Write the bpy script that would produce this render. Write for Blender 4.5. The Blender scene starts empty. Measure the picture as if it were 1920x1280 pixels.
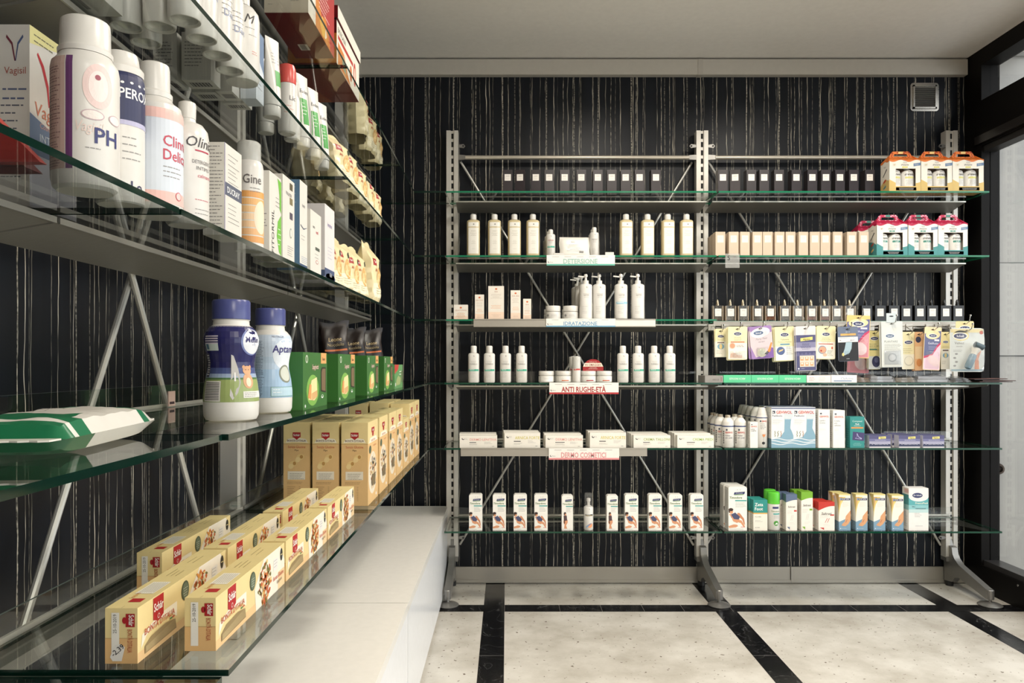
import bpy, math, random
from mathutils import Vector, Matrix
random.seed(7)
PI = math.pi
SC = bpy.context.scene
COL = SC.collection

# ------------------------------------------------------------------ camera, world, lights, exposure
F = 1400.0            # focal length in pixels of a 1920 px wide frame
HC = 1.118            # height of the lens above the floor
VX, VY = 950.0, 680.0 # where the lens axis meets the picture
cam = bpy.data.cameras.new('camera')
cam.sensor_width = 36.0
cam.lens = F / 1920 * 36
cam.shift_x = (960 - VX) / 1920
cam.shift_y = (VY - 640) / 1920
cam.clip_start = 0.02
camo = bpy.data.objects.new('camera', cam)
camo.location = (0, 0, HC)
camo.rotation_euler = (PI / 2, 0, 0)
COL.objects.link(camo)
SC.camera = camo

w = bpy.data.worlds.new('world')
SC.world = w
w.use_nodes = True
w.node_tree.nodes['Background'].inputs[0].default_value = (0.96, 0.98, 1.0, 1)
w.node_tree.nodes['Background'].inputs[1].default_value = 3.3
SC.view_settings.view_transform = 'Standard'
SC.view_settings.look = 'None'
SC.view_settings.exposure = 0.0
SC.view_settings.gamma = 1.0
SC.view_settings.use_curve_mapping = False
SC.cycles.transparent_max_bounces = 40
SC.cycles.max_bounces = 8
SC.cycles.diffuse_bounces = 3
SC.cycles.caustics_reflective = False
SC.cycles.caustics_refractive = False
SC.cycles.sample_clamp_indirect = 4.0


def area(name, loc, size, power, color=(1, .93, .82), rot=(0, 0, 0), sy=None, spread=180):
    l = bpy.data.lights.new(name, 'AREA')
    l.energy = power
    l.color = color
    l.size = size
    l.spread = math.radians(spread)
    if sy:
        l.shape = 'RECTANGLE'
        l.size_y = sy
    o = bpy.data.objects.new(name, l)
    o.location = loc
    o.rotation_euler = rot
    COL.objects.link(o)
    return o


area('ceiling_and_fill_light', (0.55, 2.40, 2.63), .30, 23, sy=.30, spread=165)
area('ceiling_and_fill_light', (1.50, 2.40, 2.63), .30, 23, sy=.30, spread=165)
area('ceiling_and_fill_light', (1.15, 0.85, 2.63), .45, 26, (1, .88, .74), sy=.45, spread=165)
area('ceiling_and_fill_light', (1.25, -1.2, 2.63), .8, 46, sy=.8)  # unseen wide fill light, added to brighten the room

# ------------------------------------------------------------------ materials


def lin(c):
    c = c / 255.0
    return c / 12.92 if c <= .04045 else ((c + .055) / 1.055) ** 2.4


MATS = {}


def node_mat(name):
    m = bpy.data.materials.new(name)
    m.use_nodes = True
    nt = m.node_tree
    return m, nt, nt.nodes, nt.links, nt.nodes['Principled BSDF']


def plain(key):
    rgb = key[:3]
    rough = key[3] if len(key) > 3 else .45
    metal = key[4] if len(key) > 4 else 0
    m, nt, N, L, b = node_mat('paint_%02x%02x%02x' % tuple(int(c) for c in rgb))
    if metal == 0:
        gy = .3 * rgb[0] + .59 * rgb[1] + .11 * rgb[2]
        rgb = [c + (gy - c) * .12 for c in rgb]
    col = [lin(c) for c in rgb]
    tc = N.new('ShaderNodeTexCoord')
    nz = N.new('ShaderNodeTexNoise')
    nz.inputs['Scale'].default_value = 40
    L.new(tc.outputs['Object'], nz.inputs['Vector'])
    mx = N.new('ShaderNodeMix')
    mx.data_type = 'RGBA'
    mx.inputs[6].default_value = (*[c * .95 for c in col], 1)
    mx.inputs[7].default_value = (*[min(1, c * 1.05) for c in col], 1)
    L.new(nz.outputs['Fac'], mx.inputs[0])
    L.new(mx.outputs[2], b.inputs['Base Color'])
    b.inputs['Roughness'].default_value = rough
    b.inputs['Metallic'].default_value = metal
    return m


def glassy(name, tint, ior=1.5, rough=0.0, body=None, bodyfac=0.0):
    """flat pane: see-through with a Fresnel mirror coat, optionally a little milky"""
    m, nt, N, L, b = node_mat(name)
    N.remove(b)
    out = N['Material Output']
    geo = N.new('ShaderNodeNewGeometry')
    mr = N.new('ShaderNodeMapRange')
    mr.inputs[3].default_value = ior
    mr.inputs[4].default_value = 1 / ior
    L.new(geo.outputs['Backfacing'], mr.inputs[0])
    fr = N.new('ShaderNodeFresnel')
    L.new(mr.outputs[0], fr.inputs['IOR'])
    tr = N.new('ShaderNodeBsdfTransparent')
    tr.inputs[0].default_value = (*tint, 1)
    gl = N.new('ShaderNodeBsdfGlossy')
    gl.inputs['Roughness'].default_value = rough
    last = tr
    if body:
        df = N.new('ShaderNodeBsdfDiffuse')
        df.inputs[0].default_value = (*[lin(c) for c in body], 1)
        m2 = N.new('ShaderNodeMixShader')
        m2.inputs[0].default_value = bodyfac
        L.new(tr.outputs[0], m2.inputs[1])
        L.new(df.outputs[0], m2.inputs[2])
        last = m2
    mx = N.new('ShaderNodeMixShader')
    L.new(fr.outputs[0], mx.inputs[0])
    L.new(last.outputs[0], mx.inputs[1])
    L.new(gl.outputs[0], mx.inputs[2])
    L.new(mx.outputs[0], out.inputs[0])
    return m


def wall_stone(name, axis, thin=1.0):
    """black polished stone slabs with pale wavy upright veins"""
    m, nt, N, L, b = node_mat(name)
    geo = N.new('ShaderNodeNewGeometry')
    sp = N.new('ShaderNodeSeparateXYZ')
    L.new(geo.outputs['Position'], sp.inputs[0])
    u = sp.outputs[axis]
    z = sp.outputs[2]

    def mth(op, a, bb=None, c=None):
        n = N.new('ShaderNodeMath')
        n.operation = op
        for i, s in enumerate((a, bb, c)):
            if s is None:
                continue
            if isinstance(s, (int, float)):
                n.inputs[i].default_value = s
            else:
                L.new(s, n.inputs[i])
        return n.outputs[0]

    def noise2(su, sz, off, detail=2.0):
        c = N.new('ShaderNodeCombineXYZ')
        L.new(mth('MULTIPLY', u, su), c.inputs[0])
        L.new(mth('MULTIPLY', z, sz), c.inputs[1])
        c.inputs[2].default_value = off
        n = N.new('ShaderNodeTexNoise')
        n.inputs['Scale'].default_value = 1
        n.inputs['Detail'].default_value = detail
        L.new(c.outputs[0], n.inputs['Vector'])
        return n.outputs['Fac']

    def vein(scale, width, off, wob, dash):
        wv = mth('MULTIPLY', mth('SUBTRACT', noise2(9, 7, off, 3), .5), wob)
        uu = mth('MULTIPLY', mth('ADD', mth('ADD', u, wv), off), scale)
        v = N.new('ShaderNodeTexVoronoi')
        v.voronoi_dimensions = '1D'
        v.inputs['Scale'].default_value = 1
        L.new(uu, v.inputs['W'])
        wid = mth('MULTIPLY', noise2(14, 5, off + 3, 2), width * scale * 2)
        mr = N.new('ShaderNodeMapRange')
        L.new(v.outputs['Distance'], mr.inputs[0])
        L.new(mth('MULTIPLY', wid, .45), mr.inputs[1])
        L.new(wid, mr.inputs[2])
        mr.inputs[3].default_value = 1
        mr.inputs[4].default_value = 0
        d = N.new('ShaderNodeMapRange')
        L.new(noise2(60, dash, off + 9, 3), d.inputs[0])
        d.inputs[1].default_value = .38
        d.inputs[2].default_value = .60
        d.inputs[3].default_value = .12
        d.inputs[4].default_value = 1
        sel = N.new('ShaderNodeMapRange')
        s2 = N.new('ShaderNodeSeparateColor')
        L.new(v.outputs['Color'], s2.inputs[0])
        L.new(s2.outputs[0], sel.inputs[0])
        sel.inputs[1].default_value = 0.0
        sel.inputs[2].default_value = 0.8
        sel.inputs[3].default_value = .25
        sel.inputs[4].default_value = 1
        return mth('MULTIPLY', mth('MULTIPLY', mr.outputs[0], d.outputs[0]), sel.outputs[0])
    a = vein(20, .0018 * thin, 2.3, .016, 9)
    c = vein(16, .0013 * thin, 7.7, .012, 40)
    e = vein(8, .0030 * thin, 4.1, .010, 120)
    tot = mth('MINIMUM', mth('ADD', mth('ADD', a, c), mth('MULTIPLY', e, .6)), 1)
    base = N.new('ShaderNodeMix')
    base.data_type = 'RGBA'
    L.new(noise2(30, 1.5, 20, 4), base.inputs[0])
    base.inputs[6].default_value = (.0035, .0042, .006, 1)
    base.inputs[7].default_value = (.011, .014, .021, 1)
    vc = N.new('ShaderNodeMix')
    vc.data_type = 'RGBA'
    L.new(noise2(50, 2, 30, 2), vc.inputs[0])
    vc.inputs[6].default_value = (.64, .60, .51, 1)
    vc.inputs[7].default_value = (.95, .87, .68, 1)
    mx = N.new('ShaderNodeMix')
    mx.data_type = 'RGBA'
    L.new(tot, mx.inputs[0])
    L.new(base.outputs[2], mx.inputs[6])
    L.new(vc.outputs[2], mx.inputs[7])
    L.new(mx.outputs[2], b.inputs['Base Color'])
    b.inputs['Roughness'].default_value = .36
    b.inputs['Specular IOR Level'].default_value = .22
    return m


def travertine():
    m, nt, N, L, b = node_mat('pale_limestone')
    geo = N.new('ShaderNodeNewGeometry')
    n1 = N.new('ShaderNodeTexNoise')
    n1.inputs['Scale'].default_value = 3.5
    n1.inputs['Detail'].default_value = 8
    n1.inputs['Roughness'].default_value = .62
    L.new(geo.outputs['Position'], n1.inputs['Vector'])
    r1 = N.new('ShaderNodeValToRGB')
    r1.color_ramp.elements[0].position = .35
    r1.color_ramp.elements[0].color = (.46, .425, .365, 1)
    r1.color_ramp.elements[1].position = .62
    r1.color_ramp.elements[1].color = (.66, .63, .57, 1)
    L.new(n1.outputs['Fac'], r1.inputs[0])
    v = N.new('ShaderNodeTexNoise')
    v.inputs['Scale'].default_value = 55
    v.inputs['Detail'].default_value = 3
    L.new(geo.outputs['Position'], v.inputs['Vector'])
    mr = N.new('ShaderNodeMapRange')
    mr.inputs[1].default_value = .655
    mr.inputs[2].default_value = .71
    L.new(v.outputs['Fac'], mr.inputs[0])
    mx = N.new('ShaderNodeMix')
    mx.data_type = 'RGBA'
    L.new(mr.outputs[0], mx.inputs[0])
    L.new(r1.outputs[0], mx.inputs[6])
    mx.inputs[7].default_value = (.16, .13, .10, 1)
    L.new(mx.outputs[2], b.inputs['Base Color'])
    b.inputs['Roughness'].default_value = .22
    return m


def black_marble():
    m, nt, N, L, b = node_mat('black_marble')
    geo = N.new('ShaderNodeNewGeometry')
    n = N.new('ShaderNodeTexNoise')
    n.inputs['Scale'].default_value = 7
    n.inputs['Detail'].default_value = 9
    n.inputs['Distortion'].default_value = 1.4
    L.new(geo.outputs['Position'], n.inputs['Vector'])
    r = N.new('ShaderNodeValToRGB')
    e = r.color_ramp.elements
    e[0].position, e[0].color = .495, (.006, .006, .007, 1)
    e[1].position, e[1].color = .5, (.09, .09, .09, 1)
    k = r.color_ramp.elements.new(.506)
    k.color = (.006, .006, .007, 1)
    L.new(n.outputs['Fac'], r.inputs[0])
    L.new(r.outputs[0], b.inputs['Base Color'])
    b.inputs['Roughness'].default_value = .18
    return m


def brushed(name, rgb, rough, metal=.9, axis=2):
    m, nt, N, L, b = node_mat(name)
    geo = N.new('ShaderNodeNewGeometry')
    mp = N.new('ShaderNodeMapping')
    sc = [300, 300, 300]
    sc[axis] = 6
    mp.inputs['Scale'].default_value = sc
    L.new(geo.outputs['Position'], mp.inputs[0])
    n = N.new('ShaderNodeTexNoise')
    n.inputs['Scale'].default_value = 1
    L.new(mp.outputs[0], n.inputs['Vector'])
    mr = N.new('ShaderNodeMapRange')
    mr.inputs[3].default_value = rough - .05
    mr.inputs[4].default_value = rough + .08
    L.new(n.outputs['Fac'], mr.inputs[0])
    L.new(mr.outputs[0], b.inputs['Roughness'])
    b.inputs['Base Color'].default_value = (*[lin(c) for c in rgb], 1)
    b.inputs['Metallic'].default_value = metal
    return m


def black_frame():
    m = plain((15, 13, 12, .5))
    m.node_tree.nodes['Principled BSDF'].inputs['Specular IOR Level'].default_value = .12
    return m


SPECIAL = {
    'glass': lambda: glassy('clear_shelf_glass', (.965, .985, .975)),
    'glass_edge_lit': lambda: plain((24, 120, 84, .08)),  # one glass throughout; light on the upper back edges painted in brighter
    'glass_edge_dim': lambda: plain((12, 66, 47, .08)),  # same glass, weaker light on the lower back edges painted in
    'glass_edge_shaded': lambda: plain((5, 36, 27, .08)),  # same glass, shade on left and corner edges painted in darker
    'glass_riser': lambda: glassy('clear_riser_glass', (.975, .985, .98)),
    'window_glass': lambda: glassy('window_glass', (.97, .98, .98)),
    'tag': lambda: glassy('clear_tag_film', (.93, .93, .93), 1.4, .15, (225, 225, 220), .22),
    'clear': lambda: glassy('clear_plastic', (.93, .93, .93), 1.45, .05, (235, 235, 230), .06),
    'milky': lambda: glassy('milky_plastic', (.8, .8, .8), 1.45, .1, (235, 235, 228), .55),
    'amberfluid': lambda: glassy('pale_gel', (.93, .9, .8), 1.4, .05, (232, 214, 170), .78),
    'scent_clear': lambda: glassy('clear_scent', (.86, .85, .8), 1.45, .03, (150, 138, 115), .25),
    'scent_amber': lambda: glassy('amber_scent', (.75, .42, .15), 1.45, .03, (150, 80, 20), .5),
    'scent_dark': lambda: glassy('dark_scent', (.3, .3, .3), 1.45, .03, (20, 20, 22), .6),
    'wall_x': lambda: wall_stone('veined_black_stone_x', 0),
    'wall_y': lambda: wall_stone('veined_black_stone_y', 1, .62),
    'travertine': travertine,
    'black_marble': black_marble,
    'alu': lambda: brushed('brushed_aluminium', (214, 210, 202), .40, .35),
    'alu_x': lambda: brushed('aluminium_strip', (180, 175, 165), .36, .6, 0),
    'panel': lambda: brushed('grey_metal_tray', (138, 135, 128), .42, .35, 0),
    'panel_edge': lambda: brushed('bright_tray_edge', (205, 203, 196), .3, .8, 0),
    'frame_black': black_frame,
    'casting': lambda: plain((140, 138, 134, .35, .65)),
    'chrome': lambda: plain((200, 198, 192, .15, .95)),
}


def getmat(k):
    if k not in MATS:
        MATS[k] = SPECIAL[k]() if isinstance(k, str) else plain(k)
    return MATS[k]


WHITE = (224, 220, 210, .4)
PLAST = (222, 219, 212, .28)
INK = (70, 68, 70, .6)
GREYINK = (150, 148, 145, .6)
RED = (190, 30, 40, .4)

# ------------------------------------------------------------------ text outlines
TX = {}


def glyphs(s, bold, shear):
    k = (s, bold, shear)
    if k not in TX:
        c = bpy.data.curves.new('t', 'FONT')
        c.body = s
        c.size = 1
        c.resolution_u = 2
        c.offset = bold * .5
        c.shear = shear
        c.fill_mode = 'FRONT'
        o = bpy.data.objects.new('t', c)
        COL.objects.link(o)
        me = bpy.data.meshes.new_from_object(o)
        vs = [(v.co.x, v.co.y) for v in me.vertices]
        fs = [tuple(p.vertices) for p in me.polygons]
        if fs:
            # make every face look towards +z
            out = []
            for f in fs:
                a = 0
                for i in range(len(f)):
                    x0, y0 = vs[f[i]]
                    x1, y1 = vs[f[(i + 1) % len(f)]]
                    a += x0 * y1 - x1 * y0
                out.append(f if a > 0 else f[::-1])
            fs = out
            x0 = min(v[0] for v in vs)
            x1 = max(v[0] for v in vs)
        else:
            x0 = x1 = 0
        TX[k] = ([(v[0] - x0, v[1]) for v in vs], fs, max(x1 - x0, 1e-4))
        bpy.data.objects.remove(o)
        bpy.data.curves.remove(c)
        bpy.data.meshes.remove(me)
    return TX[k]


# ------------------------------------------------------------------ mesh builder
class Flat:
    flat = True

    def __init__(s, o, u, v):
        s.o, s.u, s.v = Vector(o), Vector(u), Vector(v)
        s.n = s.u.cross(s.v)

    def at(s, u, v, h):
        return s.o + s.u * u + s.v * v + s.n * h


def faces_of(w, d, h, x=0, y=0, z=0):
    """the four upright faces and the top of a box standing on (x, y, z); u runs from the face's centre line, v up"""
    return {'f': Flat((x, y - d / 2, z), (1, 0, 0), (0, 0, 1)), 'b': Flat((x, y + d / 2, z), (-1, 0, 0), (0, 0, 1)),
            'l': Flat((x - w / 2, y, z), (0, -1, 0), (0, 0, 1)), 'r': Flat((x + w / 2, y, z), (0, 1, 0), (0, 0, 1)),
            't': Flat((x, y, z + h), (1, 0, 0), (0, 1, 0)), 'd': Flat((x, y, z), (1, 0, 0), (0, -1, 0))}


class Round:
    flat = False

    def __init__(s, prof, sx=1, sy=1, ex=2.0, x=0, y=0):
        s.p, s.sx, s.sy, s.ex, s.x, s.y = prof, sx, sy, ex, x, y
        s.R = max(r for r, z in prof)

    def rad(s, z):
        p = s.p
        if z <= p[0][1]:
            return p[0][0]
        for (r0, z0), (r1, z1) in zip(p, p[1:]):
            if z <= z1 and z1 > z0:
                return r0 + (r1 - r0) * (z - z0) / (z1 - z0)
        return p[-1][0]

    def at(s, u, v, h):
        a = u / s.R
        r = s.rad(v) + h + .00018
        c, q = math.sin(a), -math.cos(a)
        k = (abs(c) ** s.ex + abs(q) ** s.ex) ** (-1 / s.ex)
        return Vector((s.x + r * s.sx * c * k, s.y + r * s.sy * q * k, v))


LAY = .00016


class MB:
    def __init__(s):
        s.v, s.f, s.m = [], [], []

    def face(s, pts, mat):
        n = len(s.v)
        s.v += [tuple(p) for p in pts]
        s.f.append(tuple(range(n, n + len(pts))))
        s.m.append(mat)

    def box(s, x0, x1, y0, y1, z0, z1, mat, **sd):
        x0, x1 = min(x0, x1), max(x0, x1)
        y0, y1 = min(y0, y1), max(y0, y1)
        z0, z1 = min(z0, z1), max(z0, z1)
        n = len(s.v)
        s.v += [(x0, y0, z0), (x1, y0, z0), (x1, y1, z0), (x0, y1, z0), (x0, y0, z1), (x1, y0, z1), (x1, y1, z1), (x0, y1, z1)]
        for k, q in (('d', (0, 3, 2, 1)), ('t', (4, 5, 6, 7)), ('f', (0, 1, 5, 4)), ('r', (1, 2, 6, 5)), ('b', (2, 3, 7, 6)), ('l', (3, 0, 4, 7))):
            s.f.append(tuple(n + i for i in q))
            s.m.append(sd.get(k, mat))
        return s

    def prism(s, poly, axis, a0, a1, mat, side=None):
        """poly: 2-D outline; axis 'x': (y,z) pushed along x, 'y': (x,z) along y, 'z': (x,y) along z"""
        def P(p, a):
            return {'x': (a, p[0], p[1]), 'y': (p[0], a, p[1]), 'z': (p[0], p[1], a)}[axis]
        n = len(s.v)
        k = len(poly)
        s.v += [P(p, a0) for p in poly] + [P(p, a1) for p in poly]
        ar = sum(poly[i][0] * poly[(i + 1) % k][1] - poly[(i + 1) % k][0] * poly[i][1] for i in range(k))
        flip = (ar > 0) != (axis == 'y')
        if a1 < a0:
            flip = not flip
        lo = tuple(range(n, n + k))
        hi = tuple(range(n + k, n + 2 * k))
        s.f.append(lo[::-1] if flip else lo)
        s.m.append(mat)
        s.f.append(hi if flip else hi[::-1])
        s.m.append(mat)
        for i in range(k):
            j = (i + 1) % k
            q = (lo[i], lo[j], hi[j], hi[i])
            s.f.append(q if flip else q[::-1])
            s.m.append(side or mat)
        return s

    def lathe(s, prof, mats, seg=40, sx=1, sy=1, ex=2.0, x=0, y=0, z=0, cap=True):
        """prof: (radius, z) from the bottom up; mats: one key or one per step"""
        n = len(s.v)
        for r, zz in prof:
            for i in range(seg):
                a = 2 * PI * i / seg
                c, q = math.sin(a), -math.cos(a)
                k = (abs(c) ** ex + abs(q) ** ex) ** (-1 / ex)
                s.v.append((x + r * sx * c * k, y + r * sy * q * k, z + zz))
        for j in range(len(prof) - 1):
            mt = mats[min(j, len(mats) - 1)] if isinstance(mats, list) else mats
            for i in range(seg):
                k = (i + 1) % seg
                s.f.append((n + j * seg + i, n + j * seg + k, n + (j + 1) * seg + k, n + (j + 1) * seg + i))
                s.m.append(mt)
        if cap:
            m0 = mats[0] if isinstance(mats, list) else mats
            m1 = mats[-1] if isinstance(mats, list) else mats
            s.f.append(tuple(n + i for i in range(seg))[::-1])
            s.m.append(m0)
            s.f.append(tuple(n + (len(prof) - 1) * seg + i for i in range(seg)))
            s.m.append(m1)
        return s

    def tube(s, pts, r, mat, seg=10):
        pts = [Vector(p) for p in pts]
        n = len(s.v)
        for i, p in enumerate(pts):
            d = (pts[min(i + 1, len(pts) - 1)] - pts[max(i - 1, 0)]).normalized()
            up = Vector((0, 0, 1)) if abs(d.z) < .95 else Vector((1, 0, 0))
            a = d.cross(up).normalized()
            b = a.cross(d).normalized()
            for k in range(seg):
                t = 2 * PI * k / seg
                s.v.append(tuple(p + (a * math.cos(t) + b * math.sin(t)) * r))
        for i in range(len(pts) - 1):
            for k in range(seg):
                q = (k + 1) % seg
                s.f.append((n + i * seg + k, n + i * seg + q, n + (i + 1) * seg + q, n + (i + 1) * seg + k))
                s.m.append(mat)
        s.f.append(tuple(n + k for k in range(seg))[::-1])
        s.m.append(mat)
        s.f.append(tuple(n + (len(pts) - 1) * seg + k for k in range(seg)))
        s.m.append(mat)
        return s

    # ---- printing on a face
    def rect(s, fr, u0, v0, u1, v1, mat, lay=1):
        nu = 1 if fr.flat else max(1, int(abs(u1 - u0) / fr.R / .16) + 1)
        nv = 1 if fr.flat else max(1, int(abs(v1 - v0) / .003) + 1)
        for i in range(nu):
            for j in range(nv):
                a0, a1 = u0 + (u1 - u0) * i / nu, u0 + (u1 - u0) * (i + 1) / nu
                b0, b1 = v0 + (v1 - v0) * j / nv, v0 + (v1 - v0) * (j + 1) / nv
                s.face([fr.at(a0, b0, LAY * lay), fr.at(a1, b0, LAY * lay), fr.at(a1, b1, LAY * lay), fr.at(a0, b1, LAY * lay)], mat)

    def curved(s, fr, tri, mat, lay, lim):
        """lay a flat triangle (u, v) on a round body, cut finely enough to follow it"""
        st = [tri]
        while st:
            t = st.pop()
            d = [abs(t[i][0] - t[(i + 1) % 3][0]) for i in range(3)]
            e = [math.hypot(t[i][0] - t[(i + 1) % 3][0], t[i][1] - t[(i + 1) % 3][1]) for i in range(3)]
            if max(d) > lim or max(e) > .012:
                k = e.index(max(e))
                a, b, c = t[k], t[(k + 1) % 3], t[(k + 2) % 3]
                m = ((a[0] + b[0]) / 2, (a[1] + b[1]) / 2)
                st += [(a, m, c), (m, b, c)]
            else:
                s.face([fr.at(u, v, LAY * lay) for u, v in t], mat)

    def poly(s, fr, pts, mat, lay=1):
        a = sum(pts[i][0] * pts[(i + 1) % len(pts)][1] - pts[(i + 1) % len(pts)][0] * pts[i][1] for i in range(len(pts)))
        if a < 0:
            pts = pts[::-1]
        s.face([fr.at(u, v, LAY * lay) for u, v in pts], mat)

    def ell(s, fr, cu, cv, ru, rv, mat, lay=1, n=20, rot=0):
        c, q = math.cos(rot), math.sin(rot)
        P = []
        for i in range(n):
            a = 2 * PI * i / n
            x, y = ru * math.cos(a), rv * math.sin(a)
            P.append((cu + x * c - y * q, cv + x * q + y * c))
        if fr.flat:
            s.face([fr.at(u, v, LAY * lay) for u, v in P], mat)
        else:
            for i in range(n):
                s.curved(fr, ((cu, cv), P[i], P[(i + 1) % n]), mat, lay, fr.R * .16)

    def text(s, fr, t, u, v, h, mat, lay=2, al='c', w=None, bold=0.0, shear=0.0, rot=0.0):
        """h: capital height; w: widest allowed (the line is squeezed to it)"""
        vs, fs, wd = glyphs(t, bold, shear)
        k = h / .70
        kx = k
        if w and wd * k > w:
            kx = w / wd
        du = {'l': 0, 'c': -wd * kx / 2, 'r': -wd * kx}[al]
        n = len(s.v)
        c, q = math.cos(rot), math.sin(rot)
        uv = []
        for x, y in vs:
            x, y = x * kx + du, y * k
            uv.append((u + x * c - y * q, v + x * q + y * c))
        if not fr.flat:
            for f in fs:
                for i in range(1, len(f) - 1):
                    s.curved(fr, (uv[f[0]], uv[f[i]], uv[f[i + 1]]), mat, lay, fr.R * .2)
            return
        for a, b_ in uv:
            s.v.append(tuple(fr.at(a, b_, LAY * lay)))
        for f in fs:
            s.f.append(tuple(n + i for i in f))
            s.m.append(mat)

    def lines(s, fr, u0, u1, v, n, pitch, th, mat, lay=1, al='l', rnd=None):
        """rows of small print: each row is a string of word-long dashes"""
        r = rnd or random
        th *= .8
        for i in range(n):
            L = (u1 - u0) * r.uniform(.6, 1)
            a = u0 if al == 'l' else (u0 + u1 - L) / 2
            end = a + L
            z = v - i * pitch
            if th > .0026:
                s.rect(fr, a, z - th, end, z, mat, lay)
                continue
            while a < end - th:
                q = min(end, a + th * r.uniform(2, 6))
                s.rect(fr, a, z - th, q, z, mat, lay)
                a = q + th * r.uniform(.6, 1.1)

    def build(s, name, parent=None, loc=None, rz=0.0, smooth=35):
        me = bpy.data.meshes.new(name)
        me.from_pydata(s.v, [], s.f)
        keys = []
        idx = []
        for k in s.m:
            if k not in keys:
                keys.append(k)
            idx.append(keys.index(k))
        for k in keys:
            me.materials.append(getmat(k))
        me.polygons.foreach_set('material_index', idx)
        me.update()
        if smooth:
            me.polygons.foreach_set('use_smooth', [True] * len(s.f))
            me.set_sharp_from_angle(angle=math.radians(smooth))
        o = bpy.data.objects.new(name, me)
        COL.objects.link(o)
        if parent:
            o.parent = parent
        if loc is not None:
            o.location = loc
        o.rotation_euler[2] = rz
        return o


def tag(o, label, cat, group=None, kind=None):
    o['label'] = label
    if cat:
        o['category'] = cat
    if group:
        o['group'] = group
    if kind:
        o['kind'] = kind
    return o


def struct(o):
    o['kind'] = 'structure'
    return o


def thing(name, label, cat, loc=(0, 0, 0), rz=0.0, group=None):
    o = bpy.data.objects.new(name, None)
    o.empty_display_size = .02
    COL.objects.link(o)
    o.location = loc
    o.rotation_euler[2] = rz
    return tag(o, label, cat, group)


def dup(root, loc, rz, label, group=None, scale=None):
    r = root.copy()
    COL.objects.link(r)
    r.location = loc
    r.rotation_euler[2] = rz
    if scale:
        r.scale = scale
    r['label'] = label
    if group:
        r['group'] = group
    for ch in list(root.children):
        c = ch.copy()
        COL.objects.link(c)
        c.parent = r
        for g in ch.children:
            d = g.copy()
            COL.objects.link(d)
            d.parent = c
    return r


class Kit:
    """first call places the built thing itself, later calls place copies"""

    def __init__(s, make):
        s.make, s.root = make, None

    def put(s, loc, rz, label, group=None, scale=None):
        if s.root is None:
            s.root = s.make()
            r = s.root
            r.location = loc
            r.rotation_euler[2] = rz
            if scale:
                r.scale = scale
            r['label'] = label
            if group:
                r['group'] = group
            return r
        return dup(s.root, loc, rz, label, group, scale)


NUM = ['', 'second', 'third', 'fourth', 'fifth', 'sixth', 'seventh', 'eighth', 'ninth', 'tenth']


def nth(i, n, a='left', b='right'):
    if n == 1:
        return 'single'
    if i == 0:
        return {'left': 'leftmost', 'front': 'frontmost'}[a]
    if i == n - 1:
        return {'right': 'rightmost', 'back': 'rearmost'}[b]
    if i <= (n - 1) / 2:
        return '%s-from-%s' % (NUM[i], a)
    return '%s-from-%s' % (NUM[n - 1 - i], b)


def px2x(px, y):
    return (px - VX) * y / F


def py2h(py, y):
    return (VY - py) * y / F      # height relative to the lens


# shelf heights relative to the lens
L5, L4, L1, L2, L3, L0 = .797, .499, .2025, -.0895, -.385, -.762
YW, YP = 3.80, 3.735          # back wall, face of the back uprights
XW, XP = -.80, -.70           # left wall, face of the left uprights
YU, YL = 3.465, 3.375         # front edge of upper and lower glass on the back wall
XU, XL = -.428, -.349         # front edge of upper and lower glass on the left wall

# ------------------------------------------------------------------ the room
CH = 1.541 + HC     # ceiling height
YB = -3.2           # wall behind the camera
b = MB()
b.box(XW - .1, 2.6, YB, YW + .1, -.1, 0, 'travertine')
struct(b.build('floor', smooth=0))
b = MB()
for x0 in (-1.15, -.105, .94, 1.985):     # black bands running away from the camera
    if x0 + .095 > XW:
        b.box(max(x0, XW), x0 + .095, YB, YW, 0, .0006, 'black_marble')
fl = b.build('trim_1', smooth=0)
struct(fl)
b = MB()
for k in range(6):
    y0 = 3.356 - 1.30 * k
    if y0 > YB:
        b.box(XW, 2.33, y0, y0 + .092, 0, .0009, 'black_marble')
struct(b.build('trim_2', smooth=0))
b = MB()
for x in (-.01, .24, .43, .62, .80, 1.02, 1.22, 1.40, 1.58, 1.80):   # hairline joints in the cross band
    b.box(x, x + .0015, 3.357, 3.447, .0009, .0011, (120, 116, 108, .5))
for yy in (1.6, 2.2, 2.85):
    b.box(-.105, -.010, yy, yy + .0015, .0006, .0011, (90, 88, 84, .5))
    b.box(.94, 1.035, yy, yy + .0015, .0006, .0011, (90, 88, 84, .5))
struct(b.build('trim_3', smooth=0))

b = MB()
b.box(XW - .1, 2.5, YW, YW + .1, 0, CH, 'wall_x')
struct(b.build('wall_back', smooth=0))
b = MB()
b.box(XW - .1, XW, YB, YW, 0, CH, 'wall_y')
struct(b.build('wall_left', smooth=0))
b = MB()
b.box(XW - .1, 2.6, YB - .1, YB, 0, CH, (215, 208, 196, .7))
struct(b.build('wall_front', smooth=0))
b = MB()
b.box(XW - .1, 2.6, YB - .1, YW + .1, CH, CH + .1, (240, 236, 228, .75))
struct(b.build('ceiling', smooth=0))

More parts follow.
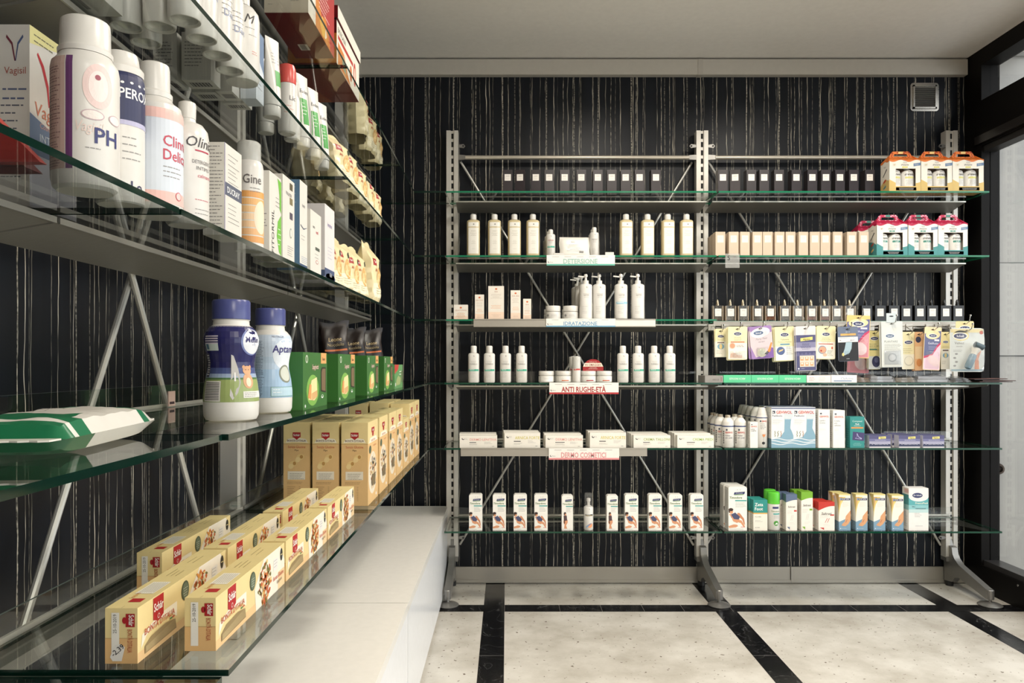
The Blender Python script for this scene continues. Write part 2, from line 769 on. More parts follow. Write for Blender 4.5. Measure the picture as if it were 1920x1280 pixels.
# cream cable trunking under the ceiling
b = MB()
b.box(-.735, 2.325, YW - .035, YW, CH - .088, CH - .010, (196, 190, 178, .5))
b.box(-.775, -.735, YW - .042, YW, CH - .092, CH - .008, (202, 196, 184, .5))
b.box(XW, -.765, 2.0, YW, CH - .088, CH - .010, (196, 190, 178, .5))
b.box(.965, .990, YW - .037, YW, CH - .090, CH - .009, (188, 182, 170, .5))
struct(b.build('trim_4', smooth=0))
b = MB()
b.box(-.80, 2.33, YW - .012, YW, .004, .083, 'alu_x')
b.box(-.80, 2.33, YW - .018, YW, .004, .018, 'alu_x')
b.box(1.44, 1.441, YW - .0185, YW, .004, .083, (90, 88, 84))
struct(b.build('baseboard_back', smooth=0))

# shop window on the right: black frame, glass, pale panelled wall outside
XR = 2.33
BLK = 'frame_black'
win = bpy.data.objects.new('window_1', None)
COL.objects.link(win)
struct(win)
b = MB()
b.box(XR, XR + .09, 3.665, YW + .02, 0, CH, BLK)                      # jamb
b.box(XR, XR + .09, YB, 3.665, CH - (1.541 - 1.461), CH, BLK)           # head
b.box(XR, XR + .09, YB, 3.665, HC + 1.065, HC + 1.288, BLK)            # transom
b.box(XR - .012, XR, YB, 3.70, HC + 1.075, HC + 1.115, (30, 27, 25, .3))
b.box(XR + .01, XR + .07, YB, 3.665, HC + 1.035, HC + 1.065, (26, 24, 23, .5))
b.box(XR, XR + .09, YB, 3.665, 0, .125, BLK)                           # sill rail
b.box(XR + .012, XR + .09, YB, 3.665, .125, .150, (45, 43, 42, .3))
for yy in (.9, -1.2, YB):
    b.box(XR, XR + .09, yy, yy + .10, 0, CH, BLK)
b.build('window_frame', win, smooth=0)
b = MB()
b.box(XR + .04, XR + .046, YB, 3.665, .14, HC + 1.05, 'window_glass')
b.box(XR + .04, XR + .046, YB, 3.665, HC + 1.28, CH - .07, 'window_glass')
b.build('glass_pane', win, smooth=0)
b = MB()
b.lathe([(.006, 0), (.006, .002), (.002, .004)], 'chrome', 12)
o = b.build('bolt', win, (XR - .001, 3.40, .105))
o.rotation_euler = (0, -PI / 2, 0)

b = MB()
OW = (158, 155, 149, .35)
b.box(XR + .10, 5.2, 3.72, 3.85, 0, 3.3, OW)
b.box(XR + .11, 5.2, 3.712, 3.72, 1.155, HC + .495, (163, 160, 154, .3))
b.box(XR + .105, 5.2, 3.7185, 3.7195, HC + .493, HC + .500, (70, 70, 68))
b.box(XR + .105, 5.2, 3.7185, 3.7195, 1.150, 1.156, (70, 70, 68))
b.box(XR + .11, 5.2, 3.700, 3.72, 2.64, 2.70, (140, 139, 136, .4))
b.box(XR + .105, 5.2, 3.7185, 3.7195, 2.235, 2.241, (60, 60, 60))
struct(b.build('wall_outside', smooth=0))
b = MB()
b.lathe([(.026, 0), (.028, .010), (.024, .018), (.016, .018), (.012, .006)], [(60, 48, 40, .3, .6)], 24)
o = b.build('door_knob', None, (2.415 + .03, 3.719, HC - .527))
o.rotation_euler = (PI / 2, 0, 0)
tag(o, 'round dark bronze pull fixed on the white panel outside the shop window', 'door pull')
b = MB()
b.box(XR + .09, 6.5, -4, 3.72, -.12, -.02, (150, 148, 142, .8))
struct(b.build('ground', smooth=0))

# square ventilation grille
t = thing('air_vent', 'square metal ventilation grille high on the dark back wall near the window', 'vent', (2.125, YW, HC + 1.351))
b = MB()
s_ = .072


def rsq(s, r, n=5):
    P = []
    for cx, cy, a0 in ((s - r, s - r, 0), (-s + r, s - r, 90), (-s + r, -s + r, 180), (s - r, -s + r, 270)):
        for i in range(n + 1):
            a = math.radians(a0 + 90 * i / n)
            P.append((cx + r * math.cos(a), cy + r * math.sin(a)))
    return P


b.prism(rsq(s_, .016), 'y', -.004, 0, (190, 186, 178, .25, .8))
for (x0, x1, z0, z1) in ((-.060, -.052, -.060, .060), (.052, .060, -.060, .060), (-.06, .06, .052, .060), (-.06, .06, -.060, -.052)):
    b.box(x0, x1, -.010, -.004, z0, z1, (198, 194, 186, .25, .8))
b.build('grille_frame', t)
b = MB()
b.box(-.051, .051, -.0046, -.0038, -.051, .051, (12, 12, 12))
for i in range(10):
    z = -.046 + i * .0102
    b.prism([(-.0095, z - .002), (-.0085, z - .003), (-.0045, z + .002), (-.0045, z + .004)], 'x', -.051, .051, (170, 166, 158, .3, .7))
b.build('louvre', t)

# low white cabinet along the left wall, two units and one top each
for i, (y0, y1) in enumerate(((2.242, 3.755), (.73, 2.238))):
    t = thing('low_cabinet', ('low white lacquered cabinet unit ending at the dark back wall', 'low white lacquered cabinet unit nearest the viewer under the glass shelves')[i],
              'cabinet', (0, 0, 0), 0, None)
    WL = (240, 237, 230, .2)
    b = MB()
    b.box(-.79, -.36, y0 + .001, y1 - .001, 0, .030, (200, 200, 198, .4))
    b.build('plinth', t, smooth=0)
    b = MB()
    b.box(-.79, -.312, y0 + .001, y1 - .001, .0305, .372, (236, 236, 234, .25))
    b.build('body', t, smooth=0)
    b = MB()
    b.box(-.79, -.295, y0, y1, .3725, .398, WL)
    b.build('cabinet_top', t, smooth=0)
    n = 2
    for k in range(n):
        a = y0 + (y1 - y0) * k / n
        c = y0 + (y1 - y0) * (k + 1) / n
        b = MB()
        b.box(-.3115, -.2965, a + .0012, c - .0012, .026, .3695, (236, 238, 241, .22))
        b.build('door', t, smooth=0)

# ------------------------------------------------------------------ shelving uprights, feet, braces


def upright(parent, x, y, face, z0, z1, wid=.059):
    """face 'y': slotted face looks at -y; 'x': looks at +x"""
    b = MB()

    def bx(a0, a1, d0, d1, zz0, zz1, m):
        if face == 'y':
            b.box(x + a0, x + a1, y + d0, y + d1, zz0, zz1, m)
        else:
            b.box(x - d1, x - d0, y + a0, y + a1, zz0, zz1, m)
    h = wid / 2
    bx(-h, -.0085, 0, .045, z0, z1, 'alu')
    bx(.0085, h, 0, .045, z0, z1, 'alu')
    bx(-.0085, .0085, .008, .045, z0, z1, 'alu')
    k = z0 + .02
    while k < z1 - .03:
        bx(-.0052, .0052, .0072, .0085, k, k + .026, (8, 8, 8, .8))
        k += .0415
    b.build('upright', parent, smooth=0)


def brackets(parent, pts):
    b = MB()
    for p, q, r in pts:
        b.tube([p, q], r, 'casting', 8)
    return b


back = thing('shelving_unit', 'long grey aluminium shelving frame with three slotted uprights against the back wall', 'shelving')
PX = (-.272, .979, 2.227)
for x in PX:
    upright(back, x, YP, 'y', .145, 2.28)
for x in PX:      # cast foot with round levelling pad
    b = MB()
    side = [(3.735, .205), (3.712, .200), (3.705, .17), (3.690, .150), (3.655, .128), (3.455, .076), (3.432, .072), (3.432, .030),
            (3.452, .030), (3.49, .038), (3.655, .066), (3.690, .055), (3.712, .030), (3.775, .022), (3.785, .26), (3.75, .262)]
    b.prism(side, 'x', x - .015, x + .015, 'casting')
    b.lathe([(.0155, .030), (.016, .034), (.016, .071), (.013, .074)], 'casting', 18, x=x, y=3.440)
    b.box(x - .029, x + .029, 3.732, 3.782, .125, .150, 'casting')
    foot = b.build('foot', back)
    b = MB()
    b.lathe([(.010, .0), (.050, .001), (.052, .005), (.046, .009), (.012, .016), (.007, .018), (.006, .030)], 'casting', 30, x=x, y=3.440)
    b.build('levelling_pad', foot)
    b = MB()
    b.lathe([(.018, .001), (.018, .024)], (20, 20, 20), 14, x=x, y=3.755)
    b.build('rubber_foot', foot)
for i in range(2):
    x0, x1 = PX[i] + .03, PX[i + 1] - .03
    b = MB()
    z = HC + 1.028
    b.tube([(x0 + .035, 3.742, z), (x1 - .035, 3.742, z)], .0105, (206, 198, 184, .3, .5), 16)
    for xx, sg in ((x0, 1), (x1, -1)):
        b.prism([(xx, z + .013), (xx + sg * .03, z + .011), (xx + sg * .055, z + .006), (xx + sg * .055, z - .006), (xx + sg * .03, z - .011), (xx, z - .013)], 'y', 3.735, 3.749, 'casting')
    b.build('top_tube', back)
    for s0, s1, yy in ((x0 + .01, x1 - .005, 3.772), (x1 - .01, x0 + .005, 3.785)):
        b = MB()
        b.tube([(s0, yy, HC + 1.015), (s1, yy, HC - .92)], .0058, (200, 198, 191, .3, .4), 10)
        b.build('brace_rod', back)
    b = MB()
    for xx, sg in ((x0, 1), (x1, -1)):
        for zz in (HC + 1.085, HC - .875):
            b.prism([(xx, zz - .006), (xx + sg * .026, zz - .010), (xx + sg * .034, zz), (xx + sg * .026, zz + .010), (xx, zz + .006)], 'y', 3.738, 3.744, 'casting')
            b.lathe([(.0045, 0), (.0045, .003)], (20, 20, 20), 10, x=xx + sg * .024, y=0)
            for k in range(len(b.v) - 20, len(b.v)):
                v = b.v[k]
                b.v[k] = (v[0], 3.739 - v[2], zz + v[1])
    b.build('hinge_plate', back)
for x in PX:      # slim shelf arms in front of the uprights
    for H, yy, dz in ((L2, 3.46, .045), (L3, 3.46, .045), (L0, 3.46, .045)):
        b = MB()
        b.prism([(3.735, HC + H - .012), (3.735, HC + H - dz), (yy, HC + H - .018), (yy - .01, HC + H - .0095)], 'x', x - .0015, x + .0015, 'casting')
        b.build('shelf_arm', back, smooth=0)

left = thing('shelving_unit', 'aluminium shelving frame with slotted uprights and crossed rods along the left wall', 'shelving')
PY = (-.07, .95, 1.972, 3.27)
for y in PY:
    upright(left, XP, y, 'x', .40, 2.28, .062)
for i in range(3):
    y0, y1 = PY[i] + .03, PY[i + 1] - .03
    b = MB()
    z = HC + 1.0
    b.tube([(-.705, y0, z), (-.705, y1, z)], .0145, 'casting', 16)
    b.build('top_tube', left)
    for s0, s1, xx in ((y0, y1, -.728), (y1, y0, -.741)):
        b = MB()
        b.tube([(xx, s0, HC + .99), (xx, s1, HC - .69)], .0065, (200, 198, 191, .3, .4), 10)
        b.build('brace_rod', left)
for y in PY:
    for H, xx, dz in ((L2, -.45, .045), (L3, -.45, .045)):
        b = MB()
        b.prism([(-.70, HC + H - .012), (-.70, HC + H - dz), (xx, HC + H - .018), (xx + .01, HC + H - .0095)], 'y', y - .0015, y + .0015, 'casting')
        b.build('shelf_arm', left, smooth=0)

# ------------------------------------------------------------------ glass shelves
TH = .008


def pane(poly, H, label, risers=(), short='', edge='glass_edge_lit', group='green-edged glass shelves'):
    b = MB()
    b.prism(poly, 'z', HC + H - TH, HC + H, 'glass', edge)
    o = b.build('glass_shelf', smooth=0)
    tag(o, label, 'shelf', group)
    for x0, x1, y0, y1, h in risers:
        b = MB()
        b.box(x0, x1, y0, y1, HC + H + .0005, HC + H + h, 'glass_riser', t=(92, 104, 98, .5))
        u = b.build('glass_upstand', smooth=0)
        tag(u, 'clear glass upstand at the back of the ' + short, 'glass upstand', 'glass upstands')
    return o


LEV = [(L5, 'top', 1), (L4, 'second', 1), (L1, 'third', 1), (L2, 'fourth', 0), (L3, 'fifth', 0), (L0, 'bottom', 0)]
for H, nm, up in LEV:
    yf = YU if up else YL
    yk = 3.70 if not up else 3.72
    for i, (x0, x1, bay) in enumerate(((-.282, .974, 'left bay'), (.984, 2.24, 'right bay'))):
        y0 = yf
        if H == L1 and i == 1:
            y0 = 3.612
        r = [] if up else [(x0 + .02, x1 - .04, 3.690, 3.694, .047)]
        what = {L5: ('under the row of dark cartons', 'under the dark cartons and orange gift packs'),
                L4: ('carrying the cream shampoo bottles', 'carrying beige cartons and pink gift packs'),
                L1: ('carrying the white pump bottles', 'carrying the square perfume bottles'),
                L2: ('carrying the green-striped bottles', 'carrying green insole boxes and grey blister packs'),
                L3: ('carrying the flat cream cartons', 'carrying powder bottles and blue-grey foot bath boxes'),
                L0: ('carrying the slim white foot spray boxes', 'carrying mixed foot care boxes')}[H][i]
        pane([(x0, y0), (x1, y0), (x1, yk), (x0, yk)], H, 'glass shelf %s, back wall' % what, r, '%s shelf, back wall, %s' % (nm, bay), 'glass_edge_lit' if up else 'glass_edge_dim')
    if H == L0:
        continue
    xf = XU if up else XL
    # corner piece and the panes of the left run
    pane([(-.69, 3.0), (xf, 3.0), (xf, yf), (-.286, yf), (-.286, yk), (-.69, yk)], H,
         'L-shaped corner glass pane at the %s level' % {'top': 'topmost', 'second': 'second', 'third': 'middle', 'fourth': 'fourth', 'fifth': 'lowest'}[nm], edge='glass_edge_shaded')
    j = (.98, 2.0) if up else (.935, 1.955)
    cont = {L5: ('empty near part', 'under the first dark red box', 'under the far dark red box and yellow bags'),
            L4: ('under the first white cans', 'under the white cans and cartons', 'under the yellow flour bags'),
            L1: ('under the white and pink bottles', 'under the white cartons and sprays', 'under the leaning flour bags'),
            L2: ('under the green and white wipes packet', 'under the two milk bottles', 'under the green cracker boxes'),
            L3: ('nearest the viewer, empty', 'under the long spaghetti boxes', 'under the tall pasta boxes')}[H]
    for k, (a, c) in enumerate(((-.05, j[0] - .004), (j[0] + .002, j[1] - .003), (j[1] + .003, 2.996))):
        hh = HC
        r = [] if up else [(-.686, -.682, a + .02, c - .02, .045)]
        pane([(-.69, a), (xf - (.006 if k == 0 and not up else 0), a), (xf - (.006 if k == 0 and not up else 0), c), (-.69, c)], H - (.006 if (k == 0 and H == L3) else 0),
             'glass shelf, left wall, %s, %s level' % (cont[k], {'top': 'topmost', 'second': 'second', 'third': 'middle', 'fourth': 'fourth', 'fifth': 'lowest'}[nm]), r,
             '%s %s pane on the left wall' % (('near', 'middle', 'far')[k], {'fourth': 'fourth-level', 'fifth': 'lowest'}.get(nm, nm)), 'glass_edge_shaded')

# sloping grey metal trays under the upper shelves, slim rails under the lower ones
for H, nm, up in LEV[:4]:
    for i, (x0, x1, bay) in enumerate(((-.245, .965, 'left'), (.992, 2.215, 'right'))):
        b = MB()
        if up:
            dz = .026
            y0 = 3.622 if (H == L1 and i == 1) else 3.604
            P = [(y0, HC + H - .018), (y0, HC + H - .022), (3.733, HC + H - .018 - dz - .004), (3.733, HC + H - .018 - dz)]
        else:
            P = [(3.58, HC + H - .020), (3.58, HC + H - .025), (3.733, HC + H - .044), (3.733, HC + H - .040)]
        b.prism(P, 'x', x0, x1, 'panel')
        y0 = P[0][0]
        b.box(x0, x1, y0 - .003, y0, P[1][1] - .001, P[0][1] + .001, 'panel_edge')
        o = b.build('shelf_tray', smooth=0)
        tag(o, 'grey metal tray under the %s glass shelf, %s bay of the back wall' % (nm, bay), 'shelf tray', 'grey trays behind the glass shelves')
for H, nm, up in LEV[:3]:
    for k, (a, c) in enumerate(((-.04, .975), (.982, 2.00), (2.008, 3.24))):
        b = MB()
        b.prism([(-.59, HC + H - .014), (-.59, HC + H - .018), (-.698, HC + H - .037), (-.698, HC + H - .033)], 'y', a, c, 'panel')
        b.box(-.590, -.587, a, c, HC + H - .020, HC + H - .012, 'panel_edge')
        o = b.build('shelf_tray', smooth=0)
        tag(o, 'grey metal tray under the %s shelf of the left wall, %s of three' % (nm, ('nearest', 'middle', 'farthest')[k]), 'shelf tray', 'grey trays behind the glass shelves')
for H, nm in ((L3, 'fifth'), (L0, 'bottom')):
    for i, (x0, x1, bay) in enumerate(((-.24, .95, 'left'), (1.01, 2.20, 'right'))):
        b = MB()
        b.tube([(x0, 3.716, HC + H + .004), (x1, 3.716, HC + H + .004)], .0065, 'alu_x', 10)
        b.tube([(x0, 3.66, HC + H - .016), (x1, 3.66, HC + H - .016)], .004, 'alu_x', 8)
        o = b.build('shelf_rail', smooth=35)
        tag(o, 'slim aluminium rail behind the %s glass shelf, %s bay of the back wall' % (nm, bay), 'rail', 'rear rails of the low glass shelves')
for H, nm, z0, z1 in ((L2, 'fourth', -.004, .008), (L3, 'lowest', -.013, -.002)):
    for k, (a, c) in enumerate(((-.04, .945), (.955, 1.966), (1.978, 3.24))):
        b = MB()
        H_ = H
        H = H - (.006 if k == 0 and H == L3 else 0)
        b.box(-.698, -.655 if nm == 'lowest' else -.692, a, c, HC + H - .030, HC + H - .010, 'panel')
        b.box(-.699, -.694, a, c, HC + H - .010, HC + H + .006, 'alu')
        o = b.build('shelf_rail', smooth=0)
        H = H_
        tag(o, 'brushed rail behind the %s glass shelf of the left wall, %s of three' % (nm, ('nearest', 'middle', 'farthest')[k]), 'rail', 'rear rails of the low glass shelves')
# aluminium label strips on two front edges of the left bay
for px0, px1, H, yy, lb in ((888, 1229, L1, YU, 'in front of the white pump bottles'), (864, 1213, L3, YL, 'in front of the flat cream cartons')):
    b = MB()
    x0, x1 = px2x(px0, yy), px2x(px1, yy)
    b.box(x0, x1, yy - .0035, yy - .0005, HC + H - .036, HC + H + .001, 'alu_x')
    b.box(x0, x1, yy - .006, yy - .003, HC + H - .036, HC + H - .032, 'alu_x')
    b.box(x0, x1, yy - .006, yy - .003, HC + H - .003, HC + H + .001, 'alu_x')
    if H == L1:
        b.box(px2x(1154, yy), x1 - .001, yy - .0042, yy - .0034, HC + H - .033, HC + H - .002, (225, 222, 214))
    o = b.build('label_strip', smooth=0)
    tag(o, 'aluminium label strip clipped to the glass edge %s' % lb, 'label strip')

# category signs on the front edges
SIGNS = [(1025, 1153, 478, 497.5, YU, L4, 'DETERSIONE', (150, 190, 180), (90, 180, 160), 'white sign with teal line reading DETERSIONE'),
         (1024, 1154, 597, 612.5, YU, L1, 'IDRATAZIONE', (120, 165, 200), (110, 170, 205), 'white sign with blue line reading IDRATAZIONE'),
         (1030, 1160, 717, 738.5, YL, L2, 'ANTI RUGHE-ET\u00c0', (176, 56, 52), (196, 52, 56), 'white sign with red line reading ANTI RUGHE-ET\u00c0'),
         (1029, 1161, 840, 861.5, YL, L3, 'DERMO COSMETICI', (226, 150, 150), (235, 140, 142), 'white sign with pink line reading DERMO COSMETICI')]
for x0, x1, y0, y1, yy, H, tx, c1, c2, lb in SIGNS:
    q = yy - .009
    w_, h_ = (x1 - x0) * q / F, (y1 - y0) * q / F
    b = MB()
    b.box(-w_ / 2, w_ / 2, 0, .0012, 0, h_, (238, 234, 226))
    b.box(-w_ / 2, w_ / 2, .0012, .012, h_ - .001, h_, (238, 234, 226))
    fr = Flat((0, 0, 0), (1, 0, 0), (0, 0, 1))
    b.rect(fr, -w_ / 2, 0, w_ / 2, h_ * .15, c2)
    b.text(fr, tx, -.002, h_ * .19, h_ * .44, c1, w=w_ * (.64 if len(tx) > 11 else .50), bold=.05)
    b.ell(fr, -w_ * .47, h_ * .33, .0042, .0042, (60, 60, 64), 1)
    b.ell(fr, -w_ * .466, h_ * .35, .0028, .0028, (238, 234, 226), 2)
    b.text(fr, 'lfarma', -w_ * .45, h_ * .28, .004, (90, 90, 95), al='l', w=.022)
    for i in range(5):
        b.rect(fr, -w_ * .42 + i * w_ * .18, h_ * .82, -w_ * .42 + i * w_ * .18 + w_ * .10, h_ * .86, (170, 168, 164))
    o = b.build('shelf_sign', None, (px2x((x0 + x1) / 2, q), q, HC + py2h(y1, q)), smooth=0)
    tag(o, lb + ' on the glass edge', 'sign')
# translucent price tag "5" in the right bay
yy = YU - .006
b = MB()
b.box(0, .066, 0, .0008, 0, .066, 'tag')
b.text(Flat((0, 0, 0), (1, 0, 0), (0, 0, 1)), '5', .010, .036, .021, (40, 38, 38), al='l')
b.rect(Flat((0, 0, 0), (1, 0, 0), (0, 0, 1)), .036, .050, .050, .054, (120, 118, 115), 2)
o = b.build('price_tag', None, (px2x(1360, yy), yy, HC + py2h(502, yy)), smooth=0)
tag(o, 'clear price tag with the number 5 hanging on the glass edge below beige cartons', 'price tag')
b = MB()
b.box(0, .002, 0, .030, 0, .030, (196, 168, 158))
b.rect(Flat((.002, .015, .012), (0, 1, 0), (0, 0, 1)), -.011, -.008, .011, -.003, (60, 40, 50))
o = b.build('price_tag', None, (-.681, 1.50, HC + L2 + .002), smooth=0)
tag(o, 'small pink price clip on the glass upstand behind the green wipes packet', 'price tag')

# ------------------------------------------------------------------ products on the back wall
Z3 = (0, 0, 0)


def cbox(w, d, h, mat, **sd):
    b = MB()
    b.box(-w / 2, w / 2, -d / 2, d / 2, 0, h, mat, **sd)
    return b, faces_of(w, d, h)


def at_back(px0, px1, ytop, H, zf):
    """width, height and centre x of something whose front at depth zf spans px0..px1 and reaches up to ytop"""
    x0, x1 = px2x(px0, zf), px2x(px1, zf)
    return x1 - x0, py2h(ytop, zf) - H, (x0 + x1) / 2


BAY = {0: 'left bay', 1: 'right bay'}


def one(name, mesh, label, cat, loc, rz=0, group=None, smooth=35):
    """a thing that is a single mesh"""
    o = mesh.build(name, None, loc, rz, smooth)
    return tag(o, label, cat, group)


# -- dark perfume cartons, top shelf
def dark_carton():
    b, f = cbox(.0455, .0455, .120, (42, 34, 39, .35))
    b.rect(f['f'], -.0150, .068, .0150, .099, (236, 230, 222))
    b.lines(f['f'], -.010, .010, .092, 2, .004, .0014, (150, 140, 135), 2, 'c')
    b.lines(f['f'], -.008, .008, .077, 1, .004, .0012, (170, 160, 155), 2, 'c')
    b.rect(f['t'], -.0225, -.0005, .0225, .0005, (25, 20, 20))
    return b


K = {}
rows = [([952, 976, 1005, 1029.6, 1058.6, 1090, 1121, 1147.5, 1173.5, 1199.5, 1229.8], 0),
        ([1355.6, 1380, 1408.8, 1433, 1461, 1493, 1523, 1549, 1575, 1601, 1630.6], 1)]
first = None
for cs, bay in rows:
    for i, c in enumerate(cs):
        zc = 3.570
        loc = (px2x(c, zc - .0228) , zc, HC + L5)
        lb = '%s dark brown perfume carton on the top shelf, %s' % (nth(i, 11), BAY[bay])
        if first is None:
            first = one('perfume_carton', dark_carton(), lb, 'perfume box', loc, 0, 'dark perfume cartons on the top shelf')
        else:
            o = first.copy()
            COL.objects.link(o)
            o.location = loc
            o.rotation_euler[2] = math.radians(random.uniform(-3, 3) + (-9 if i == 1 else 0))
            o['label'] = lb


# -- gift packs with carry handle
def gift_pack(hand, hand2, low, acc, slim):
    w, d, h = .147, .080, .150
    t = thing('gift_pack', 'x', 'gift pack')
    b = MB()
    CREAM = (238, 232, 218)
    fr = faces_of(w, d, h)
    # body with a real window opening in front
    wx0, wx1, wz0, wz1 = -.043, .050, .026, .108
    for x0, x1, z0, z1 in ((-w / 2, w / 2, 0, wz0), (-w / 2, w / 2, wz1, h), (-w / 2, wx0, wz0, wz1), (wx1, w / 2, wz0, wz1)):
        b.box(x0, x1, -d / 2, -d / 2 + .0012, z0, z1, CREAM)
    b.box(-w / 2, w / 2, d / 2 - .0012, d / 2, 0, h, CREAM)
    b.box(-w / 2, -w / 2 + .0012, -d / 2, d / 2, 0, h, CREAM)
    b.box(w / 2 - .0012, w / 2, -d / 2, d / 2, 0, h, CREAM)
    b.box(-w / 2, w / 2, -d / 2, d / 2, 0, .0012, low)
    # coloured base with a wavy edge
    b.poly(fr['f'], [(-w / 2, 0), (wx0, 0), (wx0, .042), (-.058, .050), (-w / 2, .058)], low)
    b.poly(fr['f'], [(wx0, 0), (wx1, 0), (wx1, wz0), (wx0, wz0)], low)
    b.poly(fr['f'], [(wx1, 0), (w / 2, 0), (w / 2, .046), (.062, .042), (wx1, .040)], low)
    b.poly(fr['l'], [(-d / 2, 0), (d / 2, 0), (d / 2, .050), (.01, .066), (-d / 2, .074)] if slim else [(-d / 2, 0), (d / 2, 0), (d / 2, .052), (0, .066), (-d / 2, .040)], low)
    b.rect(fr['f'], wx0 + .001, .006, wx1 + .003, .021, (96, 126, 160) if not slim else (120, 140, 190))
    b.lines(fr['f'], wx0 + .012, wx1 - .006, .0165, 2, .005, .0016, (225, 225, 225), 2, 'c')
    # logo block
    b.text(fr['f'], 'EQUI', 0, .1415, .005, (90, 110, 160))
    b.text(fr['f'], 'tisana', 0, .133, .0055, INK, shear=.3)
    b.text(fr['f'], 'drenante', 0, .122, .0085, (40, 38, 40), shear=.35, w=.036, bold=.01)
    b.rect(fr['f'], -.013, .111, .013, .118, acc)
    if slim:
        b.text(fr['f'], 'SLIM', 0, .1125, .004, (235, 235, 235), 3)
    b.poly(fr['f'], [(.040, .118), (w / 2, .123), (w / 2, .136), (.040, .132)], (104, 132, 168))
    b.lines(fr['f'], .045, .070, .130, 2, .005, .0014, (225, 225, 225), 2)
    b.ell(fr['f'], -.050, .126, .010, .009, (228, 222, 208), 1)
    b.poly(fr['f'], [(-.055, .128), (-.050, .122), (-.043, .130), (-.050, .126)], (190, 170, 60) if not slim else (190, 60, 40), 2)
    b.poly(fr['l'], [(-.020, .080), (-.014, .078), (.022, .108), (.016, .112)], (40, 38, 40), 2)
    b.text(fr['l'], 'EQUI', 0, .120, .006, (90, 90, 110))
    b.poly(fr['l'], [(-.012, .046), (.012, .056), (.012, .066), (-.012, .056)], (200, 62, 40), 2)
    b.poly(fr['l'], [(-.012, .018), (.012, .028), (.012, .038), (-.012, .028)], (70, 130, 140) if not slim else (236, 190, 110), 2)
    b.lines(fr['l'], -.015, .018, .042, 2, .005, .0012, GREYINK, 2)
    # wavy coloured shoulder printed over the upper edge
    n = 18
    wave = [(-w / 2 + w * i / n, h - .006 - .005 * math.sin(i / n * 2 * PI * 2)) for i in range(n + 1)]
    b.poly(fr['f'], wave + [(w / 2, h), (-w / 2, h)], hand)
    wave = [(-d / 2 + d * i / 10, h - .006 - .004 * math.sin(i / 10 * 2 * PI * 1.5)) for i in range(11)]
    b.poly(fr['l'], wave + [(d / 2, h), (-d / 2, h)], hand)
    b.build('carton_body', t)
    # roof: sloping panels meeting in an upright handle with a slot
    b = MB()
    hh = .020
    for sg in (-1, 1):
        P = [(sg * d / 2, h), (sg * .0015, h + hh), (sg * .0005, h + hh), (sg * (d / 2 - .001), h - .001)]
        b.prism(P, 'x', -w * .40, w * .40, hand)
    for sg in (-1, 1):   # folded side gussets
        b.face([(sg * w / 2, -d / 2, h), (sg * w / 2, d / 2, h), (sg * w * .36, 0, h + .030)][::sg], hand if sg < 0 else (236, 190, 160))
        b.face([(sg * w / 2, -d / 2, h), (sg * w * .36, 0, h + .030), (sg * w * .38, -.002, h + hh * .9), (sg * w * .40, -d / 2, h)][::sg], hand)
    out = [(-.060, h + .012), (-.045, h + .040), (-.036, h + .048), (.036, h + .048), (.045, h + .040), (.060, h + .012)]
    hole = [(-.034, h + .023), (-.031, h + .034), (-.026, h + .036), (.026, h + .036), (.031, h + .034), (.034, h + .023)]
    for k in range(5):
        b.prism([out[k], out[k + 1], hole[k + 1], hole[k]], 'y', -.0016, .0016, hand)
    b.prism([out[0], hole[0], hole[5], out[5]], 'y', -.0016, .0016, hand)
    ff = Flat((0, -.0016, 0), (1, 0, 0), (0, 0, 1))
    rn = random.Random(3)
    for k in range(34):
        u = rn.uniform(-.052, .052)
        v = h + rn.uniform(.038, .046) if k % 2 else h + rn.uniform(.014, .021)
        if k % 2 and abs(u) > .040:
            continue
        b.ell(ff, u, v, .0030, .0026, hand2, 1, 8)
    for k in range(4):
        for sg in (-1, 1):
            b.ell(ff, sg * (.040 + .003 * (k % 2)), h + .020 + k * .0065, .0028, .0028, hand2, 1, 8)
    b.rect(ff, -.011, h + .037, .011, h + .0475, acc if slim else (232, 200, 120), 2)
    sl = Flat((0, -d / 2, h), (1, 0, 0), Vector((0, d / 2, hh)).normalized())
    for k in range(30):
        b.ell(sl, rn.uniform(-.054, .054), rn.uniform(.004, .040), .0040, .0034, hand2, 1, 8)
    b.build('carry_handle', t, smooth=0)
    # the two bottles inside
    for cx, sc in ((-.0365, 1), (.0245, 1)):
        prof = [(.026, .0015), (.0298, .004), (.0298, .086), (.025, .100), (.013, .108), (.013, .114)]
        b = MB()
        b.lathe(prof, [PLAST], 24, x=0)
        fr2 = Round([(r, z) for r, z in prof])
        b.text(fr2, 'tisana', .002, .093, .006, INK, shear=.3, w=.026)
        b.text(fr2, 'drenante', 0, .078, .011, (30, 28, 30), shear=.3, w=.044, bold=.02)
        b.rect(fr2, -.020, .063, .020, .072, acc if slim else (214, 208, 120))
        if slim:
            b.text(fr2, 'SLIM', 0, .0645, .0055, (240, 240, 240), 3)
        b.lines(fr2, -.018, .018, .056, 4, .006, .0015, GREYINK, 1, 'c')
        b.build('bottle', t, (cx, -.0085, 0))
    return t


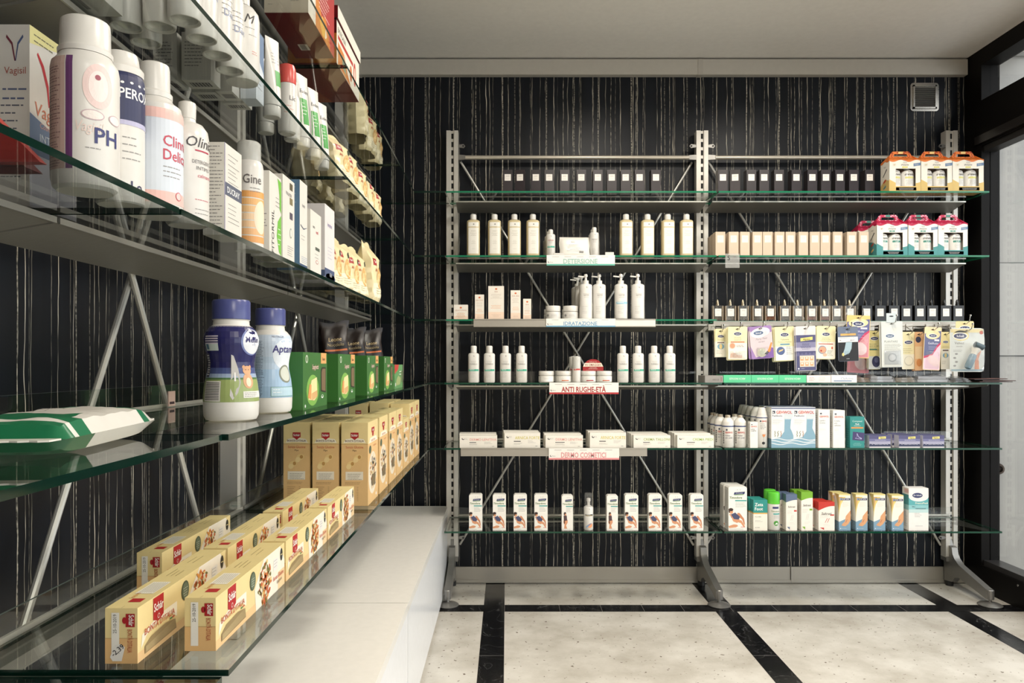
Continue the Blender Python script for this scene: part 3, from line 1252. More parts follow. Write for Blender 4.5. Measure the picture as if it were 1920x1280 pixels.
KO = Kit(lambda: gift_pack((232, 118, 40), (150, 40, 16), (218, 184, 104), (214, 204, 110), False))
KP = Kit(lambda: gift_pack((196, 24, 70), (244, 170, 190), (66, 146, 146), (60, 140, 124), True))
zf = 3.480
for i, (a, c) in enumerate(((1667.5, 1726), (1727, 1785.5), (1786.5, 1844))):
    w_, h_, cx = at_back(a, c, 299, L5, zf)
    KO.put((cx, zf + .04, HC + L5), 0, '%s orange and cream gift pack in the front row, top shelf, right bay' % nth(i, 3), 'orange-topped gift packs')
KO.put((px2x(1668, 3.565) + .0725, 3.563 + .041, HC + L5), 0, 'orange and cream gift pack hidden behind the leftmost orange pack, top shelf', 'orange-topped gift packs')
for i, (a, c) in enumerate(((1643.5, 1702), (1702.5, 1759), (1758.5, 1815))):
    w_, h_, cx = at_back(a, c, 418, L4, zf)
    KP.put((cx, zf + .04, HC + L4), 0, '%s pink and teal gift pack in the front row, second shelf, right bay' % nth(i, 3), 'pink-topped gift packs', (.985 if i == 0 else .945, 1, 1))
KP.put((px2x(1609, 3.62) + .0735, 3.665, HC + L4), 0, 'pink and teal gift pack at the back, beside the last beige cartons', 'pink-topped gift packs')
KP.put((px2x(1703, 3.58) + .065, 3.605, HC + L4), 0, 'pink and teal gift pack hidden behind the middle pink pack', 'pink-topped gift packs')


# -- tall shampoo bottles
def shampoo():
    t = thing('shampoo_bottle', 'x', 'bottle')
    prof = [(.026, 0), (.030, .003), (.0315, .008), (.0315, .172), (.030, .180), (.0225, .185), (.011, .186), (.011, .190)]
    b = MB()
    b.lathe(prof, ['amberfluid'], 32, 1, .78, 3.4)
    bb = b.build('bottle_body', t)
    b = MB()
    fr = Round([(r, z) for r, z in prof], 1, .78, 3.4)
    b.rect(fr, -.021, .022, .025, .146, (241, 236, 224), 1)
    b.rect(fr, -.021, .151, .025, .172, (240, 236, 226), 1)
    b.ell(fr, .003, .162, .0035, .0035, GREYINK, 2)
    b.text(fr, 'shampoo', .002, .128, .0045, (170, 160, 140), w=.026)
    b.lines(fr, -.013, .017, .120, 3, .0055, .0014, (165, 155, 135), 2, 'c')
    b.lines(fr, -.010, .014, .085, 4, .005, .0012, (190, 182, 165), 2, 'c')
    b.lines(fr, -.006, .010, .045, 1, .005, .0012, (190, 182, 165), 2, 'c')
    b.build('bottle_label', bb)
    b = MB()
    b.lathe([(.0145, .1865), (.0148, .189), (.0148, .208), (.0130, .2125), (.008, .2145)], PLAST, 24)
    b.rect(Flat((0, -.0149, 0), (1, 0, 0), (0, 0, 1)), -.004, .2015, .004, .2025, (200, 198, 190))
    b.build('cap', t)
    return t


KS = Kit(shampoo)
for i, c in enumerate((887.2, 927, 964.4, 999.3, 1174.8, 1215.4, 1253.6, 1288.8)):
    zc = 3.585
    side = 'left' if i < 4 else 'right'
    KS.put((px2x(c, zc - .02), zc, HC + L4), math.radians(random.uniform(-2, 2)),
           '%s of the four tall cream shampoo bottles %s of the DETERSIONE sign' % (nth(i % 4, 4), side), 'cream shampoo bottles on the second shelf')


def small_bottle(name, h, r, stripe, cap='flip', lines=True, txt=None, ex=2.0, body=PLAST, sx=1.0, sy=1.0, capr=.55, caph=.16, stripe_h=None):
    """general white plastic bottle with cap or pump; body is a lathe with rounded shoulder"""
    t = thing(name, 'x', 'bottle')
    hb = h * (1 - caph)
    prof = [(r * .9, 0), (r, .004), (r, hb - r * .35), (r * .93, hb - r * .15), (r * .72, hb - r * .03), (r * capr * .9, hb), (r * capr * .9, hb + .002)]
    b = MB()
    b.lathe(prof, body, 28, sx, sy, ex)
    fr = Round(prof, sx, sy, ex)
    if stripe:
        sh = stripe_h or hb * .43
        b.rect(fr, -r * .85, sh, r * .95, sh + hb * .062, stripe)
        b.lines(fr, -r * .7, r * .4, sh + hb * .05, 1, .004, hb * .02, (235, 238, 235), 2)
    b.ell(fr, r * .12, hb * .90, r * .13, r * .13, GREYINK, 1)
    b.ell(fr, r * .16, hb * .905, r * .10, r * .10, body, 2)
    if txt:
        for k, (s_, zz, hh, cc) in enumerate(txt):
            b.text(fr, s_, 0, hb * zz, hh, cc, w=r * 1.6)
    if lines:
        b.lines(fr, -r * .5, r * .5, hb * .72, 4, hb * .035, .0012, GREYINK, 1, 'c')
        b.lines(fr, -r * .6, r * .3, hb * .36, 5, hb * .045, .0011, GREYINK, 1)
    b.build('bottle_body', t)
    b = MB()
    if cap == 'flip':
        b.lathe([(r * capr, hb + .0005), (r * capr * 1.02, hb + .003), (r * capr * 1.02, h - .005), (r * capr * .9, h - .0015), (r * capr * .6, h)], PLAST, 24)
        b.build('cap', t)
    elif cap == 'pump':
        b.lathe([(r * .46, hb + .0005), (r * .46, hb + .016), (r * .20, hb + .018), (r * .18, hb + .034), (r * .30, hb + .034), (r * .30, h - .006), (r * .22, h)], PLAST, 20)
        b.prism([(-r * .2, h - .010), (-r * 1.15, h - .007), (-r * 1.22, h - .012), (-r * 1.1, h - .013), (-r * .2, h - .016)], 'y', -r * .13, r * .13, PLAST)
        b.build('pump_head', t)
    elif cap == 'clearcap':
        b.lathe([(r * .3, hb + .0005), (r * .3, hb + .020), (r * .42, hb + .022), (r * .40, hb + .034), (r * .2, hb + .036)], PLAST, 18)
        b.build('spray_head', t)
        b = MB()
        b.lathe([(r * .90, hb - r * .10), (r * .90, h - .006), (r * .7, h - .001), (r * .4, h)], 'clear', 24)
        b.build('cap', t)
    return t


# bottles and wipes in the middle of the second shelf
def detersione_bottle(green):
    return small_bottle('cleanser_bottle', .140 if green else .150, .022, (60, 175, 150) if green else None, 'flip', True,
                        [('SCRUB', .70, .006, (200, 90, 90))] if green else [('mousse', .70, .006, GREYINK)], capr=.5)


def place(t, loc, rz, label, group=None):
    t.location = loc
    t.rotation_euler[2] = rz
    t['label'] = label
    if group:
        t['group'] = group
    return t


kd = Kit(lambda: detersione_bottle(True))
kd.put((px2x(1033, 3.56), 3.58, HC + L4), 0, 'small white bottle with green stripe left of the wipes packet, front one')
kd.put((px2x(1029.5, 3.63), 3.635, HC + L4), 0, 'small white bottle second in line behind the green-striped cleanser')
kd.put((px2x(1026, 3.68), 3.69, HC + L4), 0, 'small white bottle rearmost behind the green-striped cleanser', None, (.9, .9, .9))
kd = Kit(lambda: detersione_bottle(False))
kd.put((px2x(1115, 3.56), 3.58, HC + L4), 0, 'small clear white bottle right of the wipes packet, front one')
kd.put((px2x(1112, 3.63), 3.635, HC + L4), 0, 'small white bottle behind the plain one right of the wipes packet')
kd.put((px2x(1109.5, 3.68), 3.69, HC + L4), 0, 'rearmost small white bottle right of the wipes packet', None, (.85, .85, .85))


def pillow(w, h, d, mat, n=14, seed=1, seal=.010):
    """flow-wrap packet standing upright: bulging body, crimped ends left and right"""
    b = MB()
    rn = random.Random(seed)
    N = n
    for sgn in (-1, 1):
        base = len(b.v)
        for i in range(N + 1):
            for j in range(N + 1):
                u, v = i / N * 2 - 1, j / N * 2 - 1
                bulge = max(0, 1 - abs(u) ** 4) ** .6 * max(0, 1 - abs(v) ** 3) ** .5
                b.v.append((u * w / 2 * (1 + .02 * math.sin(v * 5)), sgn * (-d / 2) * bulge * (1 + .10 * rn.uniform(-1, 1)), h / 2 + v * h / 2 * (1 - .05 * (1 - abs(u)) * 0)))
        for i in range(N):
            for j in range(N):
                q = (base + i * (N + 1) + j, base + (i + 1) * (N + 1) + j, base + (i + 1) * (N + 1) + j + 1, base + i * (N + 1) + j + 1)
                b.f.append(q if sgn == 1 else q[::-1])
                b.m.append(mat)
    return b


b = pillow(.145, .105, .030, (236, 232, 222, .35), seed=4)
fr = Flat((0, -.0165, 0), (1, 0, 0), (0, 0, 1))
b.text(fr, 'ACQ', -.01, .072, .006, GREYINK)
b.lines(fr, -.040, .030, .062, 6, .006, .0013, GREYINK, 1, 'c')
b.rect(fr, .020, .022, .040, .030, (120, 118, 115))
o = one('wipes_packet', b, 'white flow-wrapped wipes packet standing behind the DETERSIONE sign', 'wipes packet', (px2x(1079, 3.53), 3.56, HC + L4))
o.rotation_euler = (math.radians(-12), 0, math.radians(3))
b, f = cbox(.040, .012, .018, PLAST)
one('small_carton', b, 'tiny white box lying at the right end of the DETERSIONE sign', 'box', (px2x(1143, 3.49), 3.495, HC + L4))
b, f = cbox(.050, .020, .014, PLAST)
one('small_carton', b, 'tiny white box lying at the left end of the DETERSIONE sign', 'box', (px2x(1048, 3.49), 3.500, HC + L4))

# -- beige cartons, second shelf right
def beige_carton():
    b, f = cbox(.0450, .0450, .112, (206, 184, 158, .5))
    b.rect(f['f'], -.0145, .062, .0145, .095, (232, 224, 208))
    b.lines(f['f'], -.010, .010, .088, 3, .0045, .0014, (196, 184, 160), 2, 'c')
    b.rect(f['t'], -.0225, -.0004, .0225, .0004, (180, 158, 126))
    return b


first = None
bx = [(135, 190), (215, 270), (280, 336), (357, 412), (420, 475), (489, 545), (554, 612), (631, 686), (705, 757), (766, 820), (838, 892), (921, 978), (993, 1050)]
for i, (a, c) in enumerate(bx):
    zc = 3.505
    loc = (px2x(1300 + (a + c) / 6.4, zc - .022), zc, HC + L4)
    lb = '%s beige carton in the front row of the second shelf, right bay' % nth(i, 13)
    if first is None:
        first = one('perfume_carton', beige_carton(), lb, 'perfume box', loc, 0, 'beige perfume cartons')
    else:
        o = first.copy()
        COL.objects.link(o)
        o.location = loc
        o.rotation_euler[2] = math.radians(random.uniform(-4, 4))
        o['label'] = lb
for i in (0, 1, 3, 7, 11, 12):
    a, c = bx[i]
    o = first.copy()
    COL.objects.link(o)
    o.location = (px2x(1300 + (a + c) / 6.4, 3.483) + .004, 3.566, HC + L4)
    o['label'] = 'beige carton hidden behind the %s beige one of the second shelf' % nth(i, 13)
o = first.copy()
COL.objects.link(o)
o.location = (px2x(1341, 3.6), 3.63, HC + L4)
o['label'] = 'rearmost beige carton beside the middle upright, second shelf'

# -- third shelf, left bay
ORG = (236, 140, 90)
for px0, px1, yt, nm, tx in ((851, 877, 571, 'small squat', 'SEASTOWN'), (890.5, 907.5, 552, 'slim', 'SEA OLIO'), (915.5, 945, 536, 'tall broad', 'SEA'),
                             (957.5, 976, 544, 'tall slim', 'SEA SEA'), (981, 996, 560, 'short slim', 'SEA')):
    zf = 3.475
    w_, h_, cx = at_back(px0, px1, yt, L1, zf)
    b, f = cbox(w_, min(w_, .05), h_, (238, 230, 216, .45))
    b.rect(f['f'], -w_ / 2, 0, w_ / 2, h_ * .22, (246, 216, 190))
    b.ell(f['f'], 0, h_ - .014, .005, .004, (224, 110, 60), 1)
    b.text(f['f'], tx, 0, h_ - .030, .007, (200, 150, 130), w=w_ * .8)
    b.lines(f['f'], -w_ * .36, w_ * .36, h_ - .038, 4, .006, .0015, (190, 170, 155), 1, 'c')
    b.lines(f['f'], -w_ * .38, w_ * .38, h_ * .42, 3, .006, .002, (240, 170, 120), 1, 'c')
    b.lines(f['f'], -w_ * .30, w_ * .30, h_ * .14, 2, .006, .0013, (190, 160, 140), 2, 'c')
    o = one('cosmetic_carton', b, nm + ' cream carton with orange dot, third shelf, left bay', 'cosmetic box', (cx, zf + min(w_, .05) / 2, HC + L1), 0, 'cream and orange cosmetic cartons')


def jar(r, h, lid_h, body, lab=True, red=None):
    t = thing('cream_jar', 'x', 'cream jar')
    b = MB()
    hb = h - lid_h
    prof = [(r * .90, 0), (r, .003), (r, hb - .003), (r * .86, hb)]
    b.lathe(prof, body, 28)
    fr = Round(prof)
    if lab:
        b.rect(fr, -r * .8, hb * .12, r * 1.0, hb * .85, (240, 237, 230))
        b.rect(fr, -r * 1.9, hb * .12, -r * 1.05, hb * .85, (240, 237, 230))
        b.lines(fr, -r * .5, r * .5, hb * .68, 2, .005, .0012, GREYINK, 2, 'c')
    else:
        b.ell(fr, -r * .8, hb * .5, .006, .006, GREYINK)
        b.lines(fr, -r * .3, r * .7, hb * .60, 3, .004, .0011, GREYINK, 1)
    if red:
        b.rect(fr, -r * .35, hb * .22, r * .6, hb * .36, red, 3)
    b.build('jar_body', t)
    b = MB()
    b.lathe([(r * .97, hb + .0004), (r * .985, hb + .002), (r * .985, h - .003), (r * .95, h)], PLAST, 28)
    b.build('lid', t)
    return t


kj = Kit(lambda: jar(.0355, .064, .026, PLAST, False))
kj.put((px2x(1037.5, 3.49), 3.512, HC + L1), 0, 'left white cream jar behind the IDRATAZIONE sign')
kj.put((px2x(1070.5, 3.49), 3.512, HC + L1), 0, 'right white cream jar behind the IDRATAZIONE sign')
kj.put((px2x(1032, 3.57) , 3.60, HC + L1), 0, 'white cream jar behind the left one, third shelf', None, (.85, .85, .85))
kj.put((px2x(1066, 3.57), 3.60, HC + L1), 0, 'white cream jar behind the right one, third shelf', None, (.85, .85, .85))

kp = Kit(lambda: small_bottle('pump_bottle', .213, .0300, None, 'pump', True, [('LATTE', .66, .006, GREYINK)], ex=2.6, caph=.22))
for px, z, lb in ((1099.5, 3.50, 'left of the two front white pump bottles beside the jars'), (1125, 3.505, 'right of the two front white pump bottles beside the jars'),
                  (1198, 3.50, 'rightmost white pump bottle on the third shelf'),
                  (1091, 3.575, 'white pump bottle second in line behind the front left one'), (1084, 3.645, 'rearmost white pump bottle behind the jars')):
    kp.put((px2x(px, z - .03), z, HC + L1), 0, lb, 'white pump bottles')
t = small_bottle('pump_bottle', .213, .0300, (150, 200, 220), 'pump', True, [('LATTE', .66, .006, GREYINK)], ex=2.6, caph=.22)
place(t, (px2x(1166, 3.47), 3.50, HC + L1), 0, 'white pump bottle with pale blue band on the third shelf', 'white pump bottles')

# -- perfume bottles, third shelf right
def scent(fluid, dark, level=.6):
    t = thing('perfume_bottle', 'x', 'perfume bottle')
    w_, d_, h_ = .051, .028, .076
    b = MB()
    b.box(-w_ / 2, w_ / 2, -d_ / 2, d_ / 2, 0, h_, (13, 13, 14, .12) if dark else 'clear', d=(70, 66, 60) if not dark else (15, 15, 16))
    b.box(-w_ / 2 + .004, w_ / 2 - .004, -d_ / 2 + .004, d_ / 2 - .003, .007, h_ * (level if not dark else .9), fluid)
    if not dark:
        for s in (-1, 1):
            b.box(s * w_ / 2 - s * .004, s * w_ / 2, -d_ / 2 + .001, d_ / 2 - .001, .002, h_ - .002, (188, 164, 132, .2))  # opaque beige strips: reflection of the neighbours painted into the clear sides
    fl = b.build('flacon', t, smooth=0)
    b = MB()
    b.box(-.0155, .0155, -d_ / 2 - .0008, -d_ / 2 - .0001, .024, .061, (238, 234, 226))
    b.lines(Flat((0, -d_ / 2 - .0008, 0), (1, 0, 0), (0, 0, 1)), -.010, .010, .055, 2, .004, .0012, GREYINK, 1, 'c')
    b.lines(Flat((0, -d_ / 2 - .0008, 0), (1, 0, 0), (0, 0, 1)), -.007, .007, .034, 1, .004, .0012, GREYINK, 1, 'c')
    b.build('bottle_label', fl, smooth=0)
    b = MB()
    m = (18, 18, 19, .25) if dark else (190, 176, 150, .25, .8)
    b.lathe([(.008, h_), (.008, h_ + .008), (.0065, h_ + .009), (.0065, h_ + .022), (.004, h_ + .026), (.0025, h_ + .030)], m, 14)
    b.build('atomiser', t)
    return t


k1 = Kit(lambda: scent('scent_clear', False))
k2 = Kit(lambda: scent('scent_amber', False, .42))
k3 = Kit(lambda: scent('scent_dark', True))
cs = [1346.9, 1370.6, 1394.4, 1421, 1445, 1473, 1497, 1522.5, 1547.5, 1570, 1595]
for i, c in enumerate(cs):
    zc = 3.645
    k = k2 if i in (4, 7, 8, 10) else k1
    k.put((px2x(c, zc - .015), zc, HC + L1), math.radians(random.uniform(-3, 3)),
          '%s silver-topped clear perfume bottle%s on the third shelf, right bay' % (nth(i, 11), ' with amber scent' if k is k2 else ''), 'clear perfume bottles')
cs = [1625.6, 1651, 1677, 1700.6, 1726, 1749, 1774, 1798]
for i, c in enumerate(cs):
    k3.put((px2x(c, zc - .015), zc, HC + L1), math.radians(random.uniform(-3, 3)),
           '%s black-topped dark perfume bottle on the third shelf, right bay' % nth(i, 8), 'dark perfume bottles')

# -- fourth shelf left: green-striped bottles
kg = Kit(lambda: small_bottle('lotion_bottle', .168, .0255, (60, 172, 140), 'flip', True, [('TONICO', .60, .006, (130, 130, 128))], ex=3.0, sy=.8, caph=.20, stripe_h=.052))
for i, c in enumerate((887.7, 917.5, 947.8, 978.2, 1169, 1197.8, 1228, 1257.4)):
    z = 3.425
    kg.put((px2x(c, z - .02), z, HC + L2), math.radians(random.uniform(-2, 2)),
           '%s of the four green-striped white bottles %s of the ANTI RUGHE sign' % (nth(i % 4, 4), 'left' if i < 4 else 'right'), 'green-striped white bottles')
CL = (225, 222, 214, .15)
ks = [('pale', None), ('orange', (214, 110, 60)), ('red', (170, 30, 36)), ('orange', (206, 90, 50))]
for i, (px0, px1) in enumerate(((1010, 1039.5), (1044, 1072), (1090, 1118.5), (1120, 1149))):
    z = 3.425
    t = jar(.0350, .052, .020, CL, True, ks[i][1])
    place(t, (px2x((px0 + px1) / 2, z - .025), z, HC + L2), 0,
          ('leftmost white-lidded cream jar behind the ANTI RUGHE sign', 'white-lidded cream jar left of the tall white tube', 'white-lidded cream jar right of the tall white tube', 'rightmost white-lidded cream jar behind the ANTI RUGHE sign')[i], 'white-lidded cream jars')
    if i:
        t2 = dup(t, (px2x((px0 + px1) / 2 - 4, 3.49), 3.505, HC + L2), 0, 'white-lidded cream jar behind the %s one, fourth shelf' % ('', 'second', 'third', 'rightmost')[i])
t = small_bottle('airless_bottle', .118, .0185, (200, 60, 50), 'none', False, None, caph=.0, stripe_h=.056)
b = MB()
b.lathe([(.0188, .064), (.0190, .112), (.0185, .1165), (.017, .118)], 'milky', 24)
b.build('cap', t)
place(t, (px2x(1081.5, 3.39), 3.405, HC + L2), 0, 'tall white airless bottle with red band between the cream jars')
t2 = dup(t, (px2x(1075, 3.45), 3.462, HC + L2), 0, 'white airless bottle standing behind the red-banded one')
# red IN OMAGGIO card
b = MB()
P = [(-.048, 0), (.048, 0), (.048, .020), (.040, .036), (.026, .050), (.010, .056), (-.010, .056), (-.026, .050), (-.040, .036), (-.048, .020)]
P = [(x, z + .050) for x, z in P]
b.prism(P, 'y', 0, .0012, (176, 34, 38))
b.box(-.030, .030, 0, .0012, .0, .052, 'clear')
b.box(-.030, .030, 0, .025, 0, .001, 'clear')
fr = Flat((0, 0, 0), (1, 0, 0), (0, 0, 1))
b.poly(fr, [(-.047, .072), (.047, .072), (.038, .089), (-.038, .089)], (240, 228, 205))
b.text(fr, 'IN OMAGGIO', 0, .0755, .0095, (150, 40, 34), w=.074, bold=.02)
b.text(fr, 'Solo per Te', 0, .0915, .0055, (235, 215, 200), w=.034)
b.lines(fr, -.026, .026, .068, 2, .0055, .002, (235, 205, 190), 2, 'c')
b.lines(fr, -.036, .036, .056, 1, .006, .0016, (215, 150, 140), 2, 'c')
one('promo_card', b, 'round-topped red card reading IN OMAGGIO behind the cream jars', 'promotional card', (px2x(1112.5, 3.46), 3.470, HC + L2))


# -- fifth shelf left: flat cream cartons
def flat_carton(tx, col, two):
    b, f = cbox(.166, .040, .0585, (238, 233, 221, .45))
    b.ell(f['f'], -.068, .043, .006, .005, (60, 60, 62))
    b.ell(f['f'], -.067, .045, .004, .0035, (238, 233, 221), 2)
    b.lines(f['f'], -.060, -.048, .045, 2, .004, .0011, GREYINK, 1)
    b.text(f['f'], tx, .080, .034, .0115, col, al='r', w=.118, bold=.008)
    b.lines(f['f'], -.040, .002, .027, 1, .004, .004, INK, 1)
    b.lines(f['f'], -.040, .002, .019, 2, .004, .0013, GREYINK, 1)
    b.lines(f['f'], .026, .062, .028, 3, .004, .0012, GREYINK, 1)
    b.rect(f['f'], .060, .006, .070, .008, GREYINK)
    return b


PINK, LIME = (236, 150, 140), (196, 196, 70)
items = [(862, 932, 816.5, 'DERMO LENITIVA', PINK, 2), (946, 1013, 811.5, 'ARNICA FORTE', (214, 200, 70), 2), (1023, 1093, 816, 'DERMO LENITIVA', PINK, 2),
         (1106, 1174, 811, 'ARNICA FORTE', (214, 200, 70), 2), (1188, 1257, 816, 'CREMA TALLONI', (150, 176, 60), 3), (1270, 1338.6, 816, 'CREMA PIEDI', (150, 190, 60), 3)]
for i, (a, c, yt, tx, col, nb) in enumerate(items):
    zf = 3.385
    w_, h_, cx = at_back(a, c, yt, L3, zf)
    side = {0: 'leftmost ', 2: 'second ', 1: 'left ', 3: 'right ', 4: '', 5: ''}[i]
    m = flat_carton(tx, col, i > 3)
    lb = '%sflat cream carton reading %s on the fifth shelf' % (side, tx)
    o = one('cream_carton', m, lb, 'cosmetic box', (cx, zf + .0205, HC + L3), 0, 'flat cream cartons')
    o.scale = (w_ / .166, 1, h_ / .0585)
    for k in range(nb):
        q = o.copy()
        COL.objects.link(q)
        q.location = (cx - .004 - .0015 * k, zf + .0205 + .0425 * (k + 1), HC + L3)
        q.scale = (w_ / .166, 1, h_ / .0585 * (1.08 if i in (0, 2) else 1.04 + (.05 if i == 5 else 0)))
        q['label'] = 'flat cream carton %s behind the %sfront %s carton' % (('directly', 'second in line', 'third in line')[k], side, tx)


# -- slim foot spray boxes with a crouching woman
def foot_box(w, d, h, big=False, alt=False):
    b = MB()
    c = .006
    b.prism([(-w / 2, 0), (w / 2, 0), (w / 2, h - c), (w / 2 - c, h), (-w / 2 + c, h), (-w / 2, h - c)], 'y', -d / 2, d / 2, (240, 237, 228, .4))
    f = faces_of(w, d, h)
    g = f['f']
    U = lambda p: (p[0] * w, p[1] * h)
    b.poly(g, [U((-.22, .815)), U((.36, .83)), U((.40, .885)), U((-.18, .87))], (46, 56, 110))
    b.text(g, 'dr.Ciccarelli', .08 * w, h * .840, h * .022, (235, 235, 240), 2, w=w * .48, shear=.2)
    b.poly(g, [U((-.20, .80)), U((.30, .81)), U((.36, .826)), U((-.18, .812))], (90, 160, 60), 2)
    b.ell(g, -.02 * w, h * .925, w * .022, h * .008, GREYINK)
    b.ell(g, .14 * w, h * .925, w * .022, h * .008, GREYINK)
    b.text(g, 'Timodore', -.44 * w, h * .725, h * .050, (74, 120, 44), al='l', shear=.22, w=w * .92, bold=.04)
    b.rect(g, -.14 * w, h * .665, .48 * w, h * .695, (70, 168, 160))
    b.lines(g, -.12 * w, .46 * w, h * .635, 5, h * .026, h * .008, GREYINK, 1)
    SK, HA, TO = (222, 150, 104), (58, 38, 32), (70, 76, 112)
    if not alt:
        b.poly(g, [U((-.5, .10)), U((-.20, .14)), U((-.04, .13)), U((.02, .10)), U((-.10, .07)), U((-.46, .055))], SK, 1)
        b.poly(g, [U((.05, .24)), U((.20, .23)), U((.34, .14)), U((.40, .07)), U((.30, .09)), U((.16, .17)), U((.0, .19))], SK, 1)
        b.poly(g, [U((-.02, .40)), U((.10, .40)), U((.34, .27)), U((.40, .12)), U((.32, .16)), U((.24, .25)), U((-.02, .34))], (206, 132, 90), 2)
        b.poly(g, [U((-.40, .36)), U((-.18, .40)), U((-.14, .41)), U((.12, .31)), U((.06, .25)), U((-.16, .22)), U((-.36, .30))], TO, 3)
        b.poly(g, [U((-.47, .36)), U((-.36, .33)), U((-.24, .21)), U((-.02, .17)), U((.12, .26)), U((.02, .25)), U((-.20, .26)), U((-.40, .38))], SK, 4)
        b.ell(g, -.34 * w, h * .425, w * .085, h * .045, SK, 4)
        b.ell(g, -.37 * w, h * .475, w * .13, h * .036, HA, 5)
        b.ell(g, -.44 * w, h * .44, w * .05, h * .040, HA, 3)
        b.rect(g, .16 * w, h * .072, .40 * w, h * .086, (230, 120, 120))
    else:
        b.ell(g, -.22 * w, h * .47, w * .11, h * .050, HA, 1)
        b.ell(g, -.17 * w, h * .44, w * .07, h * .035, SK, 2)
        b.poly(g, [U((-.30, .42)), U((-.06, .42)), U((-.02, .28)), U((-.26, .27))], (84, 60, 66), 3)
        b.poly(g, [U((-.34, .28)), U((.02, .30)), U((.02, .22)), U((-.12, .14)), U((-.02, .05)), U((-.30, .05)), U((-.26, .16)), U((-.36, .22))], SK, 2)
        b.poly(g, [U((-.34, .42)), U((-.26, .42)), U((-.22, .20)), U((-.30, .18))], HA, 4)
    b.lines(g, -.45 * w, .40 * w, h * .035, 1, .004, h * .008, GREYINK, 1)
    lf = f['l']
    b.lines(lf, -d * .38, d * .38, h * .90, 26 if big else 16, h * (.03 if big else .048), h * .010, (150, 148, 142), 1)
    return b


fb = foot_box(.060, .038, .164)
fb2 = foot_box(.051, .036, .160, alt=True)
o1 = o2 = None
n = 0
xs = [(879.6, 904), (924, 948.6), (963, 988), (1002, 1027), (1053.5, 1074.6), None, (1137.7, 1159), (1171, 1198), (1215, 1242.5), (1253, 1281), (1293, 1321)]
wh = ['leftmost', 'second-from-left', 'third-from-left', 'fourth-from-left', 'narrow, left of the spray bottle', '', 'narrow, right of the spray bottle', 'fourth-from-right', 'third-from-right', 'second-from-right', 'rightmost']
for i, q in enumerate(xs):
    zf = 3.395
    if q is None:
        t = small_bottle('spray_bottle', .169, .0215, (46, 52, 70), 'clearcap', False, [('NOK SAN', .60, .005, (220, 190, 90))], caph=.36, stripe_h=.066)
        b = MB()
        fr = Round([(.0216, 0), (.0216, .12)])
        b.ell(fr, .006, .022, .012, .010, (238, 150, 96), 1, 16, .5)
        b.poly(Flat((0, -.0222, 0), (1, 0, 0), (0, 0, 1)), [(-.012, .012), (.010, .030), (.011, .034), (-.013, .020)], (110, 150, 190))
        b.build('bottle_print', t)
        place(t, (px2x(1104.5, zf), zf + .022, HC + L0), 0, 'white foot spray bottle with clear cap in the middle of the bottom shelf')
        continue
    a, c = q
    w_, h_, cx = at_back(a, c, 929 if i not in (4, 6) else 930.5, L0, zf)
    loc = (cx, zf + .021, HC + L0)
    lb = '%s white foot spray box, bottom shelf, left bay' % wh[i]
    if i in (4, 6):
        if o2 is None:
            o2 = o = one('foot_spray_box', fb2, lb, 'medicine box', loc, 0, 'narrow white foot spray boxes')
        else:
            o = o2.copy()
            COL.objects.link(o)
            o.location = loc
            o['label'] = lb
    elif o1 is None:
        o1 = o = one('foot_spray_box', fb, lb, 'medicine box', loc, 0, 'slim white foot spray boxes')
    else:
        o = o1.copy()
        COL.objects.link(o)
        o.location = loc
        o['label'] = lb

# -- bottom shelf, right bay
zf = 3.395
w_, h_, cx = at_back(1366, 1400.7, 912, L0, zf)
m = foot_box(w_, .060, h_, True)
o = one('foot_powder_box', m, 'large white box with crouching woman at the left end of the bottom shelf, right bay', 'medicine box', (cx, zf + .031, HC + L0), 0, 'large white foot boxes')
q = o.copy()
COL.objects.link(q)
q.location = (cx - .004, zf + .094, HC + L0)
q['label'] = 'large white foot box directly behind the front one with the crouching woman'
w_, h_, cx = at_back(1412.7, 1439, 937, L0, zf)
b, f = cbox(w_, .045, h_, (236, 229, 214, .4), t=(40, 150, 140, .35))
for k, ww in (('f', w_), ('l', .045)):
    b.rect(f[k], -ww / 2, h_ * .58, ww / 2, h_, (38, 146, 138, .3))
    b.rect(f[k], -ww / 2, h_ * .54, ww / 2, h_ * .58, (226, 170, 80))
b.text(f['f'], 'Zeta', -w_ * .40, h_ * .80, h_ * .10, (240, 240, 236), al='l', w=w_ * .74, bold=.03)
b.text(f['f'], 'Foot', -w_ * .40, h_ * .66, h_ * .10, (240, 240, 236), al='l', w=w_ * .74, bold=.03)
b.text(f['f'], 'POLVERE', -w_ * .38, h_ * .43, h_ * .035, (110, 150, 130), al='l', w=w_ * .6)
b.lines(f['f'], -w_ * .38, w_ * .2, h_ * .33, 2, .005, .0015, GREYINK)
b.lines(f['f'], -w_ * .38, w_ * .1, h_ * .10, 1, .005, .002, INK)
b.lines(f['l'], -.017, .017, h_ * .48, 6, .008, .0015, GREYINK)
o = one('foot_powder_box', b, 'teal and cream Zeta Foot box, front one, bottom shelf', 'medicine box', (cx, zf + .023, HC + L0))
o['label'] = 'front teal-topped box reading Zeta Foot on the bottom shelf'
q = o.copy()
COL.objects.link(q)
q.location = (cx - .006, zf + .071, HC + L0)
q['label'] = 'teal-topped box directly behind the front Zeta Foot box'


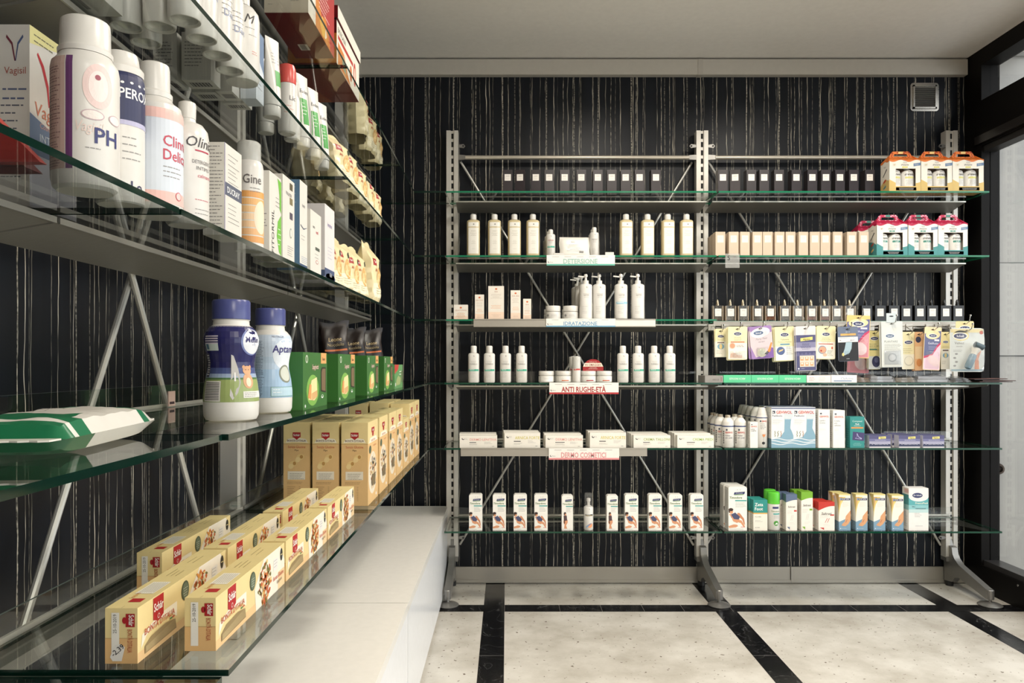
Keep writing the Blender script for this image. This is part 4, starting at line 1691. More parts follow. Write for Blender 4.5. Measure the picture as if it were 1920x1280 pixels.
def green_spray():
    t = thing('foot_spray', 'x', 'spray can')
    r, h = .0272, .172
    prof = [(r * .93, 0), (r, .003), (r, .118)]
    b = MB()
    b.lathe(prof, PLAST, 28)
    fr = Round(prof)
    b.rect(fr, -.013, .098, .015, .107, (46, 56, 110))
    b.text(fr, 'Timodore', 0, .083, .007, (98, 142, 60), shear=.2, w=.040)
    b.rect(fr, -.010, .071, .022, .077, (70, 168, 160))
    b.lines(fr, -.008, .020, .066, 3, .005, .0013, GREYINK)
    b.ell(fr, .003, .032, .0115, .0115, (70, 150, 50))
    b.poly(Flat((0, -r - .0012, 0), (1, 0, 0), (0, 0, 1)), [(-.005, .027), (.010, .027), (.006, .036)], (230, 240, 225))
    b.build('can_body', t)
    b = MB()
    b.lathe([(r * 1.01, .1185), (r * 1.02, .160), (r * .97, .168), (r * .80, h), (r * .4, h + .0005)], (86, 200, 44, .25), 28)
    b.build('cap', t)
    return t


kk = Kit(green_spray)
kk.put((px2x(1454, 3.40), 3.425, HC + L0), 0, 'front white foot spray can with bright green cap, bottom shelf')
kk.put((px2x(1446, 3.47), 3.490, HC + L0), .5, 'green-capped spray can behind the front one, bottom shelf')


def saltrati(w, h, col, sub):
    d = .050
    b, f = cbox(w, d, h, (238, 230, 218, .4), t=col)
    n = 12
    g = f['f']
    cur = [(-w / 2 + w * i / n, h * (.775 + .07 * math.sin(i / n * PI * .55))) for i in range(n + 1)]
    if w > .07:
        cur = [(-w / 2 + w * i / n, h * (.70 + .16 * math.sin(i / n * PI * .55))) for i in range(n + 1)]
    b.poly(g, cur + [(w / 2, h), (-w / 2, h)], col)
    hl = cur[0][1]
    b.poly(f['l'], [(-d / 2, hl * 1.04), (d / 2, hl), (d / 2, h), (-d / 2, h)], col)
    b.text(g, 'Saltrati', 0, h * .63 if w < .07 else h * .55, h * .05 if w < .07 else h * .09, (40, 40, 44), w=w * .82, shear=.15, bold=.015)
    b.rect(g, w * .22, h * .52, w * .47, h * .565, sub)
    b.lines(g, -w * .4, w * .15, h * .55, 3, .006, .0013, (190, 184, 176))
    for sg in (0, 1):
        b.poly(g, [(w * (-.10 + sg * .14), h * .28), (w * (-.08 + sg * .14), h * .27), (w * (.06 + sg * .12), h * .42), (w * (.04 + sg * .12), h * .44)], sub if w > .07 else (208, 200, 192))
    b.lines(g, -w * .2, w * .3, h * .22, 2, .006, .0012, (200, 196, 190))
    b.poly(g, [(-w * .42, h * .10), (-w * .16, h * .10), (-w * .16, h * .02)], col)
    b.lines(f['l'], -.018, .018, h * .68, 12, h * .05, .0013, (170, 164, 156))
    return b


for a, c, yt, col, sub, nm in ((1474, 1494.7, 926.5, (92, 110, 142, .35), (214, 70, 60), 'slate blue'), (1502.5, 1524, 922, (120, 180, 40, .35), (120, 180, 40), 'lime green'),
                               (1535, 1565, 941, (212, 52, 40, .35), (212, 52, 40), 'squat red')):
    w_, h_, cx = at_back(a, c, yt, L0, zf)
    m = saltrati(w_, h_, col, sub)
    o = one('foot_care_box', m, 'front %s-topped foot care box reading Saltrati, bottom shelf' % nm, 'medicine box', (cx, zf + .026, HC + L0), 0, 'colour-topped foot care boxes')
    q = o.copy()
    COL.objects.link(q)
    q.location = (cx - .012, zf + .081, HC + L0)
    q['label'] = '%s-topped foot care box directly behind the front one' % nm
    q.scale = (1, 1, .985)


def nok(w, h):
    d = .046
    b, f = cbox(w, d, h, (238, 232, 218, .4), t=(226, 208, 130))
    g = f['f']
    cv = [(.5 * w - w * i / 10, h * (.44 - .20 * (i / 10) ** .6)) for i in range(11)]
    b.poly(g, [(-w / 2, 0), (w / 2, 0)] + cv, (120, 158, 184))
    b.poly(g, [(-w / 2, h * .93), (-w / 2, h * .35), (-w * .44, h * .55), (-w * .32, h * .72), (-w * .08, h * .86), (w * .1, h * .93)], (226, 200, 110), 1)
    b.poly(g, [(-w / 2, h * .93), (-w / 2, h * .60), (-w * .36, h * .80), (-w * .2, h * .93)], (206, 160, 90), 2)
    b.poly(g, [(-w / 2, h), (w / 2, h), (w / 2, h * .97), (-w / 2, h * .97)], (230, 214, 140), 1)
    b.rect(g, -w * .40, h * .835, w * .46, h * .895, (54, 54, 96), 3)
    b.rect(g, -w * .40, h * .835, -w * .30, h * .895, (110, 150, 190), 4)
    b.text(g, 'NOK SAN', w * .05, h * .850, h * .035, (240, 240, 240), 5, w=w * .62, bold=.02)
    b.lines(g, -w * .2, w * .42, h * .79, 5, h * .03, .0012, (190, 180, 160), 1)
    b.poly(g, [(-w * .28, h * .14), (-w * .16, h * .20), (0, h * .24), (w * .10, h * .40), (w * .5, h * .56), (w * .5, h * .28), (w * .30, h * .18), (w * .05, h * .115)], (222, 158, 108), 3)
    b.poly(g, [(w * .06, h * .22), (w * .20, h * .31), (w * .22, h * .30), (w * .10, h * .22)], (170, 90, 60), 4)
    b.ell(g, -w * .36, h * .055, .0022, .0022, (235, 235, 235), 2, 10)
    b.lines(g, -w * .30, w * .3, h * .06, 1, .004, .0012, (220, 224, 228), 2)
    l = f['l']
    b.rect(l, -d / 2, 0, d / 2, h * .25, (104, 138, 160))
    b.poly(l, [(-d / 2, h), (d / 2, h), (d / 2, h * .5), (0, h * .88)], (214, 190, 110))
    b.lines(l, -.016, .016, h * .20, 4, .007, .0012, (190, 200, 205), 2)
    return b


first = None
for i, (a, c, yt) in enumerate(((1573, 1595, 926.5), (1605, 1626.7, 926.5), (1638.6, 1660, 926.5), (1672, 1694.6, 930))):
    w_, h_, cx = at_back(a, c, yt, L0, zf)
    lb = '%s of the four cream and blue hand cream boxes, bottom shelf' % nth(i, 4)
    if first is None:
        first = o = one('hand_cream_box', nok(w_, h_), lb, 'medicine box', (cx, zf + .024, HC + L0), 0, 'cream and blue boxes with a hand')
    else:
        o = first.copy()
        COL.objects.link(o)
        o.location = (cx, zf + .024, HC + L0)
        o['label'] = lb
        if i == 3:
            o.scale = (1, 1, .975)
q = first.copy()
COL.objects.link(q)
q.location = (first.location.x - .007, zf + .074, HC + L0)
q['label'] = 'cream and blue hand cream box behind the leftmost of its row'
w_, h_, cx = at_back(1704, 1741, 915, L0, zf)
b, f = cbox(w_, .055, h_, (236, 232, 226, .4))
g = f['f']
b.rect(g, -w_ / 2, h_ * .60, w_ / 2, h_ * .78, (84, 172, 176))
b.rect(g, -w_ / 2, h_ * .50, w_ / 2, h_ * .60, (134, 196, 198))
b.rect(g, -w_ / 2, h_ * .42, w_ / 2, h_ * .50, (186, 216, 214))
b.ell(g, 0, h_ * .80, w_ * .54 * .92, h_ * .115, (236, 232, 226), 2, 28)
b.poly(g, [(-w_ / 2, h_ * .78), (w_ / 2, h_ * .78), (w_ / 2, h_ * .96), (-w_ / 2, h_ * .96)], (236, 232, 226), 3)
b.ell(g, -w_ * .06, h_ * .83, w_ * .26, h_ * .06, (42, 52, 104), 4, 24)
b.text(g, 'Dr Scholl', -w_ * .06, h_ * .815, h_ * .035, (240, 240, 240), 5, w=w_ * .42, bold=.02)
b.text(g, 'FrescoPiedi', w_ * .46, h_ * .625, h_ * .045, (238, 240, 220), 5, al='r', w=w_ * .82, bold=.02)
b.text(g, 'SALI', -w_ * .34, h_ * .55, h_ * .028, (60, 80, 100), 5, al='l', bold=.02)
b.text(g, 'TERMOESSENZE', -w_ * .18, h_ * .505, h_ * .026, (60, 80, 100), 5, al='l', w=w_ * .55)
b.lines(g, -w_ * .2, w_ * .2, h_ * .41, 3, h_ * .04, .0014, (120, 130, 140), 5)
b.lines(g, -w_ * .2, w_ * .25, h_ * .11, 1, .004, .0014, (120, 130, 140), 5, 'c')
l = f['l']
b.rect(l, -.0275, h_ * .60, .0275, h_ * .84, (76, 150, 152))
b.rect(l, -.0275, h_ * .48, .0275, h_ * .60, (150, 200, 200))
b.rect(l, -.01, h_ * .88, .0275, h_ * .97, (224, 180, 180))
b.lines(l, -.022, .022, h_ * .42, 12, h_ * .03, .0014, (120, 130, 140), 1)
one('bath_salts_box', b, 'tall white and teal bath salts box at the right end of the bottom shelf', 'medicine box', (cx, zf + .028, HC + L0))

# -- fifth shelf, right bay
def talc():
    t = thing('powder_bottle', 'x', 'bottle')
    r, h = .0268, .146
    prof = [(r * .92, 0), (r, .004), (r, .112), (r * .94, .119), (r * .55, .132), (r * .42, .135)]
    b = MB()
    b.lathe(prof, PLAST, 28)
    fr = Round(prof)
    b.rect(fr, -.060, .093, .060, .0985, (70, 84, 130))
    b.rect(fr, -.012, .076, -.005, .084, (60, 70, 90))
    b.text(fr, 'GEHWOL', .002, .064, .0080, (208, 52, 34), w=.036, bold=.03)
    b.text(fr, 'Pulver', -.014, .051, .0062, (50, 60, 100), al='l', w=.026)
    b.text(fr, 'per piedi', -.014, .041, .0062, (50, 60, 100), al='l', w=.032)
    b.lines(fr, -.014, .014, .028, 4, .005, .0011, (190, 188, 184))
    for k in range(7):
        b.rect(fr, -.027, .018 + k * .0085, -.020, .023 + k * .0085, INK)
    b.build('bottle_body', t)
    b = MB()
    b.lathe([(r * .46, .1352), (r * .46, .144), (r * .40, h)], (190, 178, 160, .3, .5), 20)
    b.build('cap', t)
    return t


kt = Kit(talc)
pts = [(1367, 3.425, 'left of the two front powder bottles, fifth shelf, right bay'), (1390, 3.425, 'right of the two front powder bottles, fifth shelf, right bay'),
       (1353, 3.475, 'powder bottle second in the left file, fifth shelf, right bay'), (1344, 3.53, 'powder bottle third in the left file, fifth shelf, right bay'),
       (1339, 3.59, 'rearmost powder bottle of the left file beside the middle upright'), (1380, 3.485, 'powder bottle behind the front pair, fifth shelf, right bay')]
for px, z, lb in pts:
    kt.put((px2x(px, z - .02), z, HC + L3), math.radians(-8), lb, 'white foot powder bottles')


def gspray():
    t = thing('foot_spray', 'x', 'spray can')
    r, h = .0245, .181
    prof = [(r * .92, 0), (r, .003), (r, .142), (r * .90, .148)]
    b = MB()
    b.lathe(prof, PLAST, 28)
    fr = Round(prof)
    b.rect(fr, -.060, .133, .060, .137, (70, 84, 130))
    b.rect(fr, -.016, .116, -.010, .123, (60, 70, 90))
    b.text(fr, 'GEHWOL', -.008, .116, .0075, (208, 52, 34), al='l', w=.026, bold=.03)
    b.lines(fr, -.014, .016, .108, 4, .007, .0022, (90, 96, 110))
    b.poly(Flat((0, -r - .0012, 0), (1, 0, 0), (0, 0, 1)), [(-.006, .060), (.010, .060), (.004, .048), (-.002, .048)], (224, 140, 80))
    b.ell(fr, .000, .020, .007, .0065, (30, 28, 30))
    b.rect(fr, -.001, .026, .003, .048, (190, 186, 180))
    b.build('can_body', t)
    b = MB()
    b.lathe([(r * .90, .1482), (r * .88, .155), (r * .70, .170), (r * .62, .178), (r * .45, h)], PLAST, 28)
    b.build('cap', t)
    return t


kt = Kit(gspray)
for px, z, lb in ((1431, 3.420, 'front tall white spray can left of the foot bath boxes'), (1420, 3.48, 'tall white spray can second in line behind the front can'), (1409.5, 3.54, 'tall white spray can third in line behind the front can'),
                  (1401, 3.60, 'tall white spray can fourth in line behind the front can'), (1395, 3.655, 'rearmost tall white spray can behind the front can')):
    kt.put((px2x(px, z - .02), z, HC + L3), 0, lb, 'tall white foot spray cans')


def gcarton(w, h, d, words, logo=True):
    b, f = cbox(w, d, h, (238, 234, 226, .4))
    g = f['f']
    b.rect(g, -w * .36, h * .88, -w * .20, h * .92, (80, 84, 100))
    b.text(g, 'GEHWOL', -w * .40, h * .80, min(.0085, w * .18), (208, 52, 34), al='l', w=w * .82, bold=.03)
    for k, s_ in enumerate(words):
        b.text(g, s_, -w * .40, h * (.70 - .06 * k), .0065, (60, 84, 110), al='l', w=w * .7)
    b.lines(g, -w * .38, w * .2, h * .50, 2, .005, .0011, (196, 192, 186))
    b.lines(f['l'], -d * .36, d * .36, h * .9, 14, h * .055, .0018, (130, 128, 130))
    return b


for a, c, yt, words, lb in ((1406.5, 1421, 791, ('salva', 'unghie'), 'narrow low white carton left of the tall spray cans front'), (1534.5, 1556, 768, ('Lipidro', 'Crema'), 'left of the two tall white cartons right of the foot bath boxes'),
                            (1562, 1584, 769, ('Crema', 'anti', 'callosita'), 'right of the two tall white cartons right of the foot bath boxes')):
    zf = 3.385
    w_, h_, cx = at_back(a, c, yt, L3, zf)
    d = .035 if a < 1500 else .05
    m = gcarton(w_, h_, d, words)
    o = one('foot_cream_carton', m, lb, 'medicine box', (cx, zf + d / 2, HC + L3), 0, 'tall white foot cream cartons')
    if a > 1500:
        q = o.copy()
        COL.objects.link(q)
        q.location = (cx - .007, zf + d / 2 + .052, HC + L3)
        q['label'] = 'white carton directly behind the %s tall foot cream carton' % ('left' if a < 1550 else 'right')


def bath_box(w, h):
    d = .070
    b, f = cbox(w, d, h, (236, 234, 228, .4), t=(120, 132, 160))
    g = f['f']
    BL = (128, 170, 192)
    b.rect(g, -w / 2, h * .955, w / 2, h * .985, (90, 100, 140))
    b.rect(g, -w * .46, h * .84, -w * .33, h * .91, (50, 60, 80))
    b.poly(g, [(-w * .44, h * .895), (-w * .36, h * .855), (-w * .44, h * .855)], (235, 232, 226), 2)
    b.text(g, 'GEHWOL', -w * .28, h * .838, h * .072, (208, 52, 34), al='l', w=w * .72, bold=.04)
    b.text(g, 'Pediluvio', -w * .46, h * .765, h * .048, (80, 98, 130), al='l', w=w * .64, bold=.02)
    b.lines(g, -w * .46, w * .04, h * .70, 4, h * .035, .0012, GREYINK)
    # blue leg silhouettes: a dark field with two pale calves
    b.rect(g, w * .08, h * .70, w * .5, h * .90, (208, 216, 220), 1)
    b.poly(g, [(w * .10, h * .72), (w * .40, h * .72), (w * .36, h * .50), (w * .50, h * .30), (w * .5, 0), (-w * .5, 0), (-w * .5, h * .22), (-w * .10, h * .26), (w * .08, h * .40)], BL, 1)
    b.poly(g, [(w * .5, h * .80), (w * .38, h * .66), (w * .36, h * .48), (w * .5, h * .32)], (232, 232, 230), 2)
    for k in range(3):
        P0 = []
        for i in range(13):
            u = -w / 2 + w * i / 12
            P0.append((u, h * (.20 - .055 * k + .022 * math.sin(i / 12 * 2 * PI + k * 1.1))))
        for i in range(12):
            b.poly(g, [P0[i], P0[i + 1], (P0[i + 1][0], P0[i + 1][1] + h * .018), (P0[i][0], P0[i][1] + h * .018)], (232, 236, 238), 3)
    rn = random.Random(5)
    for k in range(3):
        for i in range(8):
            b.ell(g, -w * .34 + k * w * .14 + rn.uniform(-.002, .002), h * (.28 + i * .018), .0020, .0014, (86, 96, 60) if k < 2 else (160, 90, 60), 4, 8, rn.uniform(0, 3))
    b.rect(f['l'], -d / 2, 0, d / 2, h * .22, (110, 146, 166))
    b.lines(f['l'], -d * .4, d * .4, h * .86, 14, h * .04, .0014, (140, 140, 144))
    return b


first = None
for i, (a, c) in enumerate(((1446.5, 1487.8), (1488.6, 1528.5))):
    w_, h_, cx = at_back(a, c, 763, L3, zf)
    if first is None:
        first = one('foot_bath_box', bath_box(w_, h_), 'left of the two blue and white foot bath boxes reading GEHWOL', 'medicine box', (cx, zf + .036, HC + L3), 0, 'blue and white foot bath boxes')
    else:
        o = first.copy()
        COL.objects.link(o)
        o.location = (cx, zf + .036, HC + L3)
        o['label'] = 'right of the two blue and white foot bath boxes reading GEHWOL'
    o = first.copy()
    COL.objects.link(o)
    o.location = (cx - .008, zf + .110, HC + L3)
    o['label'] = 'foot bath box directly behind the %s front one' % ('left', 'right')[i]
w_, h_, cx = at_back(1594, 1621, 781, L3, zf)
b, f = cbox(w_, .045, h_, (34, 140, 134, .3))
g = f['f']
b.text(g, 'Compeed', 0, h_ * .83, h_ * .055, (200, 230, 226), w=w_ * .7)
b.text(g, 'Piedi', 0, h_ * .74, h_ * .045, (240, 240, 240), bold=.03)
b.lines(g, -w_ * .36, w_ * .36, h_ * .71, 1, .005, .0018, (220, 230, 228), 1, 'c')
b.rect(g, -w_ * .42, h_ * .62, w_ * .42, h_ * .665, (226, 140, 60))
b.poly(g, [(-w_ * .34, h_ * .25), (w_ * .46, h_ * .22), (w_ * .50, h_ * .48), (-w_ * .30, h_ * .52)], (66, 56, 108))
b.poly(g, [(-w_ * .16, h_ * .30), (w_ * .30, h_ * .27), (w_ * .32, h_ * .31), (w_ * .10, h_ * .36), (w_ * .02, h_ * .46), (-w_ * .04, h_ * .46), (-w_ * .02, h_ * .36)], (170, 168, 210), 2)
b.poly(g, [(-w_ * .12, h_ * .315), (w_ * .26, h_ * .285), (w_ * .06, h_ * .35), (-.001, h_ * .44), (.0, h_ * .36)], (66, 56, 108), 3)
b.lines(g, -w_ * .3, w_ * .3, h_ * .15, 3, .005, .0014, (150, 200, 196), 1, 'c')
b.lines(f['l'], -.018, .018, h_ * .6, 8, .01, .004, (28, 116, 112))
one('foot_cream_carton', b, 'teal green foot cream carton left of the violet plaster boxes', 'medicine box', (cx, zf + .0235, HC + L3))


def alpino(w, h, d=.042):
    b, f = cbox(w, d, h, (196, 194, 206, .4), t=(92, 92, 130))
    g = f['f']
    b.rect(g, -w / 2, h * .52, w / 2, h, (112, 112, 156))
    b.rect(g, -w / 2, h * .30, w / 2, h * .52, (164, 162, 188))
    b.rect(g, -w / 2, h * .72, w / 2, h, (82, 80, 124), 2)
    b.poly(g, [(-w * .06, h * .70), (w * .28, h * .74), (w * .28, h * .92), (-w * .06, h * .88)], (232, 218, 120), 3)
    b.text(g, 'Alpino', w * .11, h * .755, h * .11, (60, 50, 40), 4, w=w * .28, rot=.05, bold=.02)
    b.lines(g, -w * .25, w * .3, h * .62, 1, .005, .0018, (214, 212, 226), 3, 'c')
    rn = random.Random(8)
    top = []
    for i in range(15):
        top.append((-w / 2 + w * i / 14, h * (.20 + (.20 if i % 2 else .06) * rn.uniform(.6, 1))))
    for i in range(14):
        b.poly(g, [(top[i][0], 0), (top[i + 1][0], 0), top[i + 1], top[i]], (50, 56, 92), 3)
    for i in range(1, 14, 2):
        u, v = top[i]
        b.poly(g, [(u, v), (u - w * .025, v - h * .07), (u + w * .03, v - h * .08)], (222, 222, 232), 4)
    b.rect(g, -w / 2, 0, w / 2, h * .10, (214, 212, 214), 5)
    return b


first = None
for i, (a, c, yt) in enumerate(((1630, 1670, 816), (1686, 1725, 816), (1731.5, 1770, 816))):
    w_, h_, cx = at_back(a, c, yt, L3, zf)
    lb = '%s of the three low violet plaster boxes with mountains' % nth(i, 3)
    if first is None:
        first = o = one('plaster_box', alpino(w_, h_), lb, 'medicine box', (cx, zf + .022, HC + L3), 0, 'low violet boxes with mountains')
    else:
        o = first.copy()
        COL.objects.link(o)
        o.location = (cx, zf + .022, HC + L3)
        o['label'] = lb
    for k in range((1, 2, 1)[i]):
        q = first.copy()
        COL.objects.link(q)
        q.location = (cx - .008 * (k + 1), zf + .022 + .044 * (k + 1), HC + L3)
        q['label'] = 'violet plaster box %s behind the %s one with mountains' % (('directly', 'second')[k], nth(i, 3))

# -- fourth shelf, right bay: boxes lying flat
zf = 3.390
GREEN = (84, 208, 146, .4)
row = [(1322, 1356, 704, 'grey', (150, 146, 140, .4)), (1357, 1408.6, 703, 'green', GREEN), (1409.2, 1460.5, 703, 'green', GREEN), (1461, 1512, 703, 'green', GREEN),
       (1513, 1558, 703.5, 'white', (236, 228, 220)), (1559, 1607, 703, 'blue', (236, 232, 226))]
gi = 0
for a, c, yt, kind, col in row:
    w_, h_, cx = at_back(a, c, yt, L2, zf)
    b, f = cbox(w_, .12, h_, col)
    g = f['f']
    if kind == 'green':
        b.text(g, 'ARCH INSOLES', 0, h_ * .64, h_ * .27, (226, 240, 228), w=w_ * .58, rot=PI, bold=.01)
        lb = ('left', 'middle', 'right')[gi] + ' of the three green boxes printed upside down ARCH INSOLES'
        gi += 1
        cat = 'insole box'
    elif kind == 'grey':
        b.text(g, '000123', w_ * .1, h_ * .3, h_ * .22, (90, 84, 84), w=w_ * .4)
        b.rect(g, w_ * .38, h_ * .2, w_ * .41, h_ * .8, (150, 60, 60))
        lb, cat = 'flat grey box at the left end of the fourth shelf, right bay', 'box'
    elif kind == 'white':
        b.lines(g, -w_ * .4, -w_ * .1, h_ * .7, 3, h_ * .2, .0022, (180, 120, 130))
        b.lines(g, -w_ * .0, w_ * .35, h_ * .75, 3, h_ * .2, .0014, (170, 150, 150))
        lb, cat = 'flat white and pink box right of the three green boxes', 'box'
    else:
        b.text(g, 'ClaActive', w_ * .12, h_ * .38, h_ * .36, (150, 170, 200), w=w_ * .48, shear=.1)
        b.rect(g, -w_ * .4, h_ * .16, w_ * .30, h_ * .28, (110, 140, 180))
        lb, cat = 'flat white box with blue line left of the clear packs', 'box'
    one('insole_box', b, lb, cat, (cx, zf + .062, HC + L2), 0, 'flat boxes on the fourth shelf')


def bump_pack(w, d, h, n, seed, inner):
    """clear moulded pack lying down with grey soles inside"""
    t = thing('insole_blister', 'x', 'blister pack')
    b = MB()
    rn = random.Random(seed)
    N, M = 18, 8
    for i in range(N + 1):
        for j in range(M + 1):
            u, v = i / N, j / M
            e = (max(0, 1 - abs(2 * u - 1) ** 4) ** .5) * (max(0, 1 - abs(2 * v - 1) ** 4) ** .5)
            b.v.append((-w / 2 + w * u, -d / 2 + d * v, .001 + h * e * (.80 + .2 * math.sin(u * 7 + seed)) + rn.uniform(0, .0015)))
    for i in range(N):
        for j in range(M):
            b.f.append((i * (M + 1) + j, (i + 1) * (M + 1) + j, (i + 1) * (M + 1) + j + 1, i * (M + 1) + j + 1))
            b.m.append('clear')
    b.build('clear_shell', t)
    b = MB()
    P = [(-w * .44, -d * .3), (-w * .2, -d * .40), (w * .15, -d * .30), (w * .42, -d * .38), (w * .46, 0), (w * .38, d * .35), (0, d * .28), (-w * .35, d * .38)]
    b.prism(P, 'z', .0015, h * .35, inner)
    P2 = [(x * .92, y * .9) for x, y in P]
    b.prism(P2, 'z', h * .40, h * .70, inner)
    b.build('insole', t)
    return t


for i, (a, c, hh, col) in enumerate(((1608, 1636, .030, (120, 100, 84, .3)), (1634, 1682, .040, (150, 154, 162, .3)), (1682, 1722, .030, (130, 122, 112, .3)), (1722, 1786, .040, (164, 168, 176, .3)), (1784, 1826, .026, (90, 92, 96, .3)))):
    x0, x1 = px2x(a, zf), px2x(c, zf)
    t = bump_pack(x1 - x0, .12, hh, 8, i, col)
    t.location = ((x0 + x1) / 2, zf + .062, HC + L2)
    t['label'] = '%s of the five clear insole packs lying on the fourth shelf' % nth(i, 5)
    t['group'] = 'clear insole packs lying flat'
# dark thin folders sticking out past the right end of the shelf
for k, (x1, zz, tl) in enumerate(((2.298, .0012, 0), (2.315, .0060, 0), (2.280, .0150, -1.2))):
    b = MB()
    b.box(-.15, 0, -.05, .05, 0, .0022, (38, 20, 20, .4))
    b.box(-.15, 0, -.048, .048, .0022, .0032, (110, 70, 60, .5))
    o = one('thin_folder', b, ('lowest', 'middle', 'topmost')[k] + ' dark thin folder jutting out over the right end of the fourth shelf', 'folder', (x1, 3.44 + .004 * k, HC + L2 + zz + .0005), 0, 'dark folders at the shelf end')
    o.rotation_euler[1] = math.radians(tl)

# ------------------------------------------------------------------ hook rail and hanging packs, right bay
RH = HC + .188
rail = thing('hook_rail', 'grey metal hook rail with hanging foot care packs under the perfume bottles', 'hook rail')
b = MB()
b.box(.997, 2.222, 3.598, 3.608, RH - .010, RH + .010, (176, 170, 160, .35, .5))
b.box(.997, 2.222, 3.596, 3.612, RH + .010, RH + .012, (206, 202, 192, .3, .5))
b.box(1.00, 2.21, 3.603, 3.609, RH - .022, RH - .016, (150, 146, 138, .35, .5))
b.build('rail_bar', rail, smooth=0)
CREAM = (238, 228, 176, .4)
SCH = (52, 58, 104)


def hook(x, zc, zt, up=.016):
    b = MB()
    z0 = RH - .012
    b.tube([(x, 3.600, z0), (x, 3.560, z0 - .001), (x, zc + .020, zt - .010), (x, zc - .012, zt - .012), (x + .002, zc - .030, zt - .004), (x + .005, zc - .034, zt + up)], .0021, 'chrome', 8)
    b.lathe([(.001, 0), (.0042, .001), (.0046, .004), (.0042, .0075), (.001, .0085)], 'chrome', 10, x=x + .005, y=zc - .034, z=zt + up - .003)
    hk_ = b.build('hook', rail)
    b = MB()
    b.box(x - .016, x + .016, 3.592, 3.600, z0 - .020, z0 + .010, (190, 186, 176, .35, .5))
    b.build('hook_clip', hk_, smooth=0)


def card(px0, px1, py0, py1, zc, base, draw, label, group=None, tilt=0, n=1, r=.006, dz=.007, hk=True, thick=.0012, up=.016):
    """a printed card with a euro hole hanging on a hook; n: how many hang behind each other"""
    w, h = (px1 - px0) * zc / F, (py1 - py0) * zc / F
    x, zt = px2x((px0 + px1) / 2, zc), HC + py2h(py0, zc)
    t = thing('hanging_pack', label, 'hanging pack', (x, zc, zt), 0, group)
    t.rotation_euler[1] = math.radians(tilt)
    b = MB()
    P = []
    for cx, cz, a0 in ((w / 2 - r, -r, 0), (-w / 2 + r, -r, 90), (-w / 2 + r, -h + r, 180), (w / 2 - r, -h + r, 270)):
        for i in range(5):
            a = math.radians(a0 + 90 * i / 4)
            P.append((cx + r * math.cos(a), cz + r * math.sin(a)))
    b.prism(P, 'y', 0, thick, base)
    g = Flat((0, 0, -h), (1, 0, 0), (0, 0, 1))
    b.ell(g, 0, h - .012, .0095, .0022, (16, 16, 16), 6, 12)
    b.ell(g, 0, h - .011, .0035, .0036, (16, 16, 16), 6, 10)
    blister = draw(b, g, w, h)
    b.build('printed_card', t, smooth=0)
    if blister:
        blister.build('clear_blister', t)
    if hk:
        hook(x, zc, zt, up)
    for k in range(1, n):
        q = dup(t, (x - .004 * k, zc + dz * k, zt - .0015 * k), 0, '%s behind: %s' % (('second', 'third', 'fourth', 'fifth')[k - 1], label), group)
        q.rotation_euler[1] = math.radians(tilt * .3 - k)
    return t


def oval(b, g, u, v, ru, tx='Scholl', col=SCH, lay=3):
    b.ell(g, u, v, ru * 1.16, ru * .56, (240, 238, 226), lay)
    b.ell(g, u, v, ru, ru * .42, col, lay + 1)
    b.text(g, tx, u, v - ru * .17, ru * .34, (240, 240, 240), lay + 2, w=ru * 1.4, bold=.02)


def bubble(w, h, x, z, d, ex=3.5, mat='clear'):
    b = MB()
    N = 8
    for i in range(N + 1):
        for j in range(N + 1):
            u, v = i / N * 2 - 1, j / N * 2 - 1
            e = (max(0, 1 - abs(u) ** ex) ** .5) * (max(0, 1 - abs(v) ** ex) ** .5)
            b.v.append((x + u * w / 2, -.002 - d * e, z + v * h / 2))
    for i in range(N):
        for j in range(N):
            b.f.append((i * (N + 1) + j, (i + 1) * (N + 1) + j, (i + 1) * (N + 1) + j + 1, i * (N + 1) + j + 1))
            b.m.append(mat)
    return b


def d_small(b, g, w, h):
    b.rect(g, -w / 2, 0, w / 2, h * .55, (236, 230, 212), 1)
    oval(b, g, 0, h * .73, w * .26)
    b.lines(g, -w * .40, w * .40, h * .62, 2, .006, .0015, GREYINK, 2, 'c')
    b.rect(g, -w * .30, h * .49, w * .30, h * .52, (90, 60, 60), 2)
    b.ell(g, 0, h * .37, w * .30, w * .26, (120, 170, 196), 2)
    b.ell(g, 0, h * .37, w * .13, w * .24, (230, 200, 130), 3)
    b.lines(g, -w * .4, w * .2, h * .22, 3, .006, .0016, GREYINK, 2)


def d_corn(b, g, w, h):
    b.rect(g, -w / 2 + .002, .002, w / 2 - .002, h * .50, (238, 232, 216), 1)
    oval(b, g, 0, h * .78, w * .19)
    b.lines(g, -w * .22, w * .22, h * .67, 3, .006, .0018, (150, 140, 100), 2, 'c')
    b.rect(g, -w * .36, h * .52, w * .36, h * .545, (206, 74, 40), 2)
    b.ell(g, -w * .28, h * .42, w * .17, w * .17, (222, 196, 180), 2)
    b.ell(g, -w * .27, h * .42, w * .13, w * .13, (226, 150, 110), 3)
    b.lines(g, -w * .06, w * .44, h * .44, 2, .006, .0024, (150, 110, 90), 2)
    b.poly(g, [(-w * .40, h * .06), (w * .24, h * .05), (w * .22, h * .14), (0, h * .14), (-w * .16, h * .21), (-w * .36, h * .19)], (230, 190, 164), 2)
    return bubble(w * .8, h * .24, 0, -h * .86, .006)


